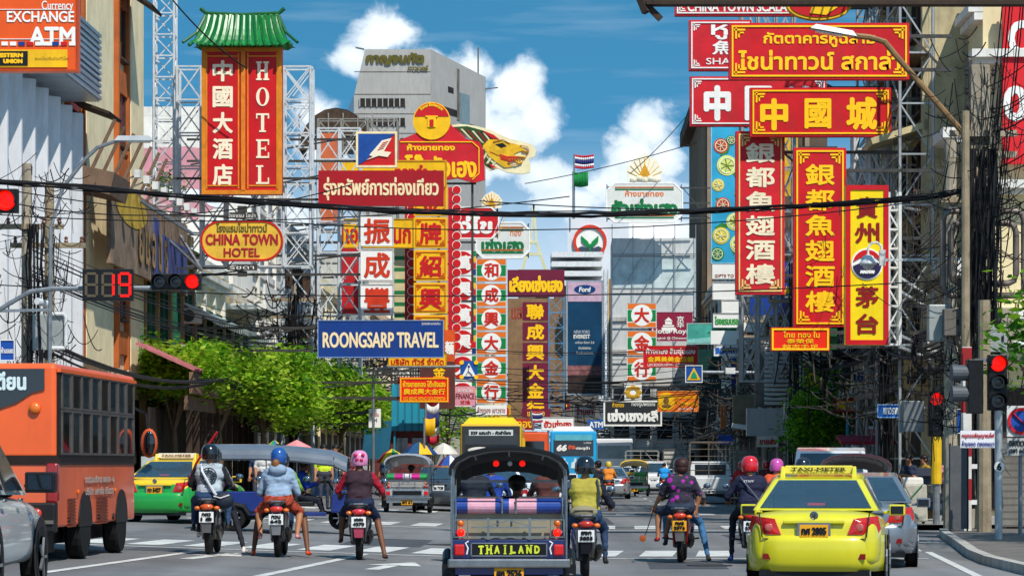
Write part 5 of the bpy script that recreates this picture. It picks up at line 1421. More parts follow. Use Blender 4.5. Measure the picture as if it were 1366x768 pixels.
pole('teal painted post at the right pavement edge', 1131, 92, 3.0, .07, mat('1f7f92', .5, 0, .1, 3))
for (px, d, t, lb) in ((1060, 100, 8.5, 'grey pole among the wires right of the arched signal arm'), (1020, 128, 8.5, 'utility pole behind the white hotel strip sign'), (985, 160, 8.5, 'utility pole beside the narrow blue and red banner'), (958, 205, 9, 'far utility pole below the brown tower')):
 pole(lb, px, d, t, .14, CONCP, (t - .6, t - 1.3))
for (px, d, t, lb) in ((392, 118, 8.6, 'utility pole in the left trees with blue and red insulators'), (500, 165, 9, 'utility pole behind the left trees near the teal panels'), (598, 260, 10, 'far utility pole of the left row')):
 pole(lb, px, d, t, .14, CONCP, (t - .6, t - 1.3))
# insulator string of the left tree pole
r = thing('insulator_stack', 'blue and red insulator stack at the head of the pole in the left trees', 'insulator', P(386, 470, 117.4))
mb = MB()
for j in range(7): mb.lathe([(.05, 0), (.17, .06), (.05, .14)], (.03 * j, 0, j * .26), 'z', 10, j % 3)
mb.build('discs', [mat('4a4fa8', .3, 0, .1, 3, coat=.5), mat('c23a28', .3, 0, .1, 3, coat=.5), mat('7a86b8', .3, 0, .1, 3)], r)
# red and white post
X_ = (1289 - 683) / F * 62
r = thing('striped_post', 'red and white banded square post at the kerb corner', 'post', (X_, 62, .14))
mb = MB(); mb.box((0, 0, 2.0), (.2, .2, 4.0)).build('post', mat('d9d5cc', .6, 0, .1, 3, dirt=.35), r)
mb = MB()
for j in range(4): mb.box((0, 0, .9 + j * .95), (.21, .21, .46))
mb.build('red_bands', mat('9c1f22', .6, 0, .15, 3, dirt=.3), r)
for z in (.62, 1.4): MB().box((.25, 0, z), (.3, .08, .1)).build('rung', WHITEM, r)
# pole with 6 and the big black signal
X_ = (1332 - 683) / F * 55
r = thing('traffic_signal', 'black traffic signal with side lamps on the grey pole numbered 6', 'traffic light', (X_, 55, .14))
k = 55 / F
zt = CH + (YH - 490) * k - .14
MB().cyl((0, 0, 0), (0, 0, zt), .075, n=12).build('pole', mat('b3b5b5', .4, .6, .1, 3, dirt=.2), r)
MB().lathe([(.1, -.088), (.1, -.078)], (0, 0, CH + (YH - 622) * k - .14), 'y', 18).build('number_disc', WHITE, r)
MB().txt('6', 0, CH + (YH - 622) * k - .14, .09, .15, -.095, .008).build('lettering', BLACKP, r)
signal_head(r, -.03, CH + (YH - 510) * k - .14, 3, True, (0,), w=.36)
s2 = MB().box((-.45, .1, CH + (YH - 515) * k - .14), (.3, .34, 1.05)).build('side_housing', BLACKP, r, bevel=.02)
mb = MB()
for py in (497, 525): mb.cyl((-.58, .08, CH + (YH - py) * k - .14), (-.9, .06, CH + (YH - py) * k - .14), .15, .16, 16)
mb.build('side_hoods', mat('4f545a', .5, 0, .1, 3), r)
MB().box((-.2, .05, CH + (YH - 480) * k - .14), (.5, .06, .06)).build('bracket', GALV, r)
# red signal with yellow wrapped pole
d = 68.6; k = d / F; X_ = (1249 - 683) * k
r = thing('traffic_signal', 'red traffic signal on a grey pole wrapped in yellow, by the pavement people', 'traffic light', (X_, d, .14))
MB().cyl((0, 0, 0), (0, 0, 2.6), .085, n=12).build('pole', GALV, r)
MB().cyl((0, 0, CH + (YH - 645) * k - .14), (0, 0, CH + (YH - 582) * k - .14), .13, n=12).build('yellow_wrap', mat('e0b21c', .6, 0, .15, 3, dirt=.15), r)
signal_head(r, -.02, CH + (YH - 552) * k - .14, 3, True, (0,), w=.36)
MB().box((-.55, .1, CH + (YH - 555) * k - .14), (.5, .3, .75)).build('side_housing', mat('6f7373', .5, .2, .1, 3), r, bevel=.02)
r = thing('flood_box', 'pale grey lamp box left of the red signal on the right', 'lamp', P(1213, 575, 69))
MB().box((0, 0, .35), (.28, .25, .7)).box((-.2, 0, .35), (.1, .3, .78)).build('body', BOXG, r)
sign('blue arrow sign pointing left among the right hand poles', 1170, 539, 1203, 557, 72, mat('1f5ea8', .4, 0, .08, 2), (('เยาวราช', .55, .5, .6, .5, WHITE, .03),), border=mat('9fc0e0', .5), bw=.02, th=.06)
sign('blue square direction sign behind the red and white post', 1258, 545, 1282, 578, 69, mat('1c4fa8', .4, 0, .06, 2), (('ไป', .5, .35, .5, .3, WHITE, .03), ('ถ.', .5, .75, .4, .24, WHITE, .02)), border=WHITE, bw=.02, th=.06)
pole('grey post holding the blue square direction sign', 1270, 69.3, 2.6, .05, GALV, name='sign_post')
sign('white notice with red and blue writing tied between the right poles', 1281, 574, 1328, 597, 60, mat('e9e6ea', .5, 0, .04, 2), (('หยุดรอสัญญาณไฟ', .5, .3, .92, .36, mat('c8242e', .5), .02), ('ห้ามจอด ตลอดแนว', .5, .74, .92, .34, mat('2a3f9a', .5), .01)), th=.04)
r, w, h = sign('no parking sign on a white plate at the right edge', 1343, 541, 1380, 582, 58, mat('d5d5d2', .5, 0, .06, 2, dirt=.2), th=.05)
MB().lathe([(h * .42, -.05), (h * .42, -.03)], (-.0, 0, h / 2), 'y', 28).build('disc', mat('1f4fa8', .4), r)
ring(MB(), 0, h / 2, h * .44, h * .34, -.065, -.045, 28).bar((-.17, -.066, h / 2 + .17), (.17, -.066, h / 2 - .17), .07, .02).build('ring', mat('c8202a', .4), r)
sign('grey supplementary plate with dark writing under the no parking sign', 1343, 584, 1380, 607, 58, mat('b9bab8', .5, 0, .1, 2, dirt=.2), (('ตลอดเวลา', .42, .3, .7, .34, BLACKP, .02), ('เวลา 6-20', .42, .72, .7, .3, BLACKP, .02)), th=.05)
pole('thin post carrying the no parking sign at the right edge', 1361, 58.2, 2.6, .045, GALV, name='sign_post')
# arched signal arm with the crossing signs
d = 118; k = d / F; X_ = (1052 - 683) * k
r = thing('sign_gantry', 'grey arched gantry arm carrying the triangle crossing sign over the right lanes', 'gantry', (X_, d, .2))
zz = CH + (YH - 497) * k - .2
MB().tube([(0, 0, 0), (0, 0, zz - 1.1), (-.08, 0, zz - .6), (-.4, 0, zz - .15), (-.9, 0, zz), ((925 - 1052) * k, 0, zz + .02)], .075, 8).build('arm', GALV, r)
MB().box(((974 - 1052) * k, -.05, zz + .08), (.4, .3, .25)).build('detector', WHITEM, r)
def crossing(lb, x0, y0, x1, y1, d, green):
 r, w, h = sign(lb, x0, y0, x1, y1, d, mat('1b4f9c', .4, 0, .05, 2), border=WHITE if green else None, bw=.03, th=.08)
 MB().prism([(-w * .4, h * .14), (w * .4, h * .14), (0, h * .88)], -.07, -.04).build('triangle', YEL if green else WHITE, r)
 mb = MB()
 if green: mb.prism([(-w * .2, h * .25), (w * .2, h * .25), (w * .12, h * .5), (0, h * .66), (-w * .12, h * .5)], -.09, -.07)
 else:
  mb.bar((-.02, -.08, h * .42), (0, -.08, h * .6), .06, .02).bar((-.02, -.08, h * .42), (.14, -.08, h * .2), .05, .02).bar((-.02, -.08, h * .42), (-.12, -.08, h * .2), .05, .02).sph((.0, -.08, h * .68), (.05, .02, .05), 8, 6)
 mb.build('symbol', mat('1f9c6a', .5) if green else NAVY, r)
 if not green:
  for sx in (-1, 1):
   for sz in (.1, .9): MB().lathe([(.09, -.09), (.07, -.04)], (sx * w * .42, 0, h * sz), 'y', 12).build('lamp', YELT, r)
crossing('blue square crossing sign with a yellow triangle on the right gantry', 914, 487, 937, 510, 117.5, True)
crossing('blue square crossing sign with four yellow corner lamps over the left lanes', 614, 481, 637, 505, 116, False)
d = 117; k = d / F; X_ = (498 - 683) * k
r = thing('sign_gantry', 'thin grey gantry arm reaching over the left lanes to the crossing sign', 'gantry', (X_, d, .35))
zz = CH + (YH - 489) * k - .35
MB().tube([(0, 0, 0), (0, 0, zz - .5), (.25, 0, zz - .1), (.6, 0, zz), ((620 - 498) * k, 0, zz)], .06, 8).build('arm', GALV, r)
r = thing('security_camera', 'white box camera on the right poles under the gantry arm', 'security camera', P(988, 572, 120))
MB().box((0, 0, .1), (.75, .3, .2), rot=(0, .15, 0)).build('body', WHITEM, r); MB().bar((.3, .1, .05), (.8, .2, -.3), .06).build('bracket', GALV, r)
r = thing('wall_cabinet', 'brown metal cabinet on the right poles below the hotel strip sign', 'electric box', P(993, 573, 122))
MB().box((0, 0, .75), (1.0, .4, 1.5)).build('body', mat('6f6650', .6, .1, .2, 2, dirt=.3), r, bevel=.02); MB().box((.3, -.21, .8), (.06, .04, .2)).build('handle', GALV, r)
sign('tall orange brown board among the wires right of the orange sign', 961, 538, 969, 572, 150, mat('b5622f', .6, 0, .2, 2, dirt=.2))
sign('blue round topped shop umbrella board near the pickup cage', 958, 580, 978, 592, 140, mat('1f4fae', .5, 0, .2, 2))

# ------------------------------------------------------------------ cables
def sag(p, q, s, n=14):
 p, q = Vector(p), Vector(q)
 return [p.lerp(q, i / n) - Vector((0, 0, s * 4 * (i / n) * (1 - i / n))) for i in range(n + 1)]
rr = random.Random(9)
mb = MB()
pts0 = [P(-60, 240, 66), P(60, 246, 66), P(160, 254, 66), P(300, 266, 66), P(480, 279, 66), P(620, 285, 66), P(760, 286, 66), P(900, 282, 66), P(1040, 276, 65.5), P(1180, 268, 64.5), P(1260, 260, 63.9), P(1300, 250, 63.7)]
def smooth(pts, m=5):
 o = []
 for i in range(len(pts) - 1):
  p0, p1, p2, p3 = pts[max(i - 1, 0)], pts[i], pts[i + 1], pts[min(i + 2, len(pts) - 1)]
  for j in range(m):
   t = j / m
   o.append(.5 * ((2 * p1) + (p2 - p0) * t + (2 * p0 - 5 * p1 + 4 * p2 - p3) * t * t + (3 * p1 - p0 - 3 * p2 + p3) * t ** 3))
 return o + [pts[-1]]
base = smooth(pts0)
for j in range(9):
 a0 = j * .7; rad = rr.uniform(.03, .075)
 mb.tube([p + Vector((0, rad * math.sin(a0 + i * .23), rad * math.cos(a0 + i * .23) + (rr.uniform(-.02, .02)))) for i, p in enumerate(base)], rr.uniform(.012, .026), 5)
o = mb.build('cable_bundle', WIRE); tag(o, 'thick black bundle of cables sagging across the whole street', 'cable')
WTH = [((0, 252), (1300, 258), 66, .9), ((-40, 378), (1290, 372), 66.5, .35), ((0, 268), (470, 246), 65, .5), ((640, 268), (1290, 262), 66.2, .25), ((-20, 285), (760, 262), 67, .35), ((230, 0), (330, 92), 108, .2), ((700, 245), (930, 190), 200, .2), ((840, 232), (920, 150), 205, .2)]
for i, (a, b, d, s) in enumerate(WTH):
 lb = ('single thin wire sagging just under the thick cable bundle', 'thin straight wire crossing the street below the tall signs', 'thin wire climbing right from the left poles', 'thin wire above the bundle in the middle of the street',
    'thin wire falling left from the middle of the street', 'wire running down to the green tiled sign roof', 'stay wire rising from the dragon sign to the brown tower', 'stay wire from the gold crest to the brown tower')[i]
 o = MB().tube(sag(P(*a, d), P(*b, d), s, 24), .014 if d < 100 else .03, 4).build('power_cable', WIRE); tag(o, lb, 'cable')
# long runs along both pavements
def runs(name, label, A, n, spread, sagv, r_=.016, seed=1):
 rr = random.Random(seed); mb = MB()
 for j in range(n):
  oz, oy = rr.uniform(-spread, spread), rr.uniform(-.25, .25)
  for i in range(len(A) - 1):
   p, q_ = Vector(A[i]) + Vector((oy, 0, oz)), Vector(A[i + 1]) + Vector((oy, 0, oz))
   mb.tube(sag(p, q_, sagv * rr.uniform(.6, 1.4), 8), r_ * rr.uniform(.7, 1.5), 4)
 o = mb.build(name, WIRE); o['kind'] = 'stuff'; tag(o, label, 'cables')
def pp(px, d, z): return ((px - 683) / F * d, d, z)
runs('cable_run', 'loose cables strung along the left shopfronts above the trees', [pp(40, 72, 6.4), pp(392, 118, 6.6), pp(500, 165, 7.2), pp(598, 260, 8)], 11, .8, .5, .014, 2)
runs('cable_run', 'heavy black cable run drooping over the pink awning to the trees', [pp(66, 73, 4.6), pp(300, 104, 4.7), pp(392, 118, 5.2), pp(500, 165, 5.4)], 6, .1, .45, .025, 3)
runs('cable_run', 'loose cables strung pole to pole above the right pavement', [pp(1306, 64, 7.2), pp(1180, 84, 6.9), pp(1060, 100, 7.2), pp(1020, 128, 7.2), pp(985, 160, 7.4), pp(958, 205, 7.8)], 16, 1.0, .6, .014, 4)
runs('cable_run', 'heavy black cable run drooping between the right hand poles', [pp(1306, 64, 5.0), pp(1180, 84, 5.2), pp(1060, 100, 5.4), pp(1020, 128, 5.6), pp(985, 160, 6.0), pp(958, 205, 6.5)], 9, .25, .5, .024, 5)
runs('cable_run', 'wires fanning from the thick right pole to the right edge', [pp(1310, 64, 8.6), pp(1420, 60, 9.5)], 12, 1.6, .3, .014, 6)
runs('cable_run', 'wires rising steeply past the red banner to the top edge', [pp(1322, 64, 7.2), pp(1365, 62, 14)], 6, .3, .35, .015, 7)
runs('cable_run', 'thin wires crossing between the far rows above the buses', [pp(590, 150, 6.5), pp(960, 160, 7.0)], 12, 1.4, .5, .016, 8)
def tangle(label, c, ext, n, seed, r_=.011, m=None):
 n = int(n * .9); r_ *= .75; m = m or (WIREB if seed in (5, 7, 8, 9) else WIRE)
 rr = random.Random(seed); mb = MB()
 for j in range(n):
  p = Vector(c) + Vector((rr.gauss(0, ext[0]), rr.gauss(0, ext[1]), rr.uniform(-1, 1) * ext[2]))
  q_ = p + Vector((rr.gauss(0, ext[0] * 1.1), rr.gauss(0, ext[1]), rr.gauss(0, .35)))
  if rr.random() < .3: q_ = p + Vector((rr.gauss(0, .15), 0, rr.uniform(-1.6, -.5)))
  mb.tube(sag(p, q_, rr.uniform(.02, .45), 8), r_ * rr.uniform(.6, 1.9), 4)
 o = mb.build('tangled_wires', m); o['kind'] = 'stuff'; tag(o, label, 'wires')
def pc(px, py, d): return tuple(P(px, py, d))
tangle('tangle of loose wires and coils around the two left poles', pc(55, 350, 71.7), (.55, .3, 2.4), 150, 1)
tangle('nest of wires around the pole head in the left trees', pc(390, 430, 117), (.75, .4, 1.2), 130, 2, .024)
tangle('dense tangle of wires wrapped round the thick right pole', pc(1300, 300, 63.6), (.5, .25, 4.2), 300, 3)
tangle('lower tangle of black wires and boxes at the foot of the thick right pole', pc(1300, 470, 63.5), (.6, .25, 1.6), 150, 14)
tangle('loops of wire spreading right of the thick pole', pc(1340, 200, 63.6), (.6, .3, 1.4), 60, 4)
tangle('mass of dark wires over the pavement left of the thick pole', pc(1215, 330, 76), (.9, .8, 2.3), 160, 5)
tangle('black tangle of wires above the pavement tree', pc(1120, 480, 95), (.8, 1.2, 1.0), 110, 6, .02)
tangle('hanging black cables by the doorways under the yellow sign', pc(1200, 500, 82), (1.1, 1.0, 1.2), 120, 7, .02)
tangle('coils of cable on the poles right of the narrow banner', pc(1010, 530, 128), (.9, 1.2, 1.7), 170, 8, .035)
tangle('snarl of wires at the far right poles', pc(965, 540, 165), (1.2, 2, 1.9), 170, 9, .04)
tangle('snarl of wires over the left stalls by the teal panels', pc(500, 500, 160), (1.5, 2, 2.2), 170, 10, .035)
tangle('haze of wires where the two rows close in', pc(730, 545, 210), (5, 4, 2.2), 160, 11, .035)
rr2 = random.Random(77)
for (px, d, lb) in ((1306, 63.6, 'thick black cables running down the thick right pole'), (1180, 83.6, 'thick black cables running down the timber pole by the doorway'), (1060, 99.6, 'thick black cables running down the pole right of the arched arm'), (392, 117.5, 'thick black cables running down the pole in the left trees'), (50, 71.5, 'black cables running down between the two left poles')):
 mb = MB(); X_ = (px - 683) / F * d
 for j in range(26 if px > 1300 else 12):
  x0 = rr2.uniform(-.22, .22) * (2.2 if px > 1300 else 1)
  mb.tube([(X_ + x0 + rr2.uniform(-.06, .06), d - .25 + rr2.uniform(-.1, .1), .6 + i * 1.0) for i in range(9 if px > 100 else 8)], rr2.uniform(.012, .035), 5)
 o = mb.build('pole_cables', WIRE); o['kind'] = 'stuff'; tag(o, lb, 'cables')
# coiled cable drums
for i, (px, py, d) in enumerate(((1098, 470, 94), (1128, 455, 90), (1240, 470, 74))):
 mb = MB(); c = P(px, py, d)
 for j in range(14):
  rad = .42 + rr.uniform(-.08, .08)
  mb.tube([(rad * math.cos(a) , rr.uniform(-.1, .1), rad * 1.2 * math.sin(a)) for a in [2 * PI * q_ / 14 for q_ in range(15)]], .02, 4)
 o = mb.build('cable_coil', WIRE); o.location = c
 tag(o, ('coil of black cable hanging over the pavement tree', 'coil of black cable left of the blue arrow sign', 'coil of black cable over the red signal on the right')[i], 'cable coil')

# air conditioners
acm = mat('cdc9bd', .5, .1, .08, 2, dirt=.3)
ac0 = thing('air_conditioner', 'white air conditioner on the cream wall right of the green awning', 'air conditioner', (0, 0, 0))
MB().box((0, 0, .32), (.85, .36, .62)).build('case', acm, ac0, bevel=.02)
MB().lathe([(.25, -.2), (.25, -.17)], (-.1, 0, .32), 'y', 20).build('fan_grille', mat('3a3c3c', .5, .2, .2, 6), ac0)
MB().box((-.3, .05, -.03), (.06, .45, .06)).box((.3, .05, -.03), (.06, .45, .06)).build('bracket', GALV, ac0)
first = True
for (px, py, d, lb) in ((348, 418, 137.5, None), (272, 492, 121, 'left of two air conditioners just above the left trees'), (312, 494, 130, 'right of two air conditioners just above the left trees'), (222, 492, 110.5, 'grey air conditioner above the pink awning end'),
      (1256, 470, 78.7, 'air conditioner behind the yellow sign ladder'), (1170, 575, 93, 'air conditioner over the dark doorway on the right'), (1060, 560, 111.5, 'air conditioner behind the right pavement tree'), (1004, 500, 149, 'air conditioner by the narrow blue banner'), (905, 560, 239, 'air conditioner below the orange sign')):
 if first: ac0.location = P(px, py, d); first = False
 else: dup(ac0, P(px, py, d), 0, lb, 'wall air conditioners')
ac0['group'] = 'wall air conditioners'
rr2 = random.Random(5)
for k in range(34):
 s_ = 'L' if k % 2 else 'R'; d = rr2.uniform(104, 260) if s_ == 'L' else rr2.uniform(84, 200)
 x_ = XL(d) + .45 if s_ == 'L' else XR(d) - .45
 dup(ac0, (x_, d, rr2.choice((4.4, 5.6, 7.2, 8.4))), rr2.choice((0, PI / 2 if s_ == 'L' else -PI / 2)), 'beige air conditioner high on the %s row of shophouses' % ('left' if s_ == 'L' else 'right'), 'air conditioners on the %s row' % ('left' if s_ == 'L' else 'right'))
for i, (px, py, d, w_, h_, c_, t_, m_) in enumerate(((700, 566, 205, 1.4, .8, 'b3262a', 'ทอง', YELT), (742, 540, 230, 2.2, .8, '7a1f3a', 'ฮั่วเฮง', YELT), (780, 548, 222, 1.6, 1.0, 'd9d2c4', 'ร้านยา', REDT), (795, 566, 200, 1.2, .7, '1f5a9c', 'ATM', WHITE), (816, 590, 215, 2.0, .8, '8a2a2a', '金行', YELT), (690, 530, 235, 1.6, 1.3, '3a3330', '茶', YELT), (668, 548, 210, 1.5, .9, 'c9a02a', 'ยา', REDT), (840, 600, 225, 1.6, .9, 'e0dccf', 'อาหาร', GREEN), (1000, 566, 132, .8, .6, 'b8642a', 'ซ่อม', WHITE), (1024, 588, 122, .9, .5, 'd8d4c8', 'ขายส่ง', REDT), (1086, 505, 100, .7, .9, '2a6a3a', '店', YELT), (1148, 500, 92, .6, .8, 'c2b89a', 'เช่า', NAVY), (1128, 540, 96, .8, .5, 'a8282a', '藥行', YELT), (1222, 500, 82, .7, .9, 'b89a6a', 'ห้อง', BLACKP))):
 sign(('small %s board with %s writing ' % (('red', 'maroon', 'cream', 'blue', 'brick red', 'dark brown', 'mustard', 'off white', 'rust orange', 'pale grey', 'green', 'buff', 'scarlet', 'tan')[i], ('yellow', 'yellow', 'red', 'white', 'gold', 'yellow', 'red', 'green', 'white', 'red', 'yellow', 'blue', 'yellow', 'black')[i])) + ('low over the far traffic' if px < 900 else 'among the right hand poles'), px - w_ / d * F / 2, py - h_ / d * F / 2, px + w_ / d * F / 2, py + h_ / d * F / 2, d, mat(c_, .6, 0, .15, 2, dirt=.2), ((t_, .5, .5, .8, .6, m_, .04),), arm='R' if px > 900 else None)
# louvred front and shop box on the right
c = P(1050, 640, 113)
r = thing('louvre_front', 'white louvred shop front panel over a grey fascia, left of the pavement tree', 'shop front', (c.x - .1, 113, 0))
mb = MB()
for j in range(14): mb.box((-.05, 0, 4.0 + j * .18), (1.5, .12, .09), rot=(.5, 0, 0))
mb.build('louvres', mat('cfcfca', .5, .1, .1, 2, dirt=.2), r)
MB().box((-.4, .2, 3.25), (2.2, .5, 1.1)).build('fascia', mat('a9a9a6', .6, .1, .1, 1, dirt=.3), r)
MB().box((-.2, .45, 5.2), (1.9, .3, 2.7)).build('backing', GREYD, r)

# ------------------------------------------------------------------ trees
LEAVES = [mat('93c02a', .55, 0, .3, 1.5), mat('6ba822', .55, 0, .3, 1.5), mat('bfdc48', .55, 0, .25, 1.5), mat('3f741c', .6, 0, .3, 1.5)]
for m_ in LEAVES:
 b_ = m_.node_tree.nodes['Principled BSDF']; b_.inputs['Specular IOR Level'].default_value = .2
 t_ = m_.node_tree; tr_ = t_.nodes.new('ShaderNodeBsdfTranslucent'); mx_ = t_.nodes.new('ShaderNodeMixShader'); mx_.inputs[0].default_value = .5
 t_.links.new(b_.inputs['Base Color'].links[0].from_socket, tr_.inputs[0]); t_.links.new(b_.outputs[0], mx_.inputs[1]); t_.links.new(tr_.outputs[0], mx_.inputs[2]); t_.links.new(mx_.outputs[0], t_.nodes['Material Output'].inputs[0])
BARK = mat('6a5a48', .9, 0, .25, 4, bump=.5)
def tree(label, loc, blobs, n, trunk_h, leaf=.2, seed=1, name='street_tree', group=None, pal=(0, 1, 2, 3), wts=(5, 2, 5, 1), tr=.13):
 rr = random.Random(seed)
 r = thing(name, label, 'tree' if 'tree' in name else 'plant', loc, 0, group)
 mb = MB()
 mb.tube([(0, 0, 0), (.04, .03, trunk_h * .5), (-.03, .02, trunk_h)], [tr * 1.2, tr, tr * .8], 8)
 for b in blobs:
  mb.tube([(-.03, .02, trunk_h * .9), (b[0] * .45, b[1] * .45, (trunk_h + b[2]) / 2), (b[0], b[1], b[2])], [tr * .55, tr * .35, tr * .12], 6)
 mb.build('trunk', BARK, r)
 mb = MB(); tot = sum(b[3] * b[4] * b[5] for b in blobs)
 for b in blobs:
  # each limb end carries clumps of leaves; gaps stay between clumps
  k = max(20, int(n * b[3] * b[4] * b[5] / tot)); cl = max(4, k // 45)
  cents = []
  for _ in range(cl):
   v = Vector((rr.gauss(0, 1), rr.gauss(0, 1), rr.gauss(0, 1))).normalized() * rr.uniform(.45, 1.05)
   cents.append((Vector((b[0] + v.x * b[3], b[1] + v.y * b[4], b[2] + v.z * b[5])), rr.choices(pal, wts)[0]))
  for _ in range(k):
   cc_, mi = rr.choice(cents)
   s_ = rr.uniform(.6, 1.25) * leaf
   p = cc_ + Vector((rr.gauss(0, .2 + leaf * .6), rr.gauss(0, .2 + leaf * .6), rr.gauss(0, .14 + leaf * .4)))
   a, t = rr.uniform(0, 6.28), rr.uniform(-1.5, 1.5)
   u = Vector((math.cos(a), math.sin(a), rr.uniform(-.7, .2))).normalized(); v = u.cross(Vector((math.sin(t), .2, math.cos(t)))).normalized()
   if rr.random() < .2: mi = rr.choices(pal, wts)[0]
   mb.add([p - u * s_ * .5, p + v * s_ * .24, p + u * s_ * .55, p - v * s_ * .24], [(0, 1, 2, 3)], mi)
 mb.build('crown', LEAVES, r)
 return r
def blobset(seed, w, h, z, n=7, dep=1.4):
 rr = random.Random(seed)
 return [(rr.uniform(-1, 1) * w, rr.uniform(-1, 1) * dep, z + rr.uniform(-1, 1) * h, rr.uniform(.75, 1.15), rr.uniform(.7, 1.1), rr.uniform(.55, .8)) for _ in range(n)]
for i, (px, d, z, w, h, n, lb) in enumerate(((232, 103, 4.3, .9, .5, 3600, 'bright leafy street tree nearest the pink awning'), (292, 108, 3.9, 1.2, .9, 5200, 'full leafy street tree behind the raglan jacket rider'), (352, 112, 3.9, 1.3, 1.0, 5200, 'full leafy street tree above the long tuk tuk roof'),
          (408, 117, 3.7, 1.2, 1.0, 4800, 'leafy street tree round the pole with coloured insulators'), (455, 124, 3.6, 1.2, .8, 4400, 'leafy street tree over the maroon vest rider'), (488, 135, 3.6, .8, .7, 2600, 'smaller leafy tree at the end of the left row'))):
 X_ = (px - 683) / F * d
 tree(lb, (X_, d, .4), blobset(20 + i, w, h * .85, z + .3, 11), int(n * 2.3), 2.6, .28, 40 + i, group='left pavement trees')
for (px, d, z, w, h, n, lb, sd) in ((598, 175, 3.6, .9, 1.3, 2600, 'small tree beside the flags and the yellow bus', 51), (632, 230, 3.9, 1.0, 1.0, 2000, 'dark small tree behind the yellow bus', 52)):
 X_ = (px - 683) / F * d
 tree(lb, (X_, d, .3), blobset(sd, w, h, z, 6), n, 2.4, .26, sd)
tree('dark green pavement tree left of the blue arrow sign on the right', (P(1092, 0, 97).x, 97, .14), [(0, 0, 3.4, .9, .8, .7), (.5, .3, 2.6, .7, .7, .6), (-.55, 0, 2.4, .6, .7, .5), (.25, .1, 4.2, .5, .5, .5), (-.1, 0, 2.9, .9, .8, .7), (-.9, 0, 2.0, .3, .4, .25)], 6200, 2.0, .19, 61, pal=(1, 0, 3), wts=(5, 4, 1))
for i, (px, d, lb) in enumerate(((838, 250, 'round green tree below the black sign'), (872, 240, 'green tree behind the caged truck'), (905, 232, 'green tree under the orange sign'))):
 tree(lb, ((px - 683) / F * d, d, .2), blobset(70 + i, 1.5, .7, 3.6, 8), 2600, 2.2, .34, 71 + i, pal=(0, 1, 3), wts=(4, 4, 2))
r = tree('overhanging branch of broad dark leaves at the right edge', (P(1378, 0, 56).x, 56, .14), [(-.15, 0, 4.1, .45, .5, .8), (-.4, 0, 3.6, .35, .4, .55), (.1, 0, 4.6, .4, .4, .5), (-.1, 0, 3.2, .4, .4, .4), (1.6, -2, 4.6, 1.2, 1.2, .8), (.9, -4.2, 4.3, 1.1, 1.2, .8), (2.2, -6.2, 4.6, 1.3, 1.3, .8), (2.6, -1, 5, 1.3, 1.2, .8)], 5200, 3.0, .24, 81, pal=(1, 3, 0), wts=(4, 3, 1), tr=.07)  # the far-reaching limbs stay out of view, added to shade the pavement
tree('small plant growing from the white lattice tower', tuple(P(210, 250, 114.5)), [(0, 0, .3, .4, .4, .4), (.5, 0, .2, .35, .3, .3)], 500, .1, .22, 82, 'rooftop_plant', tr=.03)
tree('lime green plant on the balcony left of the white scaffold', tuple(P(358, 425, 140)), [(0, 0, .4, .4, .4, .4)], 400, .1, .22, 83, 'balcony_plant', pal=(2, 0), wts=(3, 2), tr=.03)

# ------------------------------------------------------------------ flags and umbrellas
def flag(label, px, py, d, w, h, bands, pole_h, lean=0.):
 r = thing('flag', label, 'flag', P(px, py, d))
 MB().cyl((0, 0, 0), (lean, 0, pole_h), .05 * d / 200 + .02, n=6).build('pole', GALV, r)
 mb = MB(); n = 10; z = pole_h - h
 tot = sum(b[0] for b in bands); cz = 0
 for (b, mi) in bands:
  for i in range(n):
   f = lambda t: .12 * w * math.sin(t * 5.5) * t
   x0, x1 = lean + w * i / n, lean + w * (i + 1) / n
   z0, z1 = z + h * cz / tot, z + h * (cz + b) / tot
   q_ = lambda t: -.1 * h * math.sin(t * 3)
   mb.add([(x0, f(i / n), z0 + q_(i / n)), (x1, f((i + 1) / n), z0 + q_((i + 1) / n)), (x1, f((i + 1) / n), z1 + q_((i + 1) / n)), (x0, f(i / n), z1 + q_(i / n))], [(0, 1, 2, 3)], mi)
  cz += b
 o = mb.build('cloth', [mat('c3283a', .7), mat('e6e4e2', .7), mat('2a2f6a', .7), mat('12803a', .7, 0, .3, 2), YEL], r, smooth=True)
 s_ = o.modifiers.new('thick', 'SOLIDIFY'); s_.thickness = .02
TH = ((1, 0), (1, 1), (2, 2), (1, 1), (1, 0))
k = 380 / F
flag('striped red white and blue flag high on a pole in the middle of the sky', 766, 292, 379, 26 * k, 18 * k, TH, 86 * k)
flag('green flag below the striped flag on the bank roof', 764.5, 292, 378.5, 20 * k, 19 * k, ((1, 3),), 63 * k)
flag('striped flag leaning over the left pavement by the teal panel', 568, 600, 118, .55, 1.9, TH, 2.3)
flag('yellow flag hanging by the striped one near the teal panel', 566, 600, 117.6, .45, .7, ((1, 4),), 1.35)
flag('small striped flag above the orange bus', 711, 574, 130, .55, .5, TH, .9, -.1)
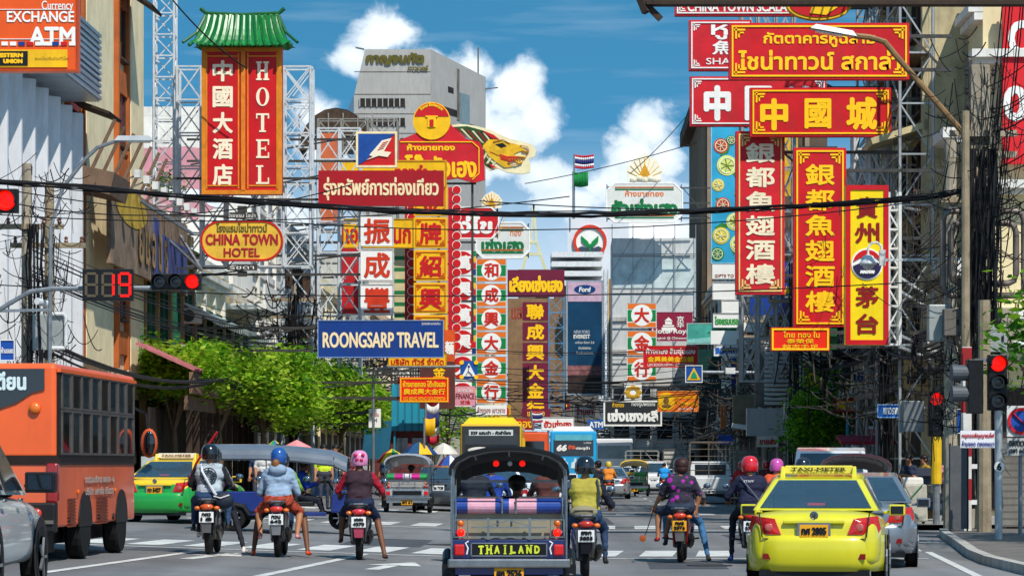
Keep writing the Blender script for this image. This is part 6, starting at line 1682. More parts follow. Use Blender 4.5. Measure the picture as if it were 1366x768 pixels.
def umbrella(label, px, py, d, rad, cols, h=.55, stand=2.0):
 c = P(px, py, d)
 r = thing('market_umbrella', label, 'umbrella', (c.x, d, g(c.x) + .05), 0, 'market umbrellas')
 top = c.z - g(c.x) - .05
 mb = MB(); n = 8
 for i in range(n):
  a, b = 2 * PI * i / n, 2 * PI * (i + 1) / n
  for (r0, z0, r1, z1) in ((0.001, 0, rad * .55, -h * .35), (rad * .55, -h * .35, rad, -h)):
   mb.add([(r0 * math.cos(a), r0 * math.sin(a), top + z0), (r1 * math.cos(a), r1 * math.sin(a), top + z1), (r1 * math.cos(b), r1 * math.sin(b), top + z1), (r0 * math.cos(b), r0 * math.sin(b), top + z0)], [(0, 1, 2, 3)], i % len(cols))
 o = mb.build('canopy', [mat(c_, .7, 0, .12, 3) for c_ in cols], r)
 s_ = o.modifiers.new('thick', 'SOLIDIFY'); s_.thickness = .015
 MB().cyl((0, 0, 0), (0, 0, top), .025, n=6).build('shaft', GALV, r)
 MB().cyl((0, 0, 0), (0, 0, .12), .22, n=12).build('foot', CONC, r)
umbrella('red yellow and green market umbrella above the far tuk tuk', 523, 598, 112, .62, ['b3262a', 'e0b91f', '1f7f4a', 'e0b91f'])
umbrella('blue and yellow market umbrella behind the striped flag', 560, 588, 118, .75, ['1f3f7a', '22507a', 'e8b31c', '1f3f7a'])
umbrella('purple and blue market umbrella near the silver car', 600, 606, 125, .6, ['6a2a4a', '2a55a8', 'd9d9d9', '2a55a8'])
umbrella('pale pink market umbrella above the long tuk tuk roof', 396, 586, 80, .7, ['d98a8a', 'd48080'])
umbrella('teal and yellow market umbrella left of the pink one', 366, 586, 84, .42, ['1f6a8a', 'e0c22a', '2a8a5a'])
umbrella('white market umbrella beside the striped flag', 592, 590, 135, .7, ['d5cfc4', 'c9c3b8'])
# teal hoardings by the left stalls
r = thing('hoarding', 'bright teal corrugated hoarding hanging over the left stalls', 'hoarding', P(548, 562, 122))
MB().box((0, 0, .6), (1.65, .1, 2.0)).build('panel', mat('1f93ae', .5, .1, .1, 1, dirt=.1, stripe=(0, .3, '17748a', .3)), r)
MB().bar((-.7, .1, -1.6), (-.7, .1, 1.6), .08).bar((.7, .1, -3.0), (.7, .1, 1.6), .08).build('posts', mat('1f7f92', .5), r)
r = thing('hoarding', 'dark teal board propped among the left stalls', 'hoarding', P(503, 612, 128))
MB().box((0, 0, .9), (1.2, .1, 1.8), rot=(0, .1, 0)).build('panel', mat('1f5f7a', .6, 0, .2, 1), r)
r = thing('stall_shelter', 'brick red stall with glass front below the teal hoarding', 'stall', P(536, 640, 132))
MB().box((0, 0, 1.3), (2.6, 1.2, 2.6)).build('body', mat('6a2f2a', .7, 0, .3, 2), r)
mb = MB()
for j in range(3): mb.box((-.8 + j * .8, -.62, 1.5), (.6, .05, .9))
mb.build('glazing', PANE, r); MB().box((0, -.3, 2.65), (2.8, 1.9, .12)).build('roof', mat('7a7a76', .6, .2), r)
for i, (px, d, w) in enumerate(((470, 120, 1.6), (444, 112, 1.4), (260, 92, 1.5), (215, 90, 1.5), (610, 170, 1.8))):
 X_ = (px - 683) / F * d
 r = thing('food_stall', ('food stall with a glass case behind the maroon vest rider', 'small food stall under the trees by the blue tuk tuk', 'stall with bottles under the pink awning', 'stall with a steel counter beside the taxi', 'far food stall beside the yellow bus')[i], 'stall', (X_, d, g(X_) + .05))
 MB().box((0, 0, .5), (w, .7, .9)).build('counter', [mat('8a2f2a', .6, 0, .2, 2), mat('2f5a8a', .6, 0, .2, 2), STEEL, STEEL, mat('7a5a2a', .6)][i], r)
 MB().box((0, 0, 1.25), (w * .8, .5, .5)).build('glass_case', PANEW, r)
 mb = MB()
 for j in range(5): mb.cyl((-w * .35 + j * w * .17, -.2, .96), (-w * .35 + j * w * .17, -.2, 1.22), .05, .03, 8)
 mb.build('bottles', [mat('c9942a', .4), mat('d9d2a8', .4)][i % 2], r)
# ------------------------------------------------------------------ people
import numpy as np
def caps(mb, p, q, r0, r1, n=10, mi=0):
 p, q = Vector(p), Vector(q); d = q - p; L_ = d.length
 M = (d if L_ > 1e-5 else Vector((0, 0, 1))).to_track_quat('Z', 'Y').to_matrix()
 prof = [(r0 * math.cos(a), -r0 * math.sin(a)) for a in (1.35, .9, .4, 0)] + [(r1 * math.cos(a), L_ + r1 * math.sin(a)) for a in (0, .4, .9, 1.35)]
 vs = [tuple(p + M @ Vector((r * math.cos(2 * PI * j / n), r * math.sin(2 * PI * j / n), h))) for r, h in prof for j in range(n)]
 k = len(prof)
 fs = [(i * n + j, i * n + (j + 1) % n, (i + 1) * n + (j + 1) % n, (i + 1) * n + j) for i in range(k - 1) for j in range(n)]
 fs += [tuple(range(n - 1, -1, -1)), tuple((k - 1) * n + j for j in range(n))]
 mb.add(vs, fs, mi)
SKIN = mat('a8714f', .55, 0, .1, 6)
SKIND = mat('6f4630', .55, 0, .1, 6)
HAIR = mat('15110f', .5, 0, .3, 20)
EYE = mat('0a0808', .2)
def hand(fing, w, d, up, side, curl=.9):
 """five bent fingers and a thumb leaving a palm at w, pointing along d"""
 d = Vector(d).normalized(); up = Vector(up); s = d.cross(up).normalized(); up = s.cross(d).normalized()
 w = Vector(w)
 for i, (o, l) in enumerate(((-.030, .062), (-.010, .074), (.010, .078), (.030, .066))):
  a = w + d * .075 + s * o * side
  b = a + (d * math.cos(curl * .5) - up * math.sin(curl * .5)) * l * .5
  c = b + (d * math.cos(curl * 1.4) - up * math.sin(curl * 1.4)) * l * .35
  e = c + (d * math.cos(curl * 2.1) - up * math.sin(curl * 2.1)) * l * .28
  fing += [(a - d * .02, b, .0105, .0098), (b, c, .0098, .009), (c, e, .009, .0078)]
 a = w + d * .022 - s * .036 * side
 b = a + (d * .6 - s * side * .7 - up * .2).normalized() * .036
 fing += [(w + d * .015, a, .014, .0125), (a, b, .0125, .0105), (b, b + (d * .8 - up * .6).normalized() * .03, .0105, .0085)]
def person(label, loc, rz, segs, mats, fing=(), face=None, vox=.017, group=None, name='person'):
 """one continuous body: limb volumes fused into one surface; cloth regions by nearest limb"""
 r = thing(name, label, 'person', loc, rz, group)
 mb = MB()
 for s in segs: caps(mb, *s[:4])
 me = bpy.data.meshes.new('body'); me.from_pydata(mb.v, [], mb.f)
 o = bpy.data.objects.new('body', me); COL.objects.link(o)
 rm = o.modifiers.new('r', 'REMESH'); rm.mode = 'VOXEL'; rm.voxel_size = vox
 sm = o.modifiers.new('s', 'SMOOTH'); sm.factor = .5; sm.iterations = 3
 dg = bpy.context.evaluated_depsgraph_get(); dg.update()
 m2 = bpy.data.meshes.new_from_object(o.evaluated_get(dg))
 bpy.data.objects.remove(o); bpy.data.meshes.remove(me)
 nv = len(m2.vertices); co_ = np.empty(nv * 3); m2.vertices.foreach_get('co', co_)
 fs = [tuple(p.vertices) for p in m2.polygons]
 ce = np.empty(len(fs) * 3); m2.polygons.foreach_get('center', ce); ce = ce.reshape(-1, 3)
 best = np.full(len(fs), 1e9); bi = np.zeros(len(fs), int)
 for s in segs:
  p, q = np.array(s[0], float), np.array(s[1], float); d = q - p; L2 = max((d * d).sum(), 1e-9)
  t = np.clip(((ce - p) @ d) / L2, 0, 1)
  ds = np.linalg.norm(ce - p - t[:, None] * d, axis=1) - (s[2] + (s[3] - s[2]) * t)
  u = ds < best; best[u] = ds[u]; bi[u] = s[4]
 # cloth folds: clothed surface pushed in and out along the normal
 nz = np.empty(nv * 3); m2.vertices.foreach_get('normal', nz); nz = nz.reshape(-1, 3); co_ = co_.reshape(-1, 3)
 cloth = np.zeros(nv, bool)
 for f_, mi_ in zip(fs, bi):
  if mi_ in (1, 2, 4): cloth[list(f_)] = True
 sd = len(bpy.data.objects) * .37
 for i in np.nonzero(cloth)[0]:
  x, y, z = co_[i]
  n_ = noise.noise((x * 9 + z * 5 + sd, y * 9, z * 17 - x * 4)) + .6 * noise.noise((x * 22, y * 22 + sd, z * 30))
  co_[i] += nz[i] * (.011 * n_)
 out_ = MB(); out_.v = [tuple(x) for x in co_.reshape(-1, 3)]; out_.f = fs; out_.m = [int(x) for x in bi]
 bpy.data.meshes.remove(m2)
 for (a, b, r0, r1) in fing: caps(out_, a, b, r0, r1, 6, 0)
 mats = list(mats)
 if face:
  h, f = Vector(face[0]), Vector(face[1]).normalized(); s = f.cross(Vector((0, 0, 1))).normalized()
  mats.append(EYE); k = len(mats) - 1
  for e in (-1, 1):
   out_.sph(h + f * .088 + s * e * .034 + Vector((0, 0, .008)), (.014, .014, .008), 8, 6, k)
   out_.sph(h + f * .09 + s * e * .034 + Vector((0, 0, .032)), (.02, .016, .005), 8, 6, k)
  out_.sph(h + f * .082 - Vector((0, 0, .058)), (.024, .016, .006), 8, 6, k)
 out_.build('body', mats, r, smooth=True)
 return r
def helmet(r, c, m, visor=True, trim=None, tilt=0., size=1.):
 c = Vector(c); k = size
 prof = [(.001, .150), (.05, .146), (.09, .128), (.118, .095), (.134, .05), (.138, 0), (.136, -.05), (.128, -.09), (.122, -.10)]
 o = MB().lathe([(a * k, b * k) for a, b in prof], (0, 0, 0), 'z', 24).build('helmet', m, r, smooth=True)
 o.location = c; o.rotation_euler = (tilt, 0, 0); o.scale = (.98, 1.1, 1)
 if visor:
  mb = MB(); n = 10
  pts = []
  for j in range(n + 1):
   a = .35 + (PI - .7) * j / n
   pts.append((math.cos(a) * .145 * k, math.sin(a) * .145 * k))
  mb.add([(x, y, .055 * k) for x, y in pts] + [(x * 1.03, y * 1.08, -.07 * k) for x, y in pts], [(j, j + 1, n + 2 + j, n + 1 + j) for j in range(n)])
  v = mb.build('visor', GLASSD, o, smooth=True); q_ = v.modifiers.new('thick', 'SOLIDIFY'); q_.thickness = .004
 if trim:
  mb = MB(); n = 24
  mb.tube([(.1405 * k * math.cos(2 * PI * j / n), .1405 * k * math.sin(2 * PI * j / n), -.075 * k) for j in range(n + 1)], .008, 5).build('trim', trim, o)
 return o
def rider(zs, lean=.12, hipw=.1, kneeL=None, footL=None, kneeR=None, footR=None, handL=None, handR=None, elL=None, elR=None, y=0., long_sleeve=True, shorts=False, bulk=1., hairlong=False, bare_shin=False, armless=False, head=(0, 0)):
 """seated figure facing +y; returns body volumes, finger volumes and head centre. materials: 0 skin 1 top 2 trousers 3 shoes 4 sleeves 5 hair"""
 V = lambda *a: Vector((a[0], a[1] + y, a[2]))
 b = bulk
 S, Fg = [], []
 S += [(V(-.09, 0, zs + .10), V(.09, 0, zs + .10), .135 * b, .135 * b, 2), (V(-.07, .0, zs + .2), V(.07, .0, zs + .2), .125 * b, .125 * b, 1)]
 S += [(V(-.06, .02 + lean * .3, zs + .3), V(.06, .02 + lean * .3, zs + .3), .125 * b, .125 * b, 1)]
 S += [(V(-.09, lean * .6, zs + .43), V(.09, lean * .6, zs + .43), .125 * b, .125 * b, 1)]
 S += [(V(-.14, lean * .85, zs + .53), V(.14, lean * .85, zs + .53), .085 * b, .085 * b, 1)]
 S += [(V(0, lean * .9, zs + .56), V(0, lean, zs + .66), .062, .056, 0)]
 hd = V(head[0], lean + .03 + head[1], zs + .755)
 S += [(hd + Vector((0, -.012, .02)), hd + Vector((0, .012, .03)), .096, .094, 5), (hd + Vector((0, .02, -.05)), hd + Vector((0, .05, -.075)), .065, .05, 0), (hd + Vector((0, .085, .02)), hd + Vector((0, .112, -.018)), .012, .016, 0), (hd + Vector((0, .055, .01)), hd + Vector((0, .05, -.03)), .062, .06, 0)]
 for e in (-1, 1): S += [(hd + Vector((e * .094, 0, .0)), hd + Vector((e * .096, -.005, -.03)), .016, .012, 0)]
 for e, el, hn, kn, ft in ((-1, elL, handL, kneeL, footL), (1, elR, handR, kneeR, footR)):
  sh = V(e * .185, lean * .85, zs + .53)
  el = Vector((0, y, 0)) + Vector(el) if el else V(e * .30, lean + .12, zs + .30)
  hn = Vector((0, y, 0)) + Vector(hn) if hn else V(e * .31, lean + .40, zs + .27)
  ms = 4
  S += [(sh, el, .064 * b, .05 * b, ms), (el, el.lerp(hn, .8), .047 * b, .034, ms if long_sleeve else 0), (el.lerp(hn, .75), hn, .032, .03, 0)]
  if armless: S[-3] = S[-3][:4] + (4,)
  d = (hn - el).normalized()
  S += [(hn, hn + d * .07, .03, .033, 0)]
  hand(Fg, hn + d * .01, d, (0, 0, 1), e, 1.0)
  hp = V(e * hipw, .04, zs + .08)
  kn = Vector((0, y, 0)) + Vector(kn) if kn else V(e * .2, .42, zs + .02)
  ft = Vector((0, y, 0)) + Vector(ft) if ft else V(e * .2, .36, .34)
  S += [(hp, hp.lerp(kn, .55), .098 * b, .08 * b, 2), (hp.lerp(kn, .55), kn, .08 * b, .062 * b, 0 if shorts == 2 else 2), (kn, kn.lerp(ft, .35), .06, .058, 0 if (shorts or bare_shin) else 2), (kn.lerp(ft, .35), ft, .056, .037, 0 if (shorts or bare_shin) else 2)]
  S += [(ft, ft + Vector((0, .0, -.03)), .038, .036, 0 if (shorts or bare_shin) else 3), (ft + Vector((0, -.04, -.045)), ft + Vector((e * .03, .16, -.06)), .036, .032, 3)]
 return S, Fg, hd

# ------------------------------------------------------------------ wheels, plates
def wheel(parent, x, y, z, r, w, spokes=5, rimc=None, name='wheel'):
 s = 1 if x > 0 else -1
 t = MB().lathe([(r * .62, -w / 2), (r * .93, -w / 2), (r, -w / 2 + w * .18), (r, w / 2 - w * .18), (r * .93, w / 2), (r * .62, w / 2)], (x, y, z), 'x', 24).build('tyre', RUBBER, parent)
 mb = MB().lathe([(.02, s * w * .38), (r * .6, s * w * .3), (r * .64, s * w * .5)][::1], (x, y, z), 'x', 24)
 for j in range(spokes):
  a = 2 * PI * j / spokes
  mb.bar((x + s * w * .46, y, z), (x + s * w * .46, y + math.cos(a) * r * .6, z + math.sin(a) * r * .6), r * .16, .03)
 mb.build('rim', rimc or mat('b0b3b6', .3, .8, .1, 4), t)
 return t
def plate(parent, x, y, z, w, h, txt_, col_, tcol=BLACKP, row2=None, M=None):
 o = MB().box((x, y, z), (w, .012, h)).build('number_plate', col_, parent)
 mb = MB()
 if row2:
  mb.txt(txt_, x, z + h * .24, w * .66, h * .34, y - .011, .006); mb.txt(row2, x, z - h * .2, w * .82, h * .34, y - .011, .006)
 else: mb.txt(txt_, x, z, w * .88, h * .62, y - .011, .007)
 mb.build('lettering', tcol, o)
 return o
PW = mat('e3e3df', .45, 0, .04, 5)
PY = mat('e8a31c', .45, 0, .05, 5)

# ------------------------------------------------------------------ motorcycles
def moto(label, loc, rz, body, accent, pl=PW, seatc=None, lamp=REDL, style=0, group='motorcycles waiting at the line', rows=('กข', '158')):
 r = thing('motorcycle', label, 'motorcycle', loc, rz, group)
 K = 20
 for (y, rr_, w, sp) in ((0, .285, .1, 6), (1.24, .285, .085, 6)):
  t = MB().lathe([(rr_ * .7, -w * .42), (rr_ * .9, -w / 2), (rr_ * .985, -w * .28), (rr_, 0), (rr_ * .985, w * .28), (rr_ * .9, w / 2), (rr_ * .7, w * .42)], (0, y, rr_), 'x', K).build('tyre', RUBBER, r, smooth=True)
  mb = MB().lathe([(.06, -.035), (.06, .035)], (0, y, rr_), 'x', 12)
  for j in range(sp): a = 2 * PI * j / sp; mb.bar((0, y, rr_), (0, y + math.cos(a) * rr_ * .74, rr_ + math.sin(a) * rr_ * .74), .035, .03)
  mb.lathe([(rr_ * .72, -w * .36), (rr_ * .72, w * .36)], (0, y, rr_), 'x', K).build('rim', mat('84878a', .35, .8, .1, 4), t)
 # bodywork: tail, flanks, front shield lofted along y
 rings = []
 for (y, hw, zb, zt) in ((-.36, .05, .70, .80), (-.30, .11, .64, .84), (-.1, .15, .52, .83), (.2, .165, .44, .78), (.48, .15, .36, .72), (.62, .1, .34, .55)):
  rings.append([(hw * math.cos(a), y, (zb + zt) / 2 + (zt - zb) / 2 * math.sin(a)) for a in [2 * PI * j / 12 for j in range(12)]])
 MB().loft(rings).build('body', body, r, smooth=True)
 rings = []
 for (z, hw, y0, y1) in ((.34, .16, .62, .80), (.55, .19, .72, .88), (.85, .16, .86, 1.02), (1.0, .12, .92, 1.05)):
  rings.append([(hw * math.cos(a), (y0 + y1) / 2 + (y1 - y0) / 2 * math.sin(a), z) for a in [2 * PI * j / 12 for j in range(12)]])
 MB().loft(rings).build('front_shield', body, r, smooth=True)
 MB().box((0, .66, .33), (.3, .42, .06)).build('footboard', BLACKP, r, bevel=.015)
 rings = []
 for (y, hw, zb, zt) in ((-.3, .09, .80, .86), (-.12, .14, .77, .88), (.2, .15, .73, .84), (.5, .11, .69, .79), (.6, .06, .68, .74)):
  rings.append([(hw * math.cos(a), y, (zb + zt) / 2 + (zt - zb) / 2 * math.sin(a)) for a in [2 * PI * j / 12 for j in range(12)]])
 MB().loft(rings).build('seat', seatc or mat('1b1a1a', .5, 0, .2, 8, bump=.2), r, smooth=True)
 MB().tube([(-.13, -.05, .84), (-.13, -.34, .88), (-.07, -.42, .885), (.07, -.42, .885), (.13, -.34, .88), (.13, -.05, .84)], .014, 6).build('grab_rail', STEEL, r)
 tl = MB().sph((0, -.345, .765), (.105, .06, .055), 14, 8).build('tail_light', lamp, r, smooth=True)
 for e in (-1, 1): MB().sph((e * .15, -.31, .745), (.05, .045, .035), 10, 6).build('indicator', AMBER, r, smooth=True)
 mb = MB()
 mb.add([(-.07, -.33, .72), (.07, -.33, .72), (.08, -.40, .52), (-.08, -.40, .52), (.065, -.38, .36), (-.065, -.38, .36), (-.07, -.30, .70), (.07, -.30, .70), (.06, -.34, .36), (-.06, -.34, .36)],
     [(0, 3, 2, 1), (3, 5, 4, 2), (6, 7, 8, 9), (0, 6, 9, 5, 3), (1, 2, 4, 8, 7), (5, 9, 8, 4)]).build('mudguard', accent, r)
 plate(r, 0, -.415, .605, .225, .165, rows[0], pl, row2=rows[1])
 MB().tube([(.1, .45, .3), (.15, .2, .26), (.17, 0, .32), (.18, -.2, .4), (.18, -.33, .45)], [.03, .03, .05, .058, .05], 10).build('exhaust', mat('5e5c58', .35, .8, .2, 5, dirt=.2), r, smooth=True)
 MB().lathe([(.035, 0), (.035, -.02)], (.18, -.335, .452), 'y', 12).build('exhaust_tip', BLACKP, r)
 MB().box((-.02, .25, .36), (.2, .34, .24)).cyl((-.14, .3, .34), (.12, .3, .34), .1, n=12).build('engine', mat('56585a', .45, .7, .2, 6, dirt=.3), r, bevel=.02)
 mb = MB()
 for e in (-1, 1): mb.cyl((e * .1, -.02, .3), (e * .12, -.12, .68), .024, n=8)
 mb.build('shock', mat('9a2a2a', .4, .3) if style == 1 else STEEL, r)
 MB().bar((-.07, .02, .28), (-.07, .5, .34), .05).bar((.07, .02, .28), (.07, .5, .34), .05).build('swing_arm', GREYD, r)
 mb = MB()
 for e in (-1, 1): mb.cyl((e * .07, 1.24, .285), (e * .06, .98, .9), .025, n=8)
 mb.build('fork', STEEL, r)
 MB().tube([(-.36, .86, 1.02), (-.2, .92, 1.04), (0, .95, 1.0), (.2, .92, 1.04), (.36, .86, 1.02)], .016, 6).build('handlebar', BLACKP, r)
 for e in (-1, 1):
  MB().cyl((e * .25, .9, 1.035), (e * .37, .855, 1.02), .022, n=8).build('grip', RUBBER, r)
  mi_ = MB().tube([(e * .24, .92, 1.04), (e * .3, .93, 1.18), (e * .37, .93, 1.22)], .009, 5).build('mirror', BLACKP, r)
  MB().sph((e * .39, .925, 1.235), (.065, .02, .045), 10, 6).build('mirror_glass', mat('8d99a2', .08, .9, .05, 3), mi_, smooth=True)
 MB().sph((0, 1.03, .96), (.15, .1, .12), 14, 8).build('headlamp_cowl', accent, r, smooth=True)
 MB().tube([(0, 1.02, .56), (0, 1.24, .60), (0, 1.45, .47)], [.07, .06, .04], 8).build('front_mudguard', accent, r)
 for e in (-1, 1): MB().bar((e * .12, .05, .38), (e * .3, .06, .4), .03).build('footpeg', BLACKP, r)
 return r

# ------------------------------------------------------------------ cars
def inset(pts, f, off, flip=False):
 pts = [Vector(p) for p in pts]; c = sum(pts, Vector()) / len(pts)
 n = (pts[1] - pts[0]).cross(pts[2] - pts[0]).normalized() * (-1 if flip else 1)
 return [c + (p - c) * f + n * off for p in pts]
KINDS = {
 'sedan': dict(L=4.5, W=1.76, st=[(0, .62, .38, .74), (.03, .74, .33, .90), (.12, .81, .28, .985), (.4, .86, .24, 1.015), (.9, .88, .22, 1.0), (1.6, .88, .2, .975), (2.8, .88, .2, .955), (3.4, .87, .2, .93), (4.0, .84, .22, .84), (4.35, .74, .26, .72), (4.5, .55, .36, .58)],
      cab=[(.42, 1.0), (1.12, 1.40), (1.75, 1.46), (2.35, 1.42), (3.2, .95)], wb=.81, wt=.575, ax=(.85, 3.5), rw=.31, sh=.95),
 'suv': dict(L=4.6, W=1.84, st=[(0, .72, .45, .95), (.03, .82, .4, 1.05), (.2, .9, .34, 1.12), (1.0, .92, .3, 1.12), (2.8, .92, .3, 1.08), (3.5, .91, .3, 1.04), (4.2, .88, .34, .95), (4.5, .78, .4, .82), (4.6, .6, .5, .7)],
    cab=[(.08, 1.1), (.35, 1.66), (1.2, 1.74), (2.3, 1.68), (3.15, 1.06)], wb=.86, wt=.66, ax=(.9, 3.65), rw=.37, sh=1.06),
 'van': dict(L=4.9, W=1.78, st=[(0, .8, .4, 1.1), (.04, .87, .36, 1.16), (.3, .89, .32, 1.18), (2.5, .89, .3, 1.18), (4.2, .88, .3, 1.12), (4.75, .82, .36, .95), (4.9, .68, .46, .8)],
    cab=[(.03, 1.15), (.12, 1.88), (.8, 1.97), (3.3, 1.93), (4.3, 1.1)], wb=.87, wt=.78, ax=(.9, 3.9), rw=.33, sh=1.14),
}
def car(label, loc, rz, paint, kind='sedan', low=None, glass=GLASSD, taxi=None, plt=('กก 4812', PW), lamps=REDL, group=None, name='car', badge=True, mirror=None, handles=True, cat='car'):
 D = KINDS[kind]; r = thing(name, label, cat, loc, rz, group)
 Lc = D['L']
 rings = []
 for (y, w, zb, zt) in D['st']:
  zm = zb + (zt - zb) * .5
  half = [(0, zt), (.5 * w, zt - .004), (.86 * w, zt - .035), (.97 * w, zt - .11), (w, zm), (.985 * w, zb + .09), (.9 * w, zb), (.4 * w, zb)]
  rings.append([(x, y, z) for x, z in half] + [(-x, y, z) for x, z in half[::-1] if x > 0])
 mb = MB().loft(rings)
 if low:                                # two tone: lower faces take the second paint
  for i, f in enumerate(mb.f):
   cz = sum(mb.v[j][2] for j in f) / len(f)
   if cz < D['sh'] - .1: mb.m[i] = 1
 mb.build('body', [paint, low] if low else paint, r, smooth=True, sub=2)
 cp = D['cab']; wb, wt = D['wb'], D['wt']
 A, E_ = cp[0], cp[-1]
 CARGL = mat('7fa6bd', .03, 0, .1, 2, glass=.88)
 vs = []
 for s in (-1, 1):
  vs += [(s * wb, A[0], A[1])] + [(s * wt, y, z) for y, z in cp[1:-1]] + [(s * wb, E_[0], E_[1])]
 n = len(cp)
 fs = [tuple(range(n)), tuple(range(2 * n - 1, n - 1, -1))] + [(i, n + i, n + i + 1, i + 1) for i in range(1, n - 2)]
 for q4 in ((0, n, n + 1, 1), (n - 2, 2 * n - 2, 2 * n - 1, n - 1)):       # front and rear openings keep a frame of paint
  b4 = len(vs); P4 = [Vector(vs[i]) for i in q4]; c4 = sum(P4, Vector()) / 4
  vs += [tuple(c4 + (p - c4) * .87) for p in P4]
  fs += [(q4[i], q4[(i + 1) % 4], b4 + (i + 1) % 4, b4 + i) for i in range(4)]
 MB().add(vs, [f[::-1] for f in fs]).build('cabin', paint, r, bevel=.03, seg=2)
 INT = mat('15171a', .8, 0, .2, 3)
 zb4 = A[1]
 mb = MB().box((0, (A[0] + E_[0]) / 2 + .1, zb4 - .03), (wb * 1.7, E_[0] - A[0] - .5, .06)).box((0, A[0] + .95, zb4 + .06), (1.2, .16, .3))
 for s in (-1, 1): mb.box((s * .36, A[0] + 1.0, zb4 + .22), (.28, .12, .17)).box((s * .37, A[0] + 1.95, zb4 + .1), (.46, .14, .3)).box((s * .37, A[0] + 1.97, zb4 + .31), (.28, .1, .16))
 mb.build('seats', INT, r, bevel=.03)
 V = lambda s, i: Vector(vs[(0 if s < 0 else n) + i])
 rw = inset([V(-1, 0), V(1, 0), V(1, 1), V(-1, 1)], .88, .012)
 glo = MB().sheet(rw).build('rear_window', CARGL, r)
 q_ = glo.modifiers.new('thick', 'SOLIDIFY'); q_.thickness = .006
 MB().sheet(inset([V(1, n - 1), V(-1, n - 1), V(-1, n - 2), V(1, n - 2)], .86, .012)).build('windscreen', glass, r)
 for s in (-1, 1):
  P0 = [V(s, 0).lerp(V(s, n - 1), .16), V(s, 0).lerp(V(s, n - 1), .51), V(s, 2).lerp(V(s, n - 2), .35), V(s, 1).lerp(V(s, 2), .15)]
  P1 = [V(s, 0).lerp(V(s, n - 1), .54), V(s, 0).lerp(V(s, n - 1), .90), V(s, n - 2).lerp(V(s, n - 3), .06), V(s, 2).lerp(V(s, n - 2), .43)]
  for pts in (P0, P1):
   w_ = MB().sheet(inset(pts, .88, .03, s < 0)).build('side_window', glass, r)
  h_, y_ = D['sh'] + (.12 if kind == 'suv' else 0), (D['ax'][1] - .75); ms = 1.5 if kind == 'suv' else 1
  mo = MB().box((s * (D['W'] / 2 + .13), y_, h_ + .02), (.22 * ms, .11 * ms, .15 * ms)).bar((s * (D['W'] / 2 - .06), y_ + .02, h_ - .02), (s * (D['W'] / 2 + .06), y_, h_), .04).build('mirror', mirror or paint, r, bevel=.035 * ms, seg=3)
  MB().box((s * (D['W'] / 2 + .13), y_ - .056 * ms, h_ + .02), (.17 * ms, .012, .105 * ms)).build('mirror_glass', mat('3a4148', .06, .8, .1, 3), mo)
  for yy in D['ax']:
   MB().lathe([(D['rw'] * 1.2, -.004), (D['rw'] * 1.2, .006)], (s * (D['W'] / 2 + .004), yy, D['rw'] * 1.02), 'x', 28).build('wheel_arch', BLACKP, r)
   wheel(r, s * (D['W'] / 2 - .08), yy, D['rw'], D['rw'], .19)
  if handles:
   for yy in (1.35, 2.3): MB().box((s * (D['W'] / 2 + .012), yy, h_ - .16), (.03, .17, .03)).build('handle', CHROME if kind == 'suv' else paint, r, bevel=.008)
  # tail lights wrapped round the corner
  zt = D['sh'] - .06
  if kind == 'sedan': ol = [(.50, zt + .01), (.80, zt + .045), (.84, zt - .12), (.80, zt - .19), (.42, zt - .19)]
  elif kind == 'suv': ol = [(.62, zt + .1), (.84, zt + .1), (.86, zt - .28), (.72, zt - .28)]
  else: ol = [(.74, zt + .1), (.88, zt + .1), (.88, zt - .3), (.76, zt - .3)]
  mb = MB(); k = 6; e0 = min(p[0] for p in ol)
  sub_ = []
  for i in range(len(ol)):
   a, b = ol[i], ol[(i + 1) % len(ol)]
   sub_ += [(a[0] + (b[0] - a[0]) * j / k, a[1] + (b[1] - a[1]) * j / k) for j in range(k)]
  cxy = (sum(p[0] for p in ol) / len(ol), sum(p[1] for p in ol) / len(ol))
  cur = lambda x: -.02 + .30 * max(0, (x - .5) / .36) ** 2.2 if kind == 'sedan' else -.02 + .12 * max(0, (x - .6) / .28) ** 2
  for rr_, of in ((1, 0), (.6, -.008), (.25, -.01)):
   mb.v += [(s * (cxy[0] + (x - cxy[0]) * rr_), cur(cxy[0] + (x - cxy[0]) * rr_) + of, cxy[1] + (z - cxy[1]) * rr_) for x, z in sub_]
  mb.v += [(s * x, cur(x) + .12, z) for x, z in sub_]
  nn = len(sub_)
  for i in range(2): mb.f += [(i * nn + j, i * nn + (j + 1) % nn, (i + 1) * nn + (j + 1) % nn, (i + 1) * nn + j) for j in range(nn)]
  mb.f += [tuple(2 * nn + j for j in range(nn))] + [(3 * nn + j, 3 * nn + (j + 1) % nn, (j + 1) % nn, j) for j in range(nn)]
  mb.m = [0] * len(mb.f)
  tl = mb.build('tail_light', lamps, r)
  if kind == 'sedan': MB().sph((s * .575, -.022, zt - .1), (.055, .008, .05), 12, 8).build('reversing_lamp', mat('b5544a', .15, 0, .2, 12, coat=.8), tl, smooth=True)
  MB().box((s * .6, -.012 if kind == 'sedan' else -.02, .42), (.1, .03, .07)).build('reflector', mat('7a1410', .3, 0, .1, 5), r)
 # rear bumper and shut lines
 zb = .5 if kind == 'sedan' else .55
 rr_ = []
 for x in [i / 8 * .88 for i in range(-8, 9)]:
  y0 = -.06 + .5 * (abs(x) / .88) ** 7 + .06 * (x / .88) ** 2
  rr_.append([(x, y0 + .03, zb - .27), (x, y0, zb - .16), (x, y0 - .025, zb - .05), (x, y0 - .015, zb + .1), (x, y0 + .005, zb + .18), (x, y0 + .09, zb + .195), (x, y0 + .12, zb - .27)])
 MB().loft(rr_).build('bumper', low or paint, r, smooth=True)
 MB().box((0, .06, zb - .29), (1.4, .1, .08)).build('valance', BLACKP, r)
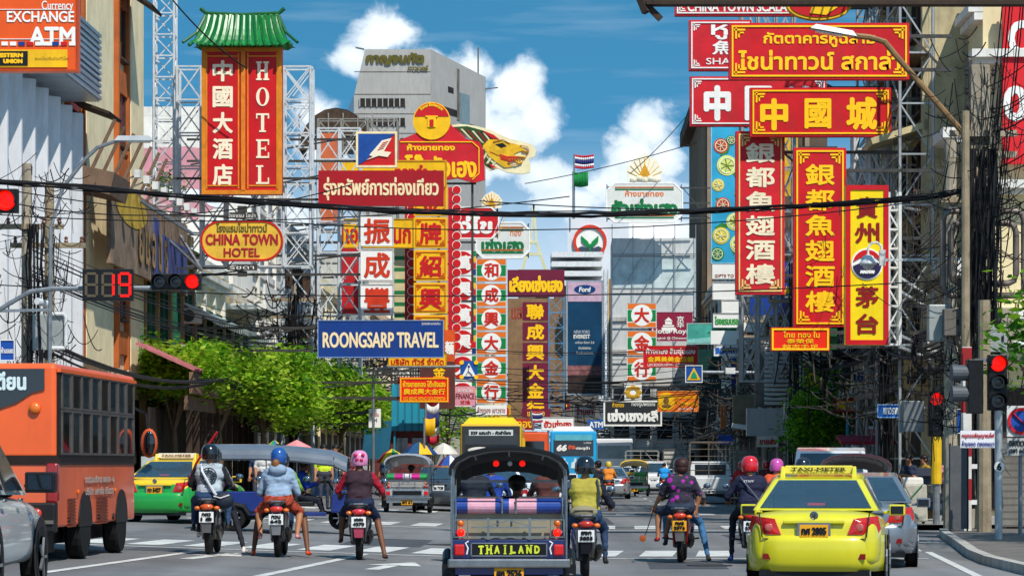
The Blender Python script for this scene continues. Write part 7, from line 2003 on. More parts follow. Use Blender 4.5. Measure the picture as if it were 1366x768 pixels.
 if kind == 'sedan':
  mb = MB()
  for s in (-1, 1): mb.bar((s * .66, -.012, .66), (s * .70, .02, .98), .012)
  mb.bar((-.66, -.0, .645), (.66, -.0, .645), .012)
  mb.build('shut_line', mat('3a3a18', .6) if not low else BLACKP, r)
  MB().box((0, -.012, .86), (.78, .05, .045)).build('trunk_strip', paint, r, bevel=.012)
  if badge:
   MB().lathe([(.055, -.02), (.045, -.03), (.04, -.02)], (0, -.012, .94), 'y', 18).build('badge', CHROME, r)
 plate(r, 0, -.055 if kind == 'sedan' else -.05, .745 if kind == 'sedan' else .72, .36, .16, plt[0], plt[1])
 MB().box((0, -.046, .745 if kind == 'sedan' else .72), (.42, .012, .21)).build('plate_frame', CHROME, r)
 MB().box((0, .32, .24), (.5, .5, .1)).build('underbody', BLACKP, r)
 if taxi:
  b = MB().box((0, 1.5, 1.52), (.98, .16, .11), taper=.9).build('roof_sign', taxi[0], r, bevel=.012)
  MB().txt('TAXI-METER', 0, 1.525, .72, .05, 1.405, .003).build('lettering', taxi[1], b)
  for s in (-1, 1): MB().box((s * .47, 1.45, 1.49), (.07, .3, .15), taper=.6).build('sign_foot', paint, r, bevel=.01)
  MB().box((0, .62, 1.075), (.22, .03, .03)).build('brake_light', REDGLOW, r)
 return r

# ------------------------------------------------------------------ tuk tuk
BLUEV = mat('1a3f8f', .35, 0, .1, 6, coat=.4)
PINKV = mat('d9a0b0', .45, 0, .12, 6, bump=.2)
BEIGEV = mat('8d8872', .6, 0, .12, 3, dirt=.15)
def slabword(mb, word, cx, cz, w, h, y):
 n = len(word); cw = w / n
 for i, ch in enumerate(word):
  mb.txt(ch, cx - w / 2 + cw * (i + .5), cz, cw * (.7 if ch != 'I' else .22), h, y, h * .07)
  if ch in 'THILN':
   for zz in ((.0,) if ch == 'T' else (0, 1) if ch in 'HI' else (0,) if ch == 'L' else (1,)):
    for ox in ((0,) if ch in 'TI' else (-.3, .3) if ch in 'HN' else (-.3,)): mb.box((cx - w / 2 + cw * (i + .5 + ox), y - .006, cz - h / 2 + zz * h), (cw * .36, .012, h * .13))
def tuktuk(label, loc, rz, roof, body, roll, panel, plate_t, sign_=None, rail=True, lit=True, L=2.6, group=None):
 r = thing('tuk_tuk', label, 'tuk tuk', loc, rz, group)
 # arched canopy
 sec = [(-.70, 1.50), (-.685, 1.585), (-.62, 1.67), (-.48, 1.74), (-.25, 1.79), (0, 1.805), (.25, 1.79), (.48, 1.74), (.62, 1.67), (.685, 1.585), (.70, 1.50)]
 ins = [(x * .965, z - .035) for x, z in sec[::-1]]
 rg = []
 for y in (-.14, -.1, .4, 1.0, 1.7, L - .35, L - .05):
  dz = -.02 if y in (-.14,) else (-.27 if y > L - .1 else -.13 if y > L - .5 else -.04 if y > 1.5 else 0)
  rg.append([(x, y, z + dz) for x, z in sec + ins])
 MB().loft(rg).build('canopy', roof, r, smooth=False)
 mb = MB()
 for y in (.02, .55, 1.1): mb.tube([(x * .95, y, z - .05) for x, z in sec], .014, 6)
 for x, z in ((-.4, 1.70), (.4, 1.70), (0, 1.745)): mb.bar((x, 0, z), (x, 1.6, z - .05), .02)
 mb.build('roof_ribs', STEEL, r)
 for e in (-1, 1):
  for (y, z0) in ((-.02, .42), (1.12, .5), (L - .32, .75)):
   MB().tube([(e * .665, y, z0), (e * .665, y, 1.54)], .014, 8).build('post', CHROME, r)
 # tub and rear body
 mb = MB().box((0, .62, .36), (1.26, 1.3, .1)).box((0, 1.7, .34), (1.0, 1.3, .08))
 for e in (-1, 1): mb.box((e * .64, .55, .6), (.05, 1.1, .42)).box((e * .6, 1.2, .5), (.05, .2, .26))
 mb.box((0, 1.25, .55), (1.2, .06, .42))
 mb.build('tub', body, r, bevel=.015)
 MB().box((0, .02, .61), (1.36, .06, .23)).build('rear_panel', body, r, bevel=.015)
 sp = MB().box((0, -.022, .605), (.86, .02, .135)).build('name_board', BLACKP, r)
 mb = MB().box((0, -.036, .678), (.88, .012, .014)).box((0, -.036, .532), (.88, .012, .014)).box((-.437, -.036, .605), (.014, .012, .15)).box((.437, -.036, .605), (.014, .012, .15)).build('board_frame', STEEL, sp)
 if sign_:
  mb = MB(); slabword(mb, sign_, 0, .605, .74, .095, -.04); mb.build('lettering', mat('cfd83a', .45), sp)
 for e in (-1, 1):
  MB().box((e * .575, -.02, .60), (.12, .05, .13)).build('tail_light', REDL, r, bevel=.02)
  MB().tube([(e * .47, -.03, .70), (e * .505, -.04, .68), (e * .475, -.04, .62), (e * .49, -.04, .55)], .009, 6).build('hook', WHITE, r)
 MB().box((0, -.05, .445), (1.42, .07, .11)).build('bumper', CHROME, r, bevel=.02)
 # seat with rolled head cushion
 MB().box((0, .14, .88), (1.22, .07, .34)).build('seat_back', panel, r, bevel=.02)
 MB().box((0, .42, .66), (1.2, .55, .12)).build('seat', panel, r, bevel=.03)
 for i, m in enumerate(roll):
  k = len(roll); x0, x1 = -.64 + 1.28 * i / k, -.64 + 1.28 * (i + 1) / k
  MB().cyl((x0, .1, 1.105), (x1, .1, 1.105), .088, n=16).build('head_roll', m, r, smooth=False)
 if rail:
  mb = MB()
  for e in (-1, 1):
   x0, x1 = e * .62, e * .08
   mb.tube([(x0, -.0, .98), (x0, 0, 1.2), (x0 - e * .04, 0, 1.21), (x1 + e * .04, 0, 1.21), (x1, 0, 1.19), (x1, 0, 1.02)], .012, 6)
  for z in (.95, .86, .75): mb.bar((-.44, -.02, z), (.44, -.02, z), .016)
  for z in (.95, .75): mb.bar((-.64, -.02, z), (-.48, -.02, z), .014).bar((.48, -.02, z), (.64, -.02, z), .014)
  for x in (-.64, -.48, .48, .64): mb.bar((x, -.02, .74), (x, -.02, .96), .014)
  for x in (-.24, .24): mb.bar((x, -.025, .72), (x, -.025, .97), .03)
  mb.bar((-.24, -.03, .87), (0, -.03, .945), .012).bar((.24, -.03, .87), (0, -.03, .945), .012)
  mb.build('chrome_rail', CHROME, r)
  for e in (-1, 1):
   MB().sph((e * .56, -.0, .80), (.045, .04, .045), 12, 8).build('brake_light', REDGLOW if lit else REDL, r, smooth=True)
   MB().sph((e * .56, .0, .91), (.04, .04, .045), 12, 8).build('indicator', AMBER, r, smooth=True)
 if lit:
  for x in (-.15, .155): MB().sph((x, .05, 1.6), (.036, .03, .036), 12, 8).build('roof_lamp', SIGNAL, r, smooth=True)
  MB().sph((.01, .05, 1.6), (.03, .03, .03), 12, 8).build('spare_lamp', GREYC, r, smooth=True)
 plate(r, 0, -.04, .325, .34, .15, plate_t, PY)
 for e in (-1, 1):
  MB().tube([(e * .72, .1, .28), (e * .72, .2, .46), (e * .72, .42, .55), (e * .72, .65, .5), (e * .72, .78, .32)], .06, 8).box((e * .70, .08, .3), (.16, .04, .26)).build('mudguard', BLACKP, r)
  wheel(r, e * .66, .42, .27, .27, .13, 8)
 wheel(r, .06, L - .22, .25, .25, .1, 6)
 MB().box((0, .5, .28), (.9, .8, .12)).tube([(.3, .1, .25), (.3, -.06, .22)], .03).build('axle', BLACKP, r)
 # driver's end
 mb = MB()
 pts = [(-.55, L - .32, .4), (-.55, L - .32, .8), (-.35, L, .82), (.35, L, .82), (.55, L - .32, .8), (.55, L - .32, .4)]
 mb.add([(-.5, L - .4, .36), (.5, L - .4, .36), (.3, L - .02, .36), (-.3, L - .02, .36), (-.54, L - .36, .86), (.54, L - .36, .86), (.28, L + .05, .80), (-.28, L + .05, .80)], [(0, 3, 2, 1), (4, 5, 6, 7), (0, 1, 5, 4), (1, 2, 6, 5), (2, 3, 7, 6), (3, 0, 4, 7)])
 mb.build('nose', body, r, bevel=.04)
 MB().box((0, L - .95, .55), (.5, .34, .1)).box((0, L - 1.13, .72), (.48, .06, .3)).build('driver_seat', mat('23211f', .5), r, bevel=.02)
 MB().tube([(-.34, L - .6, 1.0), (-.1, L - .48, 1.03), (.1, L - .48, 1.03), (.34, L - .6, 1.0)], .015, 6).bar((0, L - .48, 1.02), (0, L - .25, .6), .04).build('handlebar', BLACKP, r)
 mb = MB()
 for z in (.88, 1.38): mb.bar((-.6, L - .32, z), (.6, L - .32, z), .035)
 mb.bar((0, L - .32, .88), (0, L - .32, 1.38), .02)
 wf = mb.build('windscreen_frame', STEEL, r)
 MB().box((0, L - .31, 1.13), (1.16, .008, .48)).build('windscreen', mat('dfeaf0', .02, 0, 0, 1, glass=1.), wf)
 for e in (-1, 1):
  m_ = MB().bar((e * .62, L - .3, 1.12), (e * .7, L - .3, 1.3), .018).build('mirror', BLACKP, r)
  MB().box((e * .72, L - .31, 1.34), (.1, .03, .08)).build('mirror_glass', mat('5a646c', .08, .8), m_)
 return r

# ------------------------------------------------------------------ buses, trucks
def bus(label, loc, rz, L, Wd, Hh, paint, rear, band=None, route='', kind=0, low=None, group=None, roofc=None, cat='bus'):
 r = thing('bus', label, cat, loc, rz, group)
 z0 = .42
 MB().box((0, L / 2, (z0 + Hh) / 2), (Wd, L, Hh - z0)).build('body', [paint], r, bevel=.09, seg=3)
 if roofc:
  mb = MB().loft([[(-Wd * .46, y, Hh - .03), (-Wd * .36, y, Hh + dz), (Wd * .36, y, Hh + dz), (Wd * .46, y, Hh - .03)] for y, dz in ((.15, .0), (.5, .26), (2.6, .26), (3.0, .0))])
  mb.build('roof_unit', roofc, r)
 if low: MB().box((0, L / 2, .75), (Wd + .012, L + .012, .62)).build('lower_panels', low, r, bevel=.06)
 MB().box((0, -.006, Hh * .73), (Wd * .86, .03, Hh * .26)).build('rear_window', rear, r, bevel=.01)
 if route:
  o = MB().box((0, -.03, Hh * .885), (Wd * .72, .03, Hh * .075)).build('route_board', mat('c9d0cf', .4, 0, .05, 3), r)
  MB().txt(route, 0, Hh * .885, Wd * .66, Hh * .05, -.052, .012).build('lettering', mat('2a2f33', .5), o)
 n = max(4, int(L / 1.15))
 for s in (-1, 1):
  mb = MB()
  w_ = MB().box((s * (Wd / 2 + .004), L / 2, Hh * .68), (.02, L - .5, Hh * .3)).build('side_glazing', GLASSD, r)
  for j in range(n + 1): mb.box((s * (Wd / 2 + .012), .3 + (L - .6) * j / n, Hh * .68), (.03, .07, Hh * .3))
  mb.build('window_posts', paint if not band else BLACKP, w_)
  for yy in (L * .24, L * .74):
   MB().lathe([(.58, -.004), (.58, .012)], (s * (Wd / 2 + .004), yy, .5), 'x', 28).build('wheel_arch', BLACKP, r)
   wheel(r, s * (Wd / 2 - .14), yy, .48, .48, .28, 6)
  MB().box((s * Wd * .44, -.012, Hh * .42), (Wd * .07, .04, Hh * .15)).build('tail_light', REDL, r, bevel=.015)
 MB().box((0, -.03, .55), (Wd * .98, .12, .3)).build('bumper', BLACKP, r, bevel=.03)
 plate(r, 0, -.1, .6, .44, .16, '12-3456', PY if kind == 1 else PW)
 return r
def pickup(label, loc, rz, paint, cage_h=0., cagec=None, box_=False, W_=1.76, cat='pickup truck', name='pickup_truck', panel=None):
 r = thing(name, label, cat, loc, rz)
 k = W_ / 1.76
 MB().box((0, 1.15, .78), (W_, 2.3, .56)).build('bed', paint, r, bevel=.03)
 MB().box((0, -.012, .82), (W_ * .8, .03, .42)).build('tailgate', paint, r, bevel=.012)
 MB().box((0, .0, .47), (W_ * .96, .14, .14)).build('bumper', mat('6f7273', .4, .5, .1, 3), r, bevel=.03)
 mb = MB().loft([[(-W_ / 2, y, .45), (-W_ / 2, y, 1.05), (-W_ * .42, y, zt), (W_ * .42, y, zt), (W_ / 2, y, 1.05), (W_ / 2, y, .45)] for y, zt in ((2.35, 1.1), (2.36, 1.68), (3.4, 1.7), (3.95, 1.1), (5.0, .98))])
 mb.build('cab', paint, r, bevel=.03)
 MB().box((0, 2.345, 1.36), (W_ * .7, .02, .42)).build('rear_window', GLASSD, r)
 for s in (-1, 1):
  MB().box((s * W_ * .455, -.01, .82), (W_ * .08, .05, .3)).build('tail_light', REDL, r, bevel=.012)
  for yy in (1.0, 4.1): wheel(r, s * (W_ / 2 - .1), yy, .36, .36, .22, 6)
 plate(r, 0, -.075, .5, .34, .14, 'ผก 927', PW)
 MB().box((0, 1.2, .42), (W_ * .7, 2.2, .2)).build('chassis', BLACKP, r)
 if cage_h:
  m = cagec or mat('7d7468', .5, .4, .2, 3, dirt=.4)
  z0, z1, hw, Lb = 1.06, cage_h, W_ / 2 - .04, 2.25
  mb = MB()
  for s in (-1, 1):
   for y in (.03, Lb / 2, Lb): mb.bar((s * hw, y, z0), (s * hw, y, z1 - .06), .05)
   for j in range(1, 6): mb.bar((s * hw, .03, z0 + (z1 - z0) * j / 5.5), (s * hw, Lb, z0 + (z1 - z0) * j / 5.5), .035)
   mb.bar((s * hw, .03, z1 - .06), (s * (hw - .08), .03, z1), .05)
  for y in (.03, Lb): mb.bar((-hw + .06, y, z1), (hw - .06, y, z1), .055)
  for j in range(1, 5): mb.bar((-hw, .03, z0 + (z1 - z0) * j / 5), (hw, .03, z0 + (z1 - z0) * j / 5), .03)
  mb.bar((-.1, .03, z0), (-.1, .03, z1), .035).bar((.1, .03, z1), (hw, .03, z0 + .3), .035)
  mb.build('cage', m, r)
  if box_:
   MB().box((0, Lb / 2, (z0 + z1) / 2 - .02), (W_ - .14, Lb - .12, z1 - z0 - .1)).build('box', panel or GREYC, r, bevel=.02)
 return r
# ------------------------------------------------------------------ traffic
def gl(px, d, dz=0.):
 X_ = (px - 683) / F * d
 return Vector((X_, d, g(X_) + dz))
YELP = mat('d2c917', .34, 0, .05, 1.2, coat=.7, dirt=.10)
GREENP = mat('1d9a3c', .32, 0, .05, 1, coat=.7)
YELP2 = mat('e9bf14', .32, 0, .04, 1, coat=.7)
SILV = mat('a9adb1', .3, .6, .05, 1, coat=.7)
DGREY = mat('3a3f45', .3, .4, .08, 1, coat=.8)
WHITEP = mat('dedfdf', .3, 0, .04, 1, coat=.7)
# near tuk tuk
PLT = mat('1b3a86', .3, 0, .1, 6, coat=.5)
BLK = mat('0b0b0c', .6, 0, .25, 4)
NAVYB = mat('16255e', .3, 0, .1, 3, coat=.6)
tk = tuktuk('black roofed blue tuk tuk with a THAILAND board, nearest the viewer in the middle', gl(679, 33), 0, BLK, NAVYB, [BLUEV, PINKV, PINKV, BLUEV, PINKV, PINKV, BLUEV, BLUEV], BEIGEV, 'สก 2526', 'THAILAND')
# yellow taxi and the silver car ahead of it
car('bright yellow taxi with a pale roof sign bar, nearest on the right', gl(1086, 36.2), -R(8.5), YELP, 'sedan', glass=mat('16344a', .05, 0, .2, 2, coat=1.), taxi=(mat('d9c94a', .4, 0, .05, 3), mat('3a3a2a', .5)), plt=('ทศ 2805', PY), mirror=YELP)
car('silver sedan half hidden in front of the yellow taxi', gl(1146, 43.5), -R(7.5), mat('7f858c', .3, .5, .05, 1, coat=.7, dirt=.1), 'sedan', glass=mat('1a2f4a', .05, 0, .2, 2, coat=1.))
# white suv at the left edge
car('pearl white SUV cut off by the left edge, its black mirror showing', (-6.15, 27.9, g(-6)), 0, mat('c9cac6', .28, 0, .04, 1, coat=.9), 'suv', mirror=BLACKP, cat='car')
# orange minibus
ORB = mat('ea5f22', .4, 0, .08, .8, coat=.25, dirt=.14)
ORB2 = mat('dd6238', .45, 0, .1, .7, coat=.2, dirt=.22)
d = 39.6
cor = Vector(((75 - 683) / F * d, d, 0))
r = thing('bus', 'weathered orange minibus with barred side windows and a black waist band', 'bus', (cor.x, d, g(cor.x) - .0), -R(2.6))
Wd, Lc, Hb = 2.1, 6.15, 2.79
MB().box((-Wd / 2, Lc / 2, 2.12), (Wd, Lc, 1.34)).build('upper_body', ORB, r, bevel=.07, seg=3)
MB().box((-Wd / 2, Lc / 2, 1.0), (Wd - .01, Lc - .01, 1.0)).build('lower_body', ORB2, r, bevel=.03)
MB().box((-Wd / 2, Lc / 2, 1.44), (Wd + .02, Lc + .02, .13)).build('waist_band', mat('2a1d17', .5, 0, .2, 2), r)
MB().prism([(-2.05, 2.71), (-.16, 2.71), (-.16, 2.42), (-.33, 2.38), (-.55, 2.24), (-.9, 2.12), (-1.5, 2.06), (-2.05, 2.06)], -.03, .0).build('rear_window', GLASSD, r)
MB().txt('สามเตียน', -.86, 2.54, .9, .26, -.045, .012).build('lettering', mat('cfe0e0', .5), r)
MB().lathe([(.085, -.02), (.08, -.05), (.03, -.065), (.001, -.065)], (-.295, 0, 2.16), 'y', 18).build('indicator', AMBER, r, smooth=True)
MB().box((-.055, .03, 1.12), (.17, .14, .56), taper=1.0).build('tail_light', mat('8f1310', .22, 0, .15, 6, coat=.8), r, bevel=.035)
MB().box((-2.03, .03, 1.12), (.17, .14, .56)).build('tail_light', mat('8f1310', .22, 0, .15, 6, coat=.8), r, bevel=.035)
MB().box((-Wd / 2, -.02, .64), (Wd + .02, .22, .42)).build('bumper', mat('1f1d1c', .55, 0, .2, 2), r, bevel=.03)
MB().box((-Wd / 2, -.14, .58), (Wd - .02, .03, .05)).build('bumper_strip', GREYD, r)
MB().lathe([(.075, -.015), (.07, -.045), (.001, -.05)], (-.24, -.135, .70), 'y', 18).build('reflector', mat('c23020', .25, 0, .1, 6, coat=.7), r, smooth=True)
so_ = MB().box((.012, 3.0, 2.1), (.03, 5.9, 1.2)).build('window_recess', mat('1a1716', .5, 0, .2, 3), r)
nb = 8
for k in range(nb):
 y0 = .16 + k * 5.7 / nb; w_ = 5.7 / nb
 for (z0, z1) in ((1.53, 2.13), (2.17, 2.66)):
  f_ = MB()
  for (yc, zc, sy, sz) in ((y0 + w_ / 2, z0, w_ - .05, .03), (y0 + w_ / 2, z1, w_ - .05, .03), (y0 + .04, (z0 + z1) / 2, .035, z1 - z0), (y0 + w_ - .04, (z0 + z1) / 2, .035, z1 - z0)): f_.box((.04, yc, zc), (.03, sy, sz))
  fo = f_.build('window', mat('55504c', .5, .2, .2, 4), r)
  MB().box((.032, y0 + w_ / 2, (z0 + z1) / 2), (.008, w_ - .1, z1 - z0 - .04)).build('pane', [GLASSD, mat('2a3338', .1, 0, .4, 1.5, coat=.8), mat('15181a', .2, 0, .5, 2)][(k + (z0 > 2)) % 3], fo)
MB().box((.03, 3.0, 2.69), (.06, 5.95, .05)).build('drip_rail', ORB, r)
T = Matrix(((0, -1, 0, 0), (1, 0, 0, 0), (0, 0, 1, 0), (0, 0, 0, 1)))
def sidetxt(t, y, z, w, h, x, bold, m, root):
 m2 = MB().txt(t, 0, 0, w, h, 0, bold)
 MB().add(m2.v, m2.f, 0, Matrix.Translation((x, y, z)) @ T).build('lettering', m, root)
PALE = mat('c9b3a6', .6, 0, .1, 5)
sidetxt('รถร่วมบริการ ขสมก -อ', 3.1, 1.17, 2.3, .12, .012, .006, PALE, r)
sidetxt('บริษัท มหาชัย เดินรถ', 3.1, .99, 2.2, .12, .012, .006, PALE, r)
for (y, w_) in ((1.05, .55), (3.35, .85)):
 mb = MB()
 for j in range(9): mb.box((.008, y, .5 + j * .048), (.02, w_, .022))
 mb.build('side_grille', mat('7a3520', .6, 0, .2, 3), r)
for y in (.85, 3.1, 4.25): MB().lathe([(.05, 0), (.045, .02), (.001, .02)], (0, y, .58), 'x', 12).build('fuel_cap', BLACKP, r)
for (y, x) in ((2.05, -.16), (4.95, -.16), (2.05, -1.94), (4.95, -1.94)):
 if x > -1: MB().prism([(.49 * math.cos(a), .47 * math.sin(a)) for a in [PI * j / 14 for j in range(15)]] + [(-.49, -.04), (.49, -.04)], 0, .016, 0, Matrix(((0, 1, 0, 0.0), (1, 0, 0, y), (0, 0, 1, .52), (0, 0, 0, 1)))).build('wheel_arch', BLACKP, r)
 wheel(r, x + (.05 if x > -1 else 0), y, .42, .42, .24, 8, mat('8d8f90', .5, .3, .2, 4))
for y in (1.5, 4.4): MB().sph((.012, y, .98), (.02, .04, .04), 10, 6).build('marker_lamp', AMBER, r)
m_ = MB().tube([(-.02, 6.0, 2.3), (.16, 6.25, 2.2), (.2, 6.25, 1.8)], .02, 6).build('mirror', BLACKP, r)
MB().sph((.22, 6.22, 1.72), (.14, .07, .24), 12, 8).build('mirror_shell', mat('c8531f', .4, 0, .1, 2), m_, smooth=True)
MB().sph((.23, 6.17, 1.72), (.10, .04, .2), 12, 8).build('mirror_glass', GLASSD, m_, smooth=True)
MB().box((-Wd / 2, 3, .34), (1.5, 5.2, .2)).build('chassis', BLACKP, r)
MB().box((-.5, .8, .28), (.5, .5, .3)).build('silencer', BLACKP, r)
# green and yellow taxi, tuk tuks behind
car('green and yellow taxi turning behind the orange bus', gl(207, 64), -R(13), YELP2, 'sedan', low=GREENP, glass=mat('141b20', .06, 0, .2, 2, coat=1.), taxi=(mat('e6dcc0', .5, 0, .05, 3), mat('7a2a1a', .5)), plt=('ทว 5427', PY), mirror=YELP2)
GREYR = mat('6f747b', .3, .2, .15, 2, coat=.5)
tuktuk('blue tuk tuk crossing sideways under a long grey canopy', gl(288, 60), -PI / 2, GREYR, mat('182f74', .3, 0, .1, 2, coat=.6), [BLUEV, mat('c23a7a', .5, 0, .1, 4)], mat('b0487c', .5, 0, .2, 3), 'ษก 118', L=2.85, lit=False)
tuktuk('far silver tuk tuk with a pink and green head roll and a green board', gl(543, 86), -R(2), mat('b9bcc0', .35, .4, .15, 3), mat('c9cdd0', .25, .8, .1, 3), [mat('2fa35a', .5), mat('d42f8f', .5), mat('cfcfd4', .5), mat('d42f8f', .5), mat('2fa35a', .5)], mat('a9a6a2', .5, .2, .1, 3), 'สท 61', None, lit=False)
tuktuk('dark red roofed tuk tuk beyond the silver sedan on the right', gl(1142, 56), -R(5), mat('3f1512', .45, 0, .25, 3, coat=.3), mat('5a2a22', .4, 0, .2, 3), [mat('6a2a2a', .5)], mat('4a3a32', .6), 'สจ 44', lit=False)
tuktuk('small green and yellow tuk tuk far up the middle lane', gl(846, 139), -R(2), YELP2, GREENP, [YELP2, GREENP], GREENP, 'ก 9', lit=False)
car('dark grey sedan far left lane beside the silver tuk tuk', gl(585, 91), -R(2.5), DGREY, 'sedan', plt=('ฆร 7120', PW))
car('silver white sedan behind the dark grey one', gl(612, 101), -R(2), mat('c4c8cc', .3, .2, .05, 1, coat=.7), 'sedan', plt=('ชม 31', PW))
car('white SUV in the far middle lane beside the blue shirt rider', gl(872, 149), -R(1), WHITEP, 'suv')
car('white van half hidden behind the riders on the right', gl(1108, 65), -R(7), WHITEP, 'van', cat='van', name='van')
car('far grey sedan right of the blue bus', gl(815, 128), -R(1), SILV, 'sedan')
car('small white hatchback beside the caged truck', gl(829, 160), -R(1), WHITEP, 'sedan')
car('white car seen through the near tuk tuk windscreen on its left', gl(661, 72), 0, WHITEP, 'sedan', plt=('พบ 2', PW))
car('white car seen through the near tuk tuk windscreen on its right', gl(716, 80), 0, WHITEP, 'suv', plt=('พบ 5', PW))
bus('yellow and black bus with a white route board, far left lane', gl(655, 116), -R(1), 9.5, 2.5, 3.2, mat('e0b21c', .4, 0, .08, .6, coat=.3), mat('2f3234', .3, 0, .2, .8, coat=.5), route='529 แสมดำ - หัวลำโพง', roofc=mat('edc11c', .4, 0, .05, 1))
r = [o for o in bpy.data.objects if o.get('label', '').startswith('yellow and black bus')][0]
MB().box((0, -.004, 1.9), (2.36, .03, 2.4)).build('rear_panel', mat('3a3c3e', .4, 0, .15, 1, dirt=.1), r)
o = MB().box((0, -.05, 2.1), (2.1, .03, .5)).build('advert', mat('2a2d30', .4, 0, .2, 2), r)
MB().sph((-.45, -.07, 2.12), (.5, .02, .13), 14, 8).build('advert_shape', mat('d9d4cc', .5, 0, .1, 3), o)
MB().txt('จำหน่ายประกันรถ', .55, 2.2, .8, .1, -.075).txt('A CROWN', .5, 2.03, .8, .12, -.075, .01).build('lettering', mat('d98a8a', .5), o)
bus('orange bus just beyond the yellow one', gl(697, 140), -R(1), 9, 2.5, 3.15, mat('e0561f', .4, 0, .1, .6, coat=.3), GLASSD)
BB = mat('1f9fd4', .38, 0, .08, .6, coat=.4)
bus('bright blue bus with a dark advertising rear window', gl(765, 153), -R(1.2), 10, 2.5, 3.35, BB, mat('2c333a', .3, 0, .3, 1, coat=.6), roofc=WHITEP)
r = [o for o in bpy.data.objects if o.get('label', '').startswith('bright blue bus')][0]
o = MB().box((0, -.02, 3.0), (2.0, .03, .3)).build('route_board', mat('5fb0c0', .3, 0, .1, 3), r)
MB().txt('66', -.62, 2.45, .55, .36, -.035, .03, slant=.25).build('lettering', WHITE, r)
MB().txt('สาย', -.1, 2.48, .36, .22, -.035, .02).build('lettering', mat('e05a3a', .5), r)
MB().txt('ประตูน้ำ', .5, 2.42, .75, .2, -.035, .01).build('lettering', WHITE, r)
MB().txt('2-40256', .75, 2.72, .4, .08, -.035).build('lettering', WHITE, r)
mb = MB()
for k in range(3): mb.prism([(-.75 + k * .6, 1.35), (-.25 + k * .6, 1.35), (-.3 + k * .6, 1.65), (-.44 + k * .6, 1.75), (-.44 + k * .6, 1.88), (-.56 + k * .6, 1.88), (-.56 + k * .6, 1.75), (-.7 + k * .6, 1.65)], -.03, -.01)
mb.build('bottle_picture', mat('cfe2ea', .4, 0, .1, 3), r)
bus('white coach between the blue bus and the caged truck', gl(819, 182), -R(1), 10, 2.4, 3.2, WHITEP, mat('5f7a80', .15, 0, .3, 1, coat=.8))
TRK = mat('c4c6c6', .45, 0, .08, 1, dirt=.15)
pickup('grey truck with a barred cage and boxed load, far middle lane', gl(857, 166), -R(1), TRK, 2.35, mat('a9a69c', .5, .4, .15, 3), False, 2.0)
pickup('grey panel truck between the caged trucks', gl(903, 172), -R(1), TRK, 2.45, None, True, 1.7, 'truck', 'box_truck')
pickup('silver pickup with a tall rusty cage, ahead of the flowered shirt rider', gl(949, 112), -R(3), mat('d3d5d6', .35, 0, .06, 1, coat=.5), 2.45, mat('6f6458', .55, .3, .25, 3, dirt=.4), False, 1.76)
pickup('grey panel truck beside the pavement, right of the silver pickup', gl(1006, 128), -R(3), TRK, 2.25, None, True, 1.66, 'truck', 'box_truck', mat('8f8d88', .6, .2, .15, 2, dirt=.3))

# ------------------------------------------------------------------ riders
DEN = mat('8a9fb5', .8, 0, .18, 5, bump=.3, bscale=14)
JEAN = mat('274062', .8, 0, .2, 6, bump=.2)
JEANB = mat('3a6a94', .8, 0, .2, 6, bump=.2)
DKTR = mat('1d1f28', .8, 0, .2, 6)
SHOE = mat('23211f', .7, 0, .2, 8)
SANDAL = mat('b3402c', .7, 0, .2, 8)
WSH = mat('d9d7d3', .6, 0, .1, 8)
# a: raglan jacket passenger, driver mostly hidden
L0 = gl(279, 45)
moto('dark motorcycle with an orange tail lamp under the two riders on the far left', L0, 0, mat('1d1c1e', .35, 0, .2, 3, coat=.5), mat('6f6f70', .4, .5), rows=('กตว', '18'), lamp=mat('d9581c', .25, 0, .2, 15, coat=.6))
S, Fg, hd = rider(.83, .10, kneeL=(-.27, .36, .86), footL=(-.26, .16, .47), kneeR=(.27, .36, .86), footR=(.28, .16, .47), elL=(-.31, .12, 1.12), elR=(.31, .12, 1.12), handL=(-.2, .42, 1.02), handR=(.2, .42, 1.02), bulk=1.1)
GB = mat('a3adb4', .8, 0, .12, 5, bump=.3, bscale=14)
pr = person('person in a grey and black raglan jacket riding pillion on the far left', L0, 0, S, [SKIN, GB, JEAN, SHOE, mat('1f2024', .8, 0, .2, 6), HAIR], Fg)
helmet(pr, hd + Vector((0, 0, .02)), mat('141516', .22, 0, .15, 3, coat=.7), size=1.02)
mb = MB(); T_ = 0
for k in range(3): ring(mb, 0, 0, .135 - k * .035, .12 - k * .035, -.012, 0, 20)
for k in range(12): a = k * PI / 6; mb.bar((.06 * math.cos(a), -.008, .06 * math.sin(a)), (.13 * math.cos(a), -.008, .13 * math.sin(a)), .02, .008)
em = mb.build('back_print', mat('2a2f36', .8), pr); em.location = (0, -.098, 1.245); em.rotation_euler = (-.12, 0, 0)
MB().txt('BLACK', 0, .2, .2, .06, -.004).txt('MC', 0, -.2, .12, .06, -.004).build('lettering', mat('2a2f36', .8), em)
tag(MB().tube([(-.12, -.02, 1.42), (-.1, -.11, 1.32), (0, -.165, 1.15), (.1, -.17, .98), (.17, -.13, .9)], .022, 6).build('bag_strap', mat('c9cdd2', .7), None), 'pale bag strap slung across the raglan jacket', 'strap')
st = bpy.data.objects['bag_strap']; st.location = L0
bg_ = MB().sph((.23, -.12, .86), (.17, .1, .14), 16, 10).build('shoulder_bag', mat('1f2836', .6, 0, .2, 5, bump=.2), None, smooth=True)
MB().tube([(.09, -.2, .93), (.2, -.235, .9), (.34, -.2, .95)], .01, 5).build('zip', WSH, bg_)
bg_.location = L0; tag(bg_, 'navy shoulder bag hanging at the hip of the raglan jacket passenger', 'bag')
S, Fg, hd = rider(.80, .1, y=.42, kneeR=(.3, .35, .70), footR=(.52, -.12, .10), kneeL=(-.24, .42, .72), footL=(-.24, .3, .34), bulk=.98)
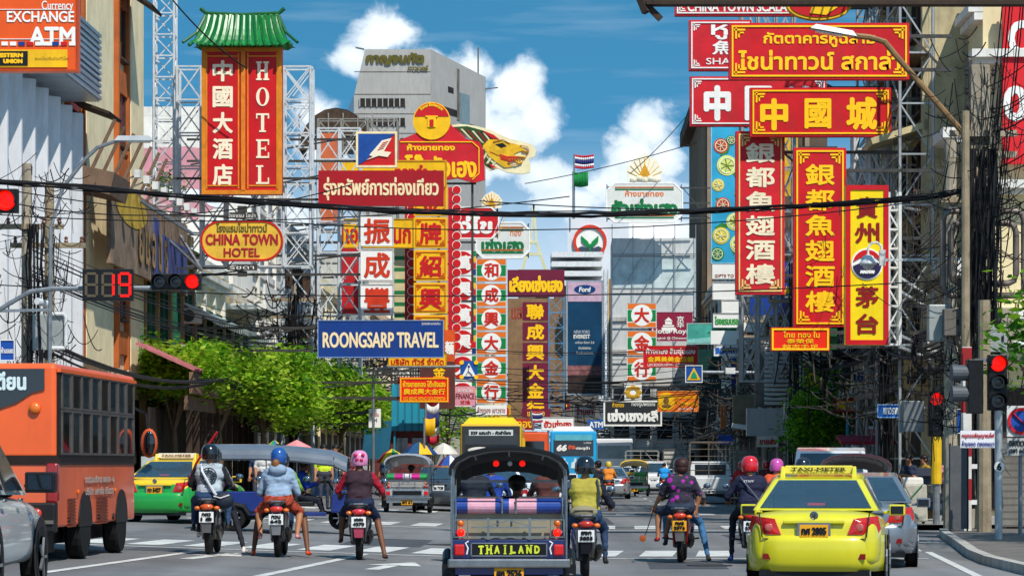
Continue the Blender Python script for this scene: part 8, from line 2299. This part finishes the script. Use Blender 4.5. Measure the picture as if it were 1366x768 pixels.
pr = person('person driving the far left motorcycle, one foot in a flip flop on the road', L0, 0, S, [SKIN, mat('6a7076', .8), DKTR, mat('d9cfc9', .6), mat('6a7076', .8), HAIR], Fg)
helmet(pr, hd + Vector((0, 0, .02)), mat('3a3d42', .3, 0, .1, 3, coat=.5), size=.98)
tag(MB().tube([(-.15, .1, .9), (0, .05, 1.25), (.34, .02, 1.75)], .02, 6).build('red_stick', mat('b3121c', .4), None), 'red stick with a dark tip poking up beside the black helmet', 'stick')
bpy.data.objects['red_stick'].location = gl(274, 45.6) + Vector((-.15, 0, .2))
# b: denim hoodie
L0 = gl(371, 45)
moto('dark blue scooter under the denim hoodie rider', L0, 0, mat('1c2440', .35, 0, .2, 3, coat=.5), mat('9a9da0', .35, .6), rows=('กวน', '642'), lamp=mat('d9301c', .25, 0, .2, 15, coat=.6))
S, Fg, hd = rider(.80, .08, kneeL=(-.33, .22, .72), footL=(-.28, .02, .37), kneeR=(.33, .22, .72), footR=(.30, .02, .37), elL=(-.30, .1, 1.02), elR=(.30, .1, 1.02), handL=(-.22, .4, .95), handR=(.22, .4, .95), shorts=1, bulk=1.16)
pr = person('person in a pale denim hoodie and red patterned shorts riding pillion', L0, 0, S, [SKIN, DEN, mat('a8432c', .8, 0, .5, 14), mat('c98a8a', .7), DEN, mat('8a5a2a', .6)], Fg)
helmet(pr, hd + Vector((0, 0, .035)), mat('1f4f94', .2, 0, .12, 3, coat=.9), size=.98)
MB().sph((0, -.075, 1.385), (.15, .07, .09), 14, 8).build('hood', DEN, pr, smooth=True)
MB().sph((-.03, -.09, 1.47), (.06, .05, .08), 10, 8).build('hair', mat('8a5a2a', .6, 0, .3, 20), pr, smooth=True)
S, Fg, hd = rider(.78, .1, y=.42, kneeL=(-.36, .2, .62), footL=(-.42, -.06, .10), kneeR=(.36, .2, .62), footR=(.44, -.06, .10), bulk=1.0, bare_shin=True)
pr = person('person in bright green driving the denim rider, orange shoes on the road', L0, 0, S, [SKIND, mat('7fae2a', .8), DKTR, mat('d9481c', .6), mat('7fae2a', .8), HAIR], Fg)
helmet(pr, hd, mat('24303f', .3, 0, .1, 3, coat=.5), size=.96)
# c: maroon vest
L0 = gl(479, 45)
moto('black and pink scooter under the maroon vest rider', L0, R(2), mat('1b1a1c', .35, 0, .2, 3, coat=.5), mat('a83a52', .35, 0, .1, 3, coat=.5), rows=('ฟฟต', '4270'), lamp=mat('d9303c', .25, 0, .2, 15, coat=.6))
S, Fg, hd = rider(.80, .10, kneeL=(-.28, .38, .72), footL=(-.3, .3, .34), kneeR=(.27, .25, .66), footR=(.40, -.02, .10), elL=(-.34, .16, 1.10), elR=(.36, .18, 1.08), handL=(-.34, .55, 1.02), handR=(.36, .55, 1.02), bulk=1.12, shorts=1)
pr = person('person in a dark maroon vest over red sleeves with a pink helmet', L0, 0, S, [SKIND, mat('33202a', .8, 0, .2, 6, bump=.3, bscale=12), mat('1d2740', .8, 0, .2, 6), mat('4a2a22', .7), mat('a3182c', .75, 0, .15, 6, bump=.2), HAIR], Fg)
h_ = helmet(pr, hd + Vector((0, 0, .03)), mat('d98ab4', .3, 0, .15, 8, coat=.6), size=1.0)
mb = MB()
for k in range(4): mb.sph(((-.06, .06, -.03, .035)[k], -.128, (.07, .07, .0, -.01)[k]), (.035, .02, .03), 8, 6)
mb.build('helmet_print', mat('b3284a', .4), h_)
MB().sph((0, .0, .80), (.17, .17, .06), 14, 8).build('shirt_hem', mat('a3182c', .75, 0, .15, 6), pr, smooth=True)
# d: yellow vest, nearest right of the tuk tuk
L0 = gl(781, 39.6)
moto('blue and black motorcycle under the yellow vest rider, beside the near tuk tuk', L0, 0, mat('2a2a5a', .3, 0, .15, 3, coat=.6), mat('16181f', .35, 0, .1, 3), rows=('ยงก', '3855'), lamp=mat('c2301c', .25, 0, .2, 15, coat=.6))
S, Fg, hd = rider(.78, .09, kneeL=(-.25, .4, .72), footL=(-.25, .32, .32), kneeR=(.27, .34, .70), footR=(.28, .22, .28), elL=(-.34, .12, 1.02), elR=(.37, .12, 1.02), handL=(-.34, .5, 1.0), handR=(.37, .5, 1.0), bulk=1.1)
pr = person('person in a yellow vest and black helmet beside the near tuk tuk', L0, 0, S, [SKIN, mat('a3963a', .75, 0, .12, 5, bump=.3, bscale=12), mat('2a3f5f', .8, 0, .2, 6), SHOE, mat('1c1f2e', .75, 0, .15, 6, bump=.2), HAIR], Fg)
helmet(pr, hd + Vector((0, 0, .02)), mat('15171a', .15, 0, .1, 3, coat=.9), size=1.04)
wb = MB().sph((-.03, -.13, .93), (.2, .06, .09), 14, 8).build('waist_bag', mat('8a8168', .7, 0, .15, 6, bump=.2), None, smooth=True); wb.location = L0
MB().box((-.03, -.19, .95), (.28, .01, .012)).build('zip', SHOE, wb)
tag(wb, 'khaki waist bag worn on the back of the yellow vest', 'bag')
MB().tube([(.16, -.02, 1.38), (.19, -.1, 1.2), (.17, -.1, 1.0)], .016, 6).build('strap', mat('3a3f4a', .7), pr)
# e: flowered shirt and driver
FLOW = mat('2e2a38', .8, 0, .36, 13)
_t = FLOW.node_tree; _b = _t.nodes['Principled BSDF']; _l = _t.links.new
_o = _b.inputs['Base Color'].links[0].from_socket
_v = _t.nodes.new('ShaderNodeTexVoronoi'); _v.inputs['Scale'].default_value = 7.5
_c = _t.nodes.new('ShaderNodeTexCoord'); _l(_c.outputs['Object'], _v.inputs['Vector'])
_r = _t.nodes.new('ShaderNodeMapRange'); _r.inputs[1].default_value = .36; _r.inputs[2].default_value = .30; _l(_v.outputs['Distance'], _r.inputs[0])
_m = _t.nodes.new('ShaderNodeMix'); _m.data_type = 'RGBA'; _l(_r.outputs[0], _m.inputs['Factor']); _l(_o, _m.inputs['A']); _m.inputs['B'].default_value = lin('a01f94') + (1,); _l(_m.outputs['Result'], _b.inputs['Base Color'])
L0 = gl(908, 46)
moto('maroon motorcycle with a yellow plate carrying two riders', L0, -R(6), mat('4a1f22', .35, 0, .2, 3, coat=.5), mat('8f8a84', .35, .6), pl=PY, rows=('กษธ', '2576'), lamp=mat('d9401c', .25, 0, .2, 15, coat=.6), style=1)
S, Fg, hd = rider(.80, .03, kneeL=(-.34, .25, .82), footL=(-.36, .18, .42), kneeR=(-.12, .36, .84), footR=(-.22, .30, .45), elL=(-.30, .08, 1.12), elR=(.30, .05, 1.10), handL=(-.40, .22, .92), handR=(.26, .08, .86), bulk=1.12, bare_shin=True, long_sleeve=False, head=(.02, 0))
pr = person('person in a purple flowered shirt sitting sideways on the pillion seat', L0, 0, S, [SKIN, FLOW, mat('2a3446', .8, 0, .2, 6), mat('c23a2c', .7), FLOW, mat('3a1f1c', .5, 0, .3, 20)], Fg)
MB().sph((hd.x, hd.y - .02, hd.z + .03), (.118, .122, .12), 16, 10).sph((hd.x, hd.y - .06, hd.z - .04), (.1, .075, .09), 12, 8).build('hair', mat('3a1f1c', .5, 0, .35, 25, bump=.5), pr, smooth=True)
S, Fg, hd = rider(.78, .1, y=.40, kneeR=(.32, .25, .62), footR=(.44, -.1, .10), kneeL=(-.25, .42, .72), footL=(-.25, .3, .34), bulk=1.06, elR=(.36, .14, 1.06), handR=(.36, .42, 1.0))
pr = person('person in an orange vest and blue jeans driving, right foot on the road', L0, -R(4), S, [SKIN, mat('d9653c', .75, 0, .12, 6), JEANB, SHOE, mat('5f5f5c', .75, 0, .15, 6), HAIR], Fg)
helmet(pr, hd + Vector((0, 0, .02)), mat('1c2430', .18, 0, .1, 3, coat=.8))
bm = thing('hand_mirror', 'orange round mirror on a bent black stalk beside the sandalled foot', 'mirror', L0)
MB().tube([(-.42, .16, .9), (-.5, -.0, .66), (-.56, -.12, .5), (-.6, -.16, .42)], .009, 6).build('stalk', BLACKP, bm)
MB().lathe([(.001, -.03), (.05, -.02), (.055, .012), (.001, .025)], (-.62, -.18, .4), 'y', 16).build('disc', mat('a8501f', .4, 0, .2, 4), bm)
# f: red helmet
L0 = gl(1001, 45.6)
moto('black motorcycle with a white plate under the red helmeted rider', L0, -R(4), mat('1b1b1e', .35, 0, .2, 3, coat=.5), mat('a9acb0', .35, .6), rows=('ฌฌ', '2740'))
S, Fg, hd = rider(.80, .12, kneeL=(-.26, .38, .72), footL=(-.3, .1, .12), kneeR=(.24, .4, .72), footR=(.24, .3, .34), elL=(-.37, .14, 1.06), elR=(.34, .14, 1.06), handL=(-.34, .5, 1.0), handR=(.33, .5, 1.0), bulk=1.1)
pr = person('person in a navy shirt with a bright red helmet and a crossbody strap', L0, -R(2), S, [SKIN, mat('1d2038', .8, 0, .15, 5, bump=.3, bscale=12), DKTR, mat('2a3f7a', .7), mat('1d2038', .8, 0, .15, 5), HAIR], Fg)
helmet(pr, hd + Vector((0, 0, .02)), mat('c8141c', .18, 0, .08, 3, coat=.9), size=1.02)
MB().tube([(-.16, -.02, 1.38), (-.02, -.12, 1.2), (.14, -.12, 1.0)], .016, 6).build('strap', mat('55586a', .7), pr)
MB().txt('STAFF', -.03, 1.32, .16, .035, -.095).build('lettering', WHITE, pr)
def simple_rider(label, mlabel, px, d, top, trouser, hel, hcol, rz=0., body='1f1f22', bulk=1.05, seat=.78, long_=True, turn=0.):
 L0 = gl(px, d)
 moto(mlabel, L0, rz, mat(body, .35, 0, .2, 3, coat=.5), GREYD, rows=('ขค', '77'))
 S, Fg, hd = rider(seat, .1, bulk=bulk, long_sleeve=long_)
 pr = person(label, L0, rz, S, [SKIN, mat(top, .8, 0, .15, 5, bump=.2), mat(trouser, .8, 0, .2, 6), SHOE, mat(top, .8, 0, .15, 5), HAIR], Fg, vox=.022)
 if hel: helmet(pr, hd + Vector((0, 0, .02)), mat(hcol, .2, 0, .1, 3, coat=.8))
 return pr
simple_rider('person in an orange top with a mauve pink helmet beyond the yellow taxi', 'scooter under the pink helmeted rider behind the taxi', 1034, 56, 'd9542c', '2a2a30', True, 'c24a9a', -R(20))
simple_rider('person in a dark jacket with a dark visor helmet behind the taxi roof sign', 'scooter hidden behind the yellow taxi roof', 1070, 50, '20222a', '2a2a30', True, '1a1d26', -R(12))
simple_rider('person in a bright blue shirt riding a white motorcycle far up the middle lane', 'white motorcycle under the far blue shirt rider', 886, 134, '1f8fd4', '2a2f3a', False, '', -R(6), 'd9d9d6')
simple_rider('person in red far behind the red helmeted rider', 'red motorcycle far behind the red helmeted rider', 990, 92, 'b32024', '2a2a30', True, 'a81c1c', -R(6), '8a1a1c')
simple_rider('person in a red jacket far back by the grey panel truck', 'dark scooter far back by the grey panel truck', 1022, 98, '6a2a30', '2a2a30', True, 'b02024', -R(6))
simple_rider('person in an orange vest riding far behind the standing man', 'scooter far behind the standing man', 812, 118, 'd9822c', '2a2f3a', True, 'c9b03c', 0)
simple_rider('dark clothed rider seen through the left side of the near tuk tuk', 'motorcycle ahead of the near tuk tuk on its left', 633, 45, '20242e', '20242e', True, '16181c', 0)
simple_rider('rider with a blue box bag seen through the middle of the near tuk tuk', 'motorcycle ahead of the near tuk tuk with a box bag', 655, 47, '1f3f94', '20242e', True, '20242e', 0)
simple_rider('rider in brown seen through the right side of the near tuk tuk', 'motorcycle ahead of the near tuk tuk on its right', 731, 46, '5a2f28', '20242e', True, '1a1a1c', 0)
# drivers of the tuk tuks
def driver(label, base, rz, top, lean=.08, y=1.6, seat=.58, skin=SKIND, hairm=HAIR, hat=None):
 S, Fg, hd = rider(seat, lean, y=y, kneeL=(-.2, .42, seat + .0), footL=(-.2, .5, .42), kneeR=(.2, .42, seat), footR=(.2, .5, .42), handL=(-.3, .45, 1.0), handR=(.3, .45, 1.0), bulk=1.1)
 pr = person(label, base, rz, S, [skin, mat(top, .8, 0, .15, 5), DKTR, SHOE, mat(top, .8, 0, .15, 5), hairm], Fg, vox=.02)
 MB().sph(hd + Vector((0, -.01, .045)), (.112, .118, .09), 14, 8).build('hair', HAIR, pr, smooth=True)
 return pr
driver('driver in a dark blue shirt at the handlebar of the near tuk tuk', gl(690, 33), 0, '1b2350')
driver('driver in a bright blue jacket on the crossing tuk tuk', gl(288, 60), -PI / 2, '1d3f9c', y=1.75, seat=.62)
driver('driver in a dark shirt inside the far silver tuk tuk', gl(546, 86), 0, '2a2f4a')

# ------------------------------------------------------------------ people on foot
def stander(label, loc, rz, top, trous, armR='down', hair=True, h=1.68, skin=SKIN, long_=False, skirt=False, face=True, shoes=SHOE, step=0.):
 k = h / 1.7
 V = lambda x, y, z: Vector((x, y, z)) * k
 S, Fg = [], []
 S += [(V(-.07, 0, .93), V(.07, 0, .93), .115, .115, 2), (V(-.06, 0, 1.05), V(.06, 0, 1.05), .105, .105, 1), (V(-.08, 0, 1.22), V(.08, 0, 1.22), .115, .115, 1), (V(-.12, -.01, 1.36), V(.12, -.01, 1.36), .075, .075, 1), (V(0, -.01, 1.4), V(0, .01, 1.48), .055, .052, 0)]
 hd = V(0, .02, 1.58)
 S += [(hd + Vector((0, -.012, .02)), hd + Vector((0, .012, .03)), .092, .09, 5), (hd + Vector((0, .03, .0)), hd + Vector((0, .035, -.07)), .075, .052, 0), (hd + Vector((0, .09, .02)), hd + Vector((0, .108, -.018)), .011, .015, 0)]
 for e in (-1, 1):
  S += [(hd + Vector((e * .09, 0, 0)), hd + Vector((e * .093, -.005, -.03)), .015, .012, 0)]
  sh = V(e * .165, -.01, 1.36)
  if e == 1 and armR == 'phone': el, hn = V(.22, .08, 1.13), V(.06, .27, 1.26)
  elif armR == 'phone' : el, hn = V(-.22, .06, 1.12), V(-.02, .26, 1.18)
  else: el, hn = V(e * .22, -.02, 1.10), V(e * .23, .08, .86)
  S += [(sh, el, .055, .044, 4), (el, el.lerp(hn, .8), .042, .032, 4 if long_ else 0), (el.lerp(hn, .75), hn, .03, .028, 0)]
  d = (hn - el).normalized(); S += [(hn, hn + d * .065, .028, .03, 0)]
  hand(Fg, hn + d * .01, d, (0, 0, 1) if armR != 'phone' else (-e, 0, .3), e, .9)
  hp, kn, ft = V(e * .085, 0, .9), V(e * .09, .03 + e * step * .12, .49), V(e * .1, -.01 + e * step * .2, .08)
  S += [(hp, kn, .085, .06, 2), (kn, ft, .058, .04, 2), (ft + Vector((0, -.05, -.035)), ft + Vector((e * .03, .15, -.045)), .036, .032, 3)]
 pr = person(label, loc, rz, S, [skin, mat(top, .8, 0, .15, 5, bump=.2), mat(trous, .8, 0, .2, 6), shoes, mat(top, .8, 0, .15, 5), HAIR], Fg, face=(hd, (0, 1, 0)), vox=.018)
 if hair: MB().sph(hd + Vector((0, -.018, .045)), (.105, .11, .088), 16, 10).sph(hd + Vector((0, -.05, -.01)), (.09, .06, .08), 12, 8).build('hair', HAIR, pr, smooth=True)
 return pr, hd
def foot(px, d, z=None):
 X_ = (px - 683) / F * d
 return Vector((X_, d, g(X_) if z is None else z))
pr, hd = stander('person in a dark blue shirt reading a phone on the right pavement', foot(1213, 70, .15), R(150), '2a3046', '3a3a42', 'phone')
ph = MB().box((0, 0, 0), (.07, .012, .14), rot=(.4, 0, 0)).build('mobile_phone', BLACKP, None, bevel=.004)
MB().box((0, .007, 0), (.06, .003, .12), rot=(.4, 0, 0)).build('screen', GLASSD, ph)
ph.location = Matrix.Translation(foot(1213, 70, .15)) @ (Matrix.Rotation(R(150), 4, 'Z') @ Vector((.02, .36, 1.27))); ph.rotation_euler = (0, 0, R(150)); tag(ph, 'dark mobile phone in the hands of the person on the right pavement', 'phone')
bg2 = MB().sph((0, 0, 0), (.12, .14, .2), 14, 8).build('backpack', mat('c23a8a', .7, 0, .15, 5), None, smooth=True); bg2.location = foot(1203, 70.25, 1.15); MB().box((0, -.13, .02), (.16, .03, .2)).build('pocket', mat('a52f78', .7), bg2, bevel=.01); tag(bg2, 'bright pink backpack beside the person reading a phone', 'bag')
stander('person in a pink top and hat standing behind the yellow wrapped pole', foot(1264, 72, .15), R(170), 'c98a94', '4a4a55', 'phone')
stander('person in mustard among the stalls right of the phone reader', foot(1233, 74, .15), R(120), 'a8842a', '3a3a40')
pr, hd = stander('young man in a dark jacket standing among the traffic by the blue bus', foot(798, 84), R(60), '22252e', '22252e', long_=True, step=.6)
for i, (px, d, rz, top, lb) in enumerate(((352, 72, 200, 'c9c4bd', 'shopper in a pale top under the grey canopy, left'), (372, 73, 160, '8a3a3a', 'shopper in dark red under the grey canopy'), (345, 74, 180, '2f3f5a', 'shopper in dark blue under the grey canopy'), (448, 74, 170, 'd4cfc6', 'shopper in white behind the crossing tuk tuk driver'),
          (432, 73, 190, 'c4d42a', 'stall keeper in lime yellow behind the crossing tuk tuk'), (466, 118, 180, '7a2f3a', 'passer by in maroon among the left stalls'), (612, 150, 180, 'c9a58a', 'passer by in beige beside the silver white sedan'), (513, 120, 150, '3a5a7a', 'passer by in blue by the far tuk tuk'))):
 X_ = (px - 683) / F * d
 stander(lb, foot(px, d, .42 if px < 460 else .3), R(rz), top, '3a3a42', step=.3)

# ------------------------------------------------------------------ pavement objects on the right
r = thing('market_cart', 'handcart draped in a pale cloth with green cords on the right pavement', 'cart', foot(1212, 68.9, .15))
MB().box((0, 0, .5), (.86, .6, .9), taper=.94).build('cloth', mat('b9b4a4', .85, 0, .15, 3, bump=.5, dirt=.2), r, bevel=.04)
mb = MB()
mb.tube([(-.4, -.32, .95), (-.1, -.32, .5), (.2, -.32, .12)], .014, 5).tube([(-.1, -.32, .5), (.3, -.32, .95)], .014, 5)
mb.build('cord', mat('1f7a4a', .6), r)
MB().box((.1, .1, 1.02), (.5, .4, .2)).build('goods', mat('d9d5cc', .7), r, bevel=.05)
for e in (-1, 1): wheel(r, e * .36, 0, .12, .12, .06)
r = thing('folding_screen', 'dark hinged board standing at the kerb beside the striped post', 'board', foot(1279, 61.5, .14))
MB().box((0, 0, .95), (.5, .05, 1.8), rot=(0, 0, .5)).build('panel', mat('55575a', .6, .1, .2, 2, dirt=.3), r); MB().box((-.2, -.1, .95), (.03, .05, 1.9)).box((.2, .1, .95), (.03, .05, 1.9)).build('frame', BLACKP, r)
r = thing('fence_panel', 'corrugated grey fence panel behind the poles on the right', 'fence', (13.8, 65.8, .14))
MB().box((0, 0, 1.0), (5, .06, 2.0)).build('panel', mat('7a756c', .7, .2, .2, 1, dirt=.5, stripe=(2, .16, '5f5b54', .3)), r); MB().box((-2.4, .06, 1.0), (.08, .08, 2.1)).box((2.4, .06, 1.0), (.08, .08, 2.1)).build('posts', GREYD, r)
for i, (px, d, w_, h_, c_, lb) in enumerate(((1190, 72, .9, 1.1, '4a3a5a', 'cluttered goods trolley beside the phone reader'), (1244, 73, 1.0, 1.3, '3a4a5a', 'stacked blue goods by the yellow wrapped pole'), (1165, 80, 1.0, 1.0, 'a83a3a', 'red topped stall table by the dark doorway'), (1140, 86, .8, 1.2, '5f5a4a', 'brown stacked cartons by the doorway'))):
 r = thing('goods_stack', lb, 'goods', foot(px, d, .15))
 rr = random.Random(i)
 for j in range(6):
  MB().box((rr.uniform(-.3, .3) * w_, rr.uniform(-.2, .2), .15 + j * h_ / 6), (w_ * rr.uniform(.45, .75), .45, h_ / 6), rot=(0, 0, rr.uniform(-.3, .3))).build('box', mat(['8a6f4a', c_, '6a6a6a', 'b3a58a', c_, '3a3f4a'][j], .8, 0, .25, 3), r, bevel=.015)
r = thing('food_stall', 'red awninged stall under the white notice boards on the right', 'stall', foot(1160, 90, .15))
MB().box((0, 0, .55), (1.6, .8, 1.0)).build('counter', mat('6a5a4a', .7, 0, .2, 2), r); MB().box((0, -.2, 2.2), (2.0, 1.4, .1), rot=(.15, 0, 0)).build('awning', mat('a8283a', .7, 0, .15, 2), r)
for e in (-1, 1): MB().cyl((e * .85, .2, 0), (e * .85, .2, 2.3), .03, n=6).build('post', STEEL, r)
sign('white hanging notice with red cross marks by the dark doorway', 1155, 568, 1170, 594, 91, OW, (('ยา', .5, .3, .6, .3, REDT, .03), ('CHINA', .5, .78, .8, .16, NAVY, .01)))
sign('small white wall notice beside the narrow doorway on the right', 1136, 585, 1146, 600, 92, OW, (('ขาย', .5, .5, .7, .3, BLACKP, .01),))

# plain labels for anything repeated carry their group
print('objects', len(bpy.data.objects))
for o in bpy.data.objects:
 n_ = len(o.get('label', 'a b c d').split())
 if n_ > 16 or n_ < 4: print('LABEL', n_, o.name, o['label'])
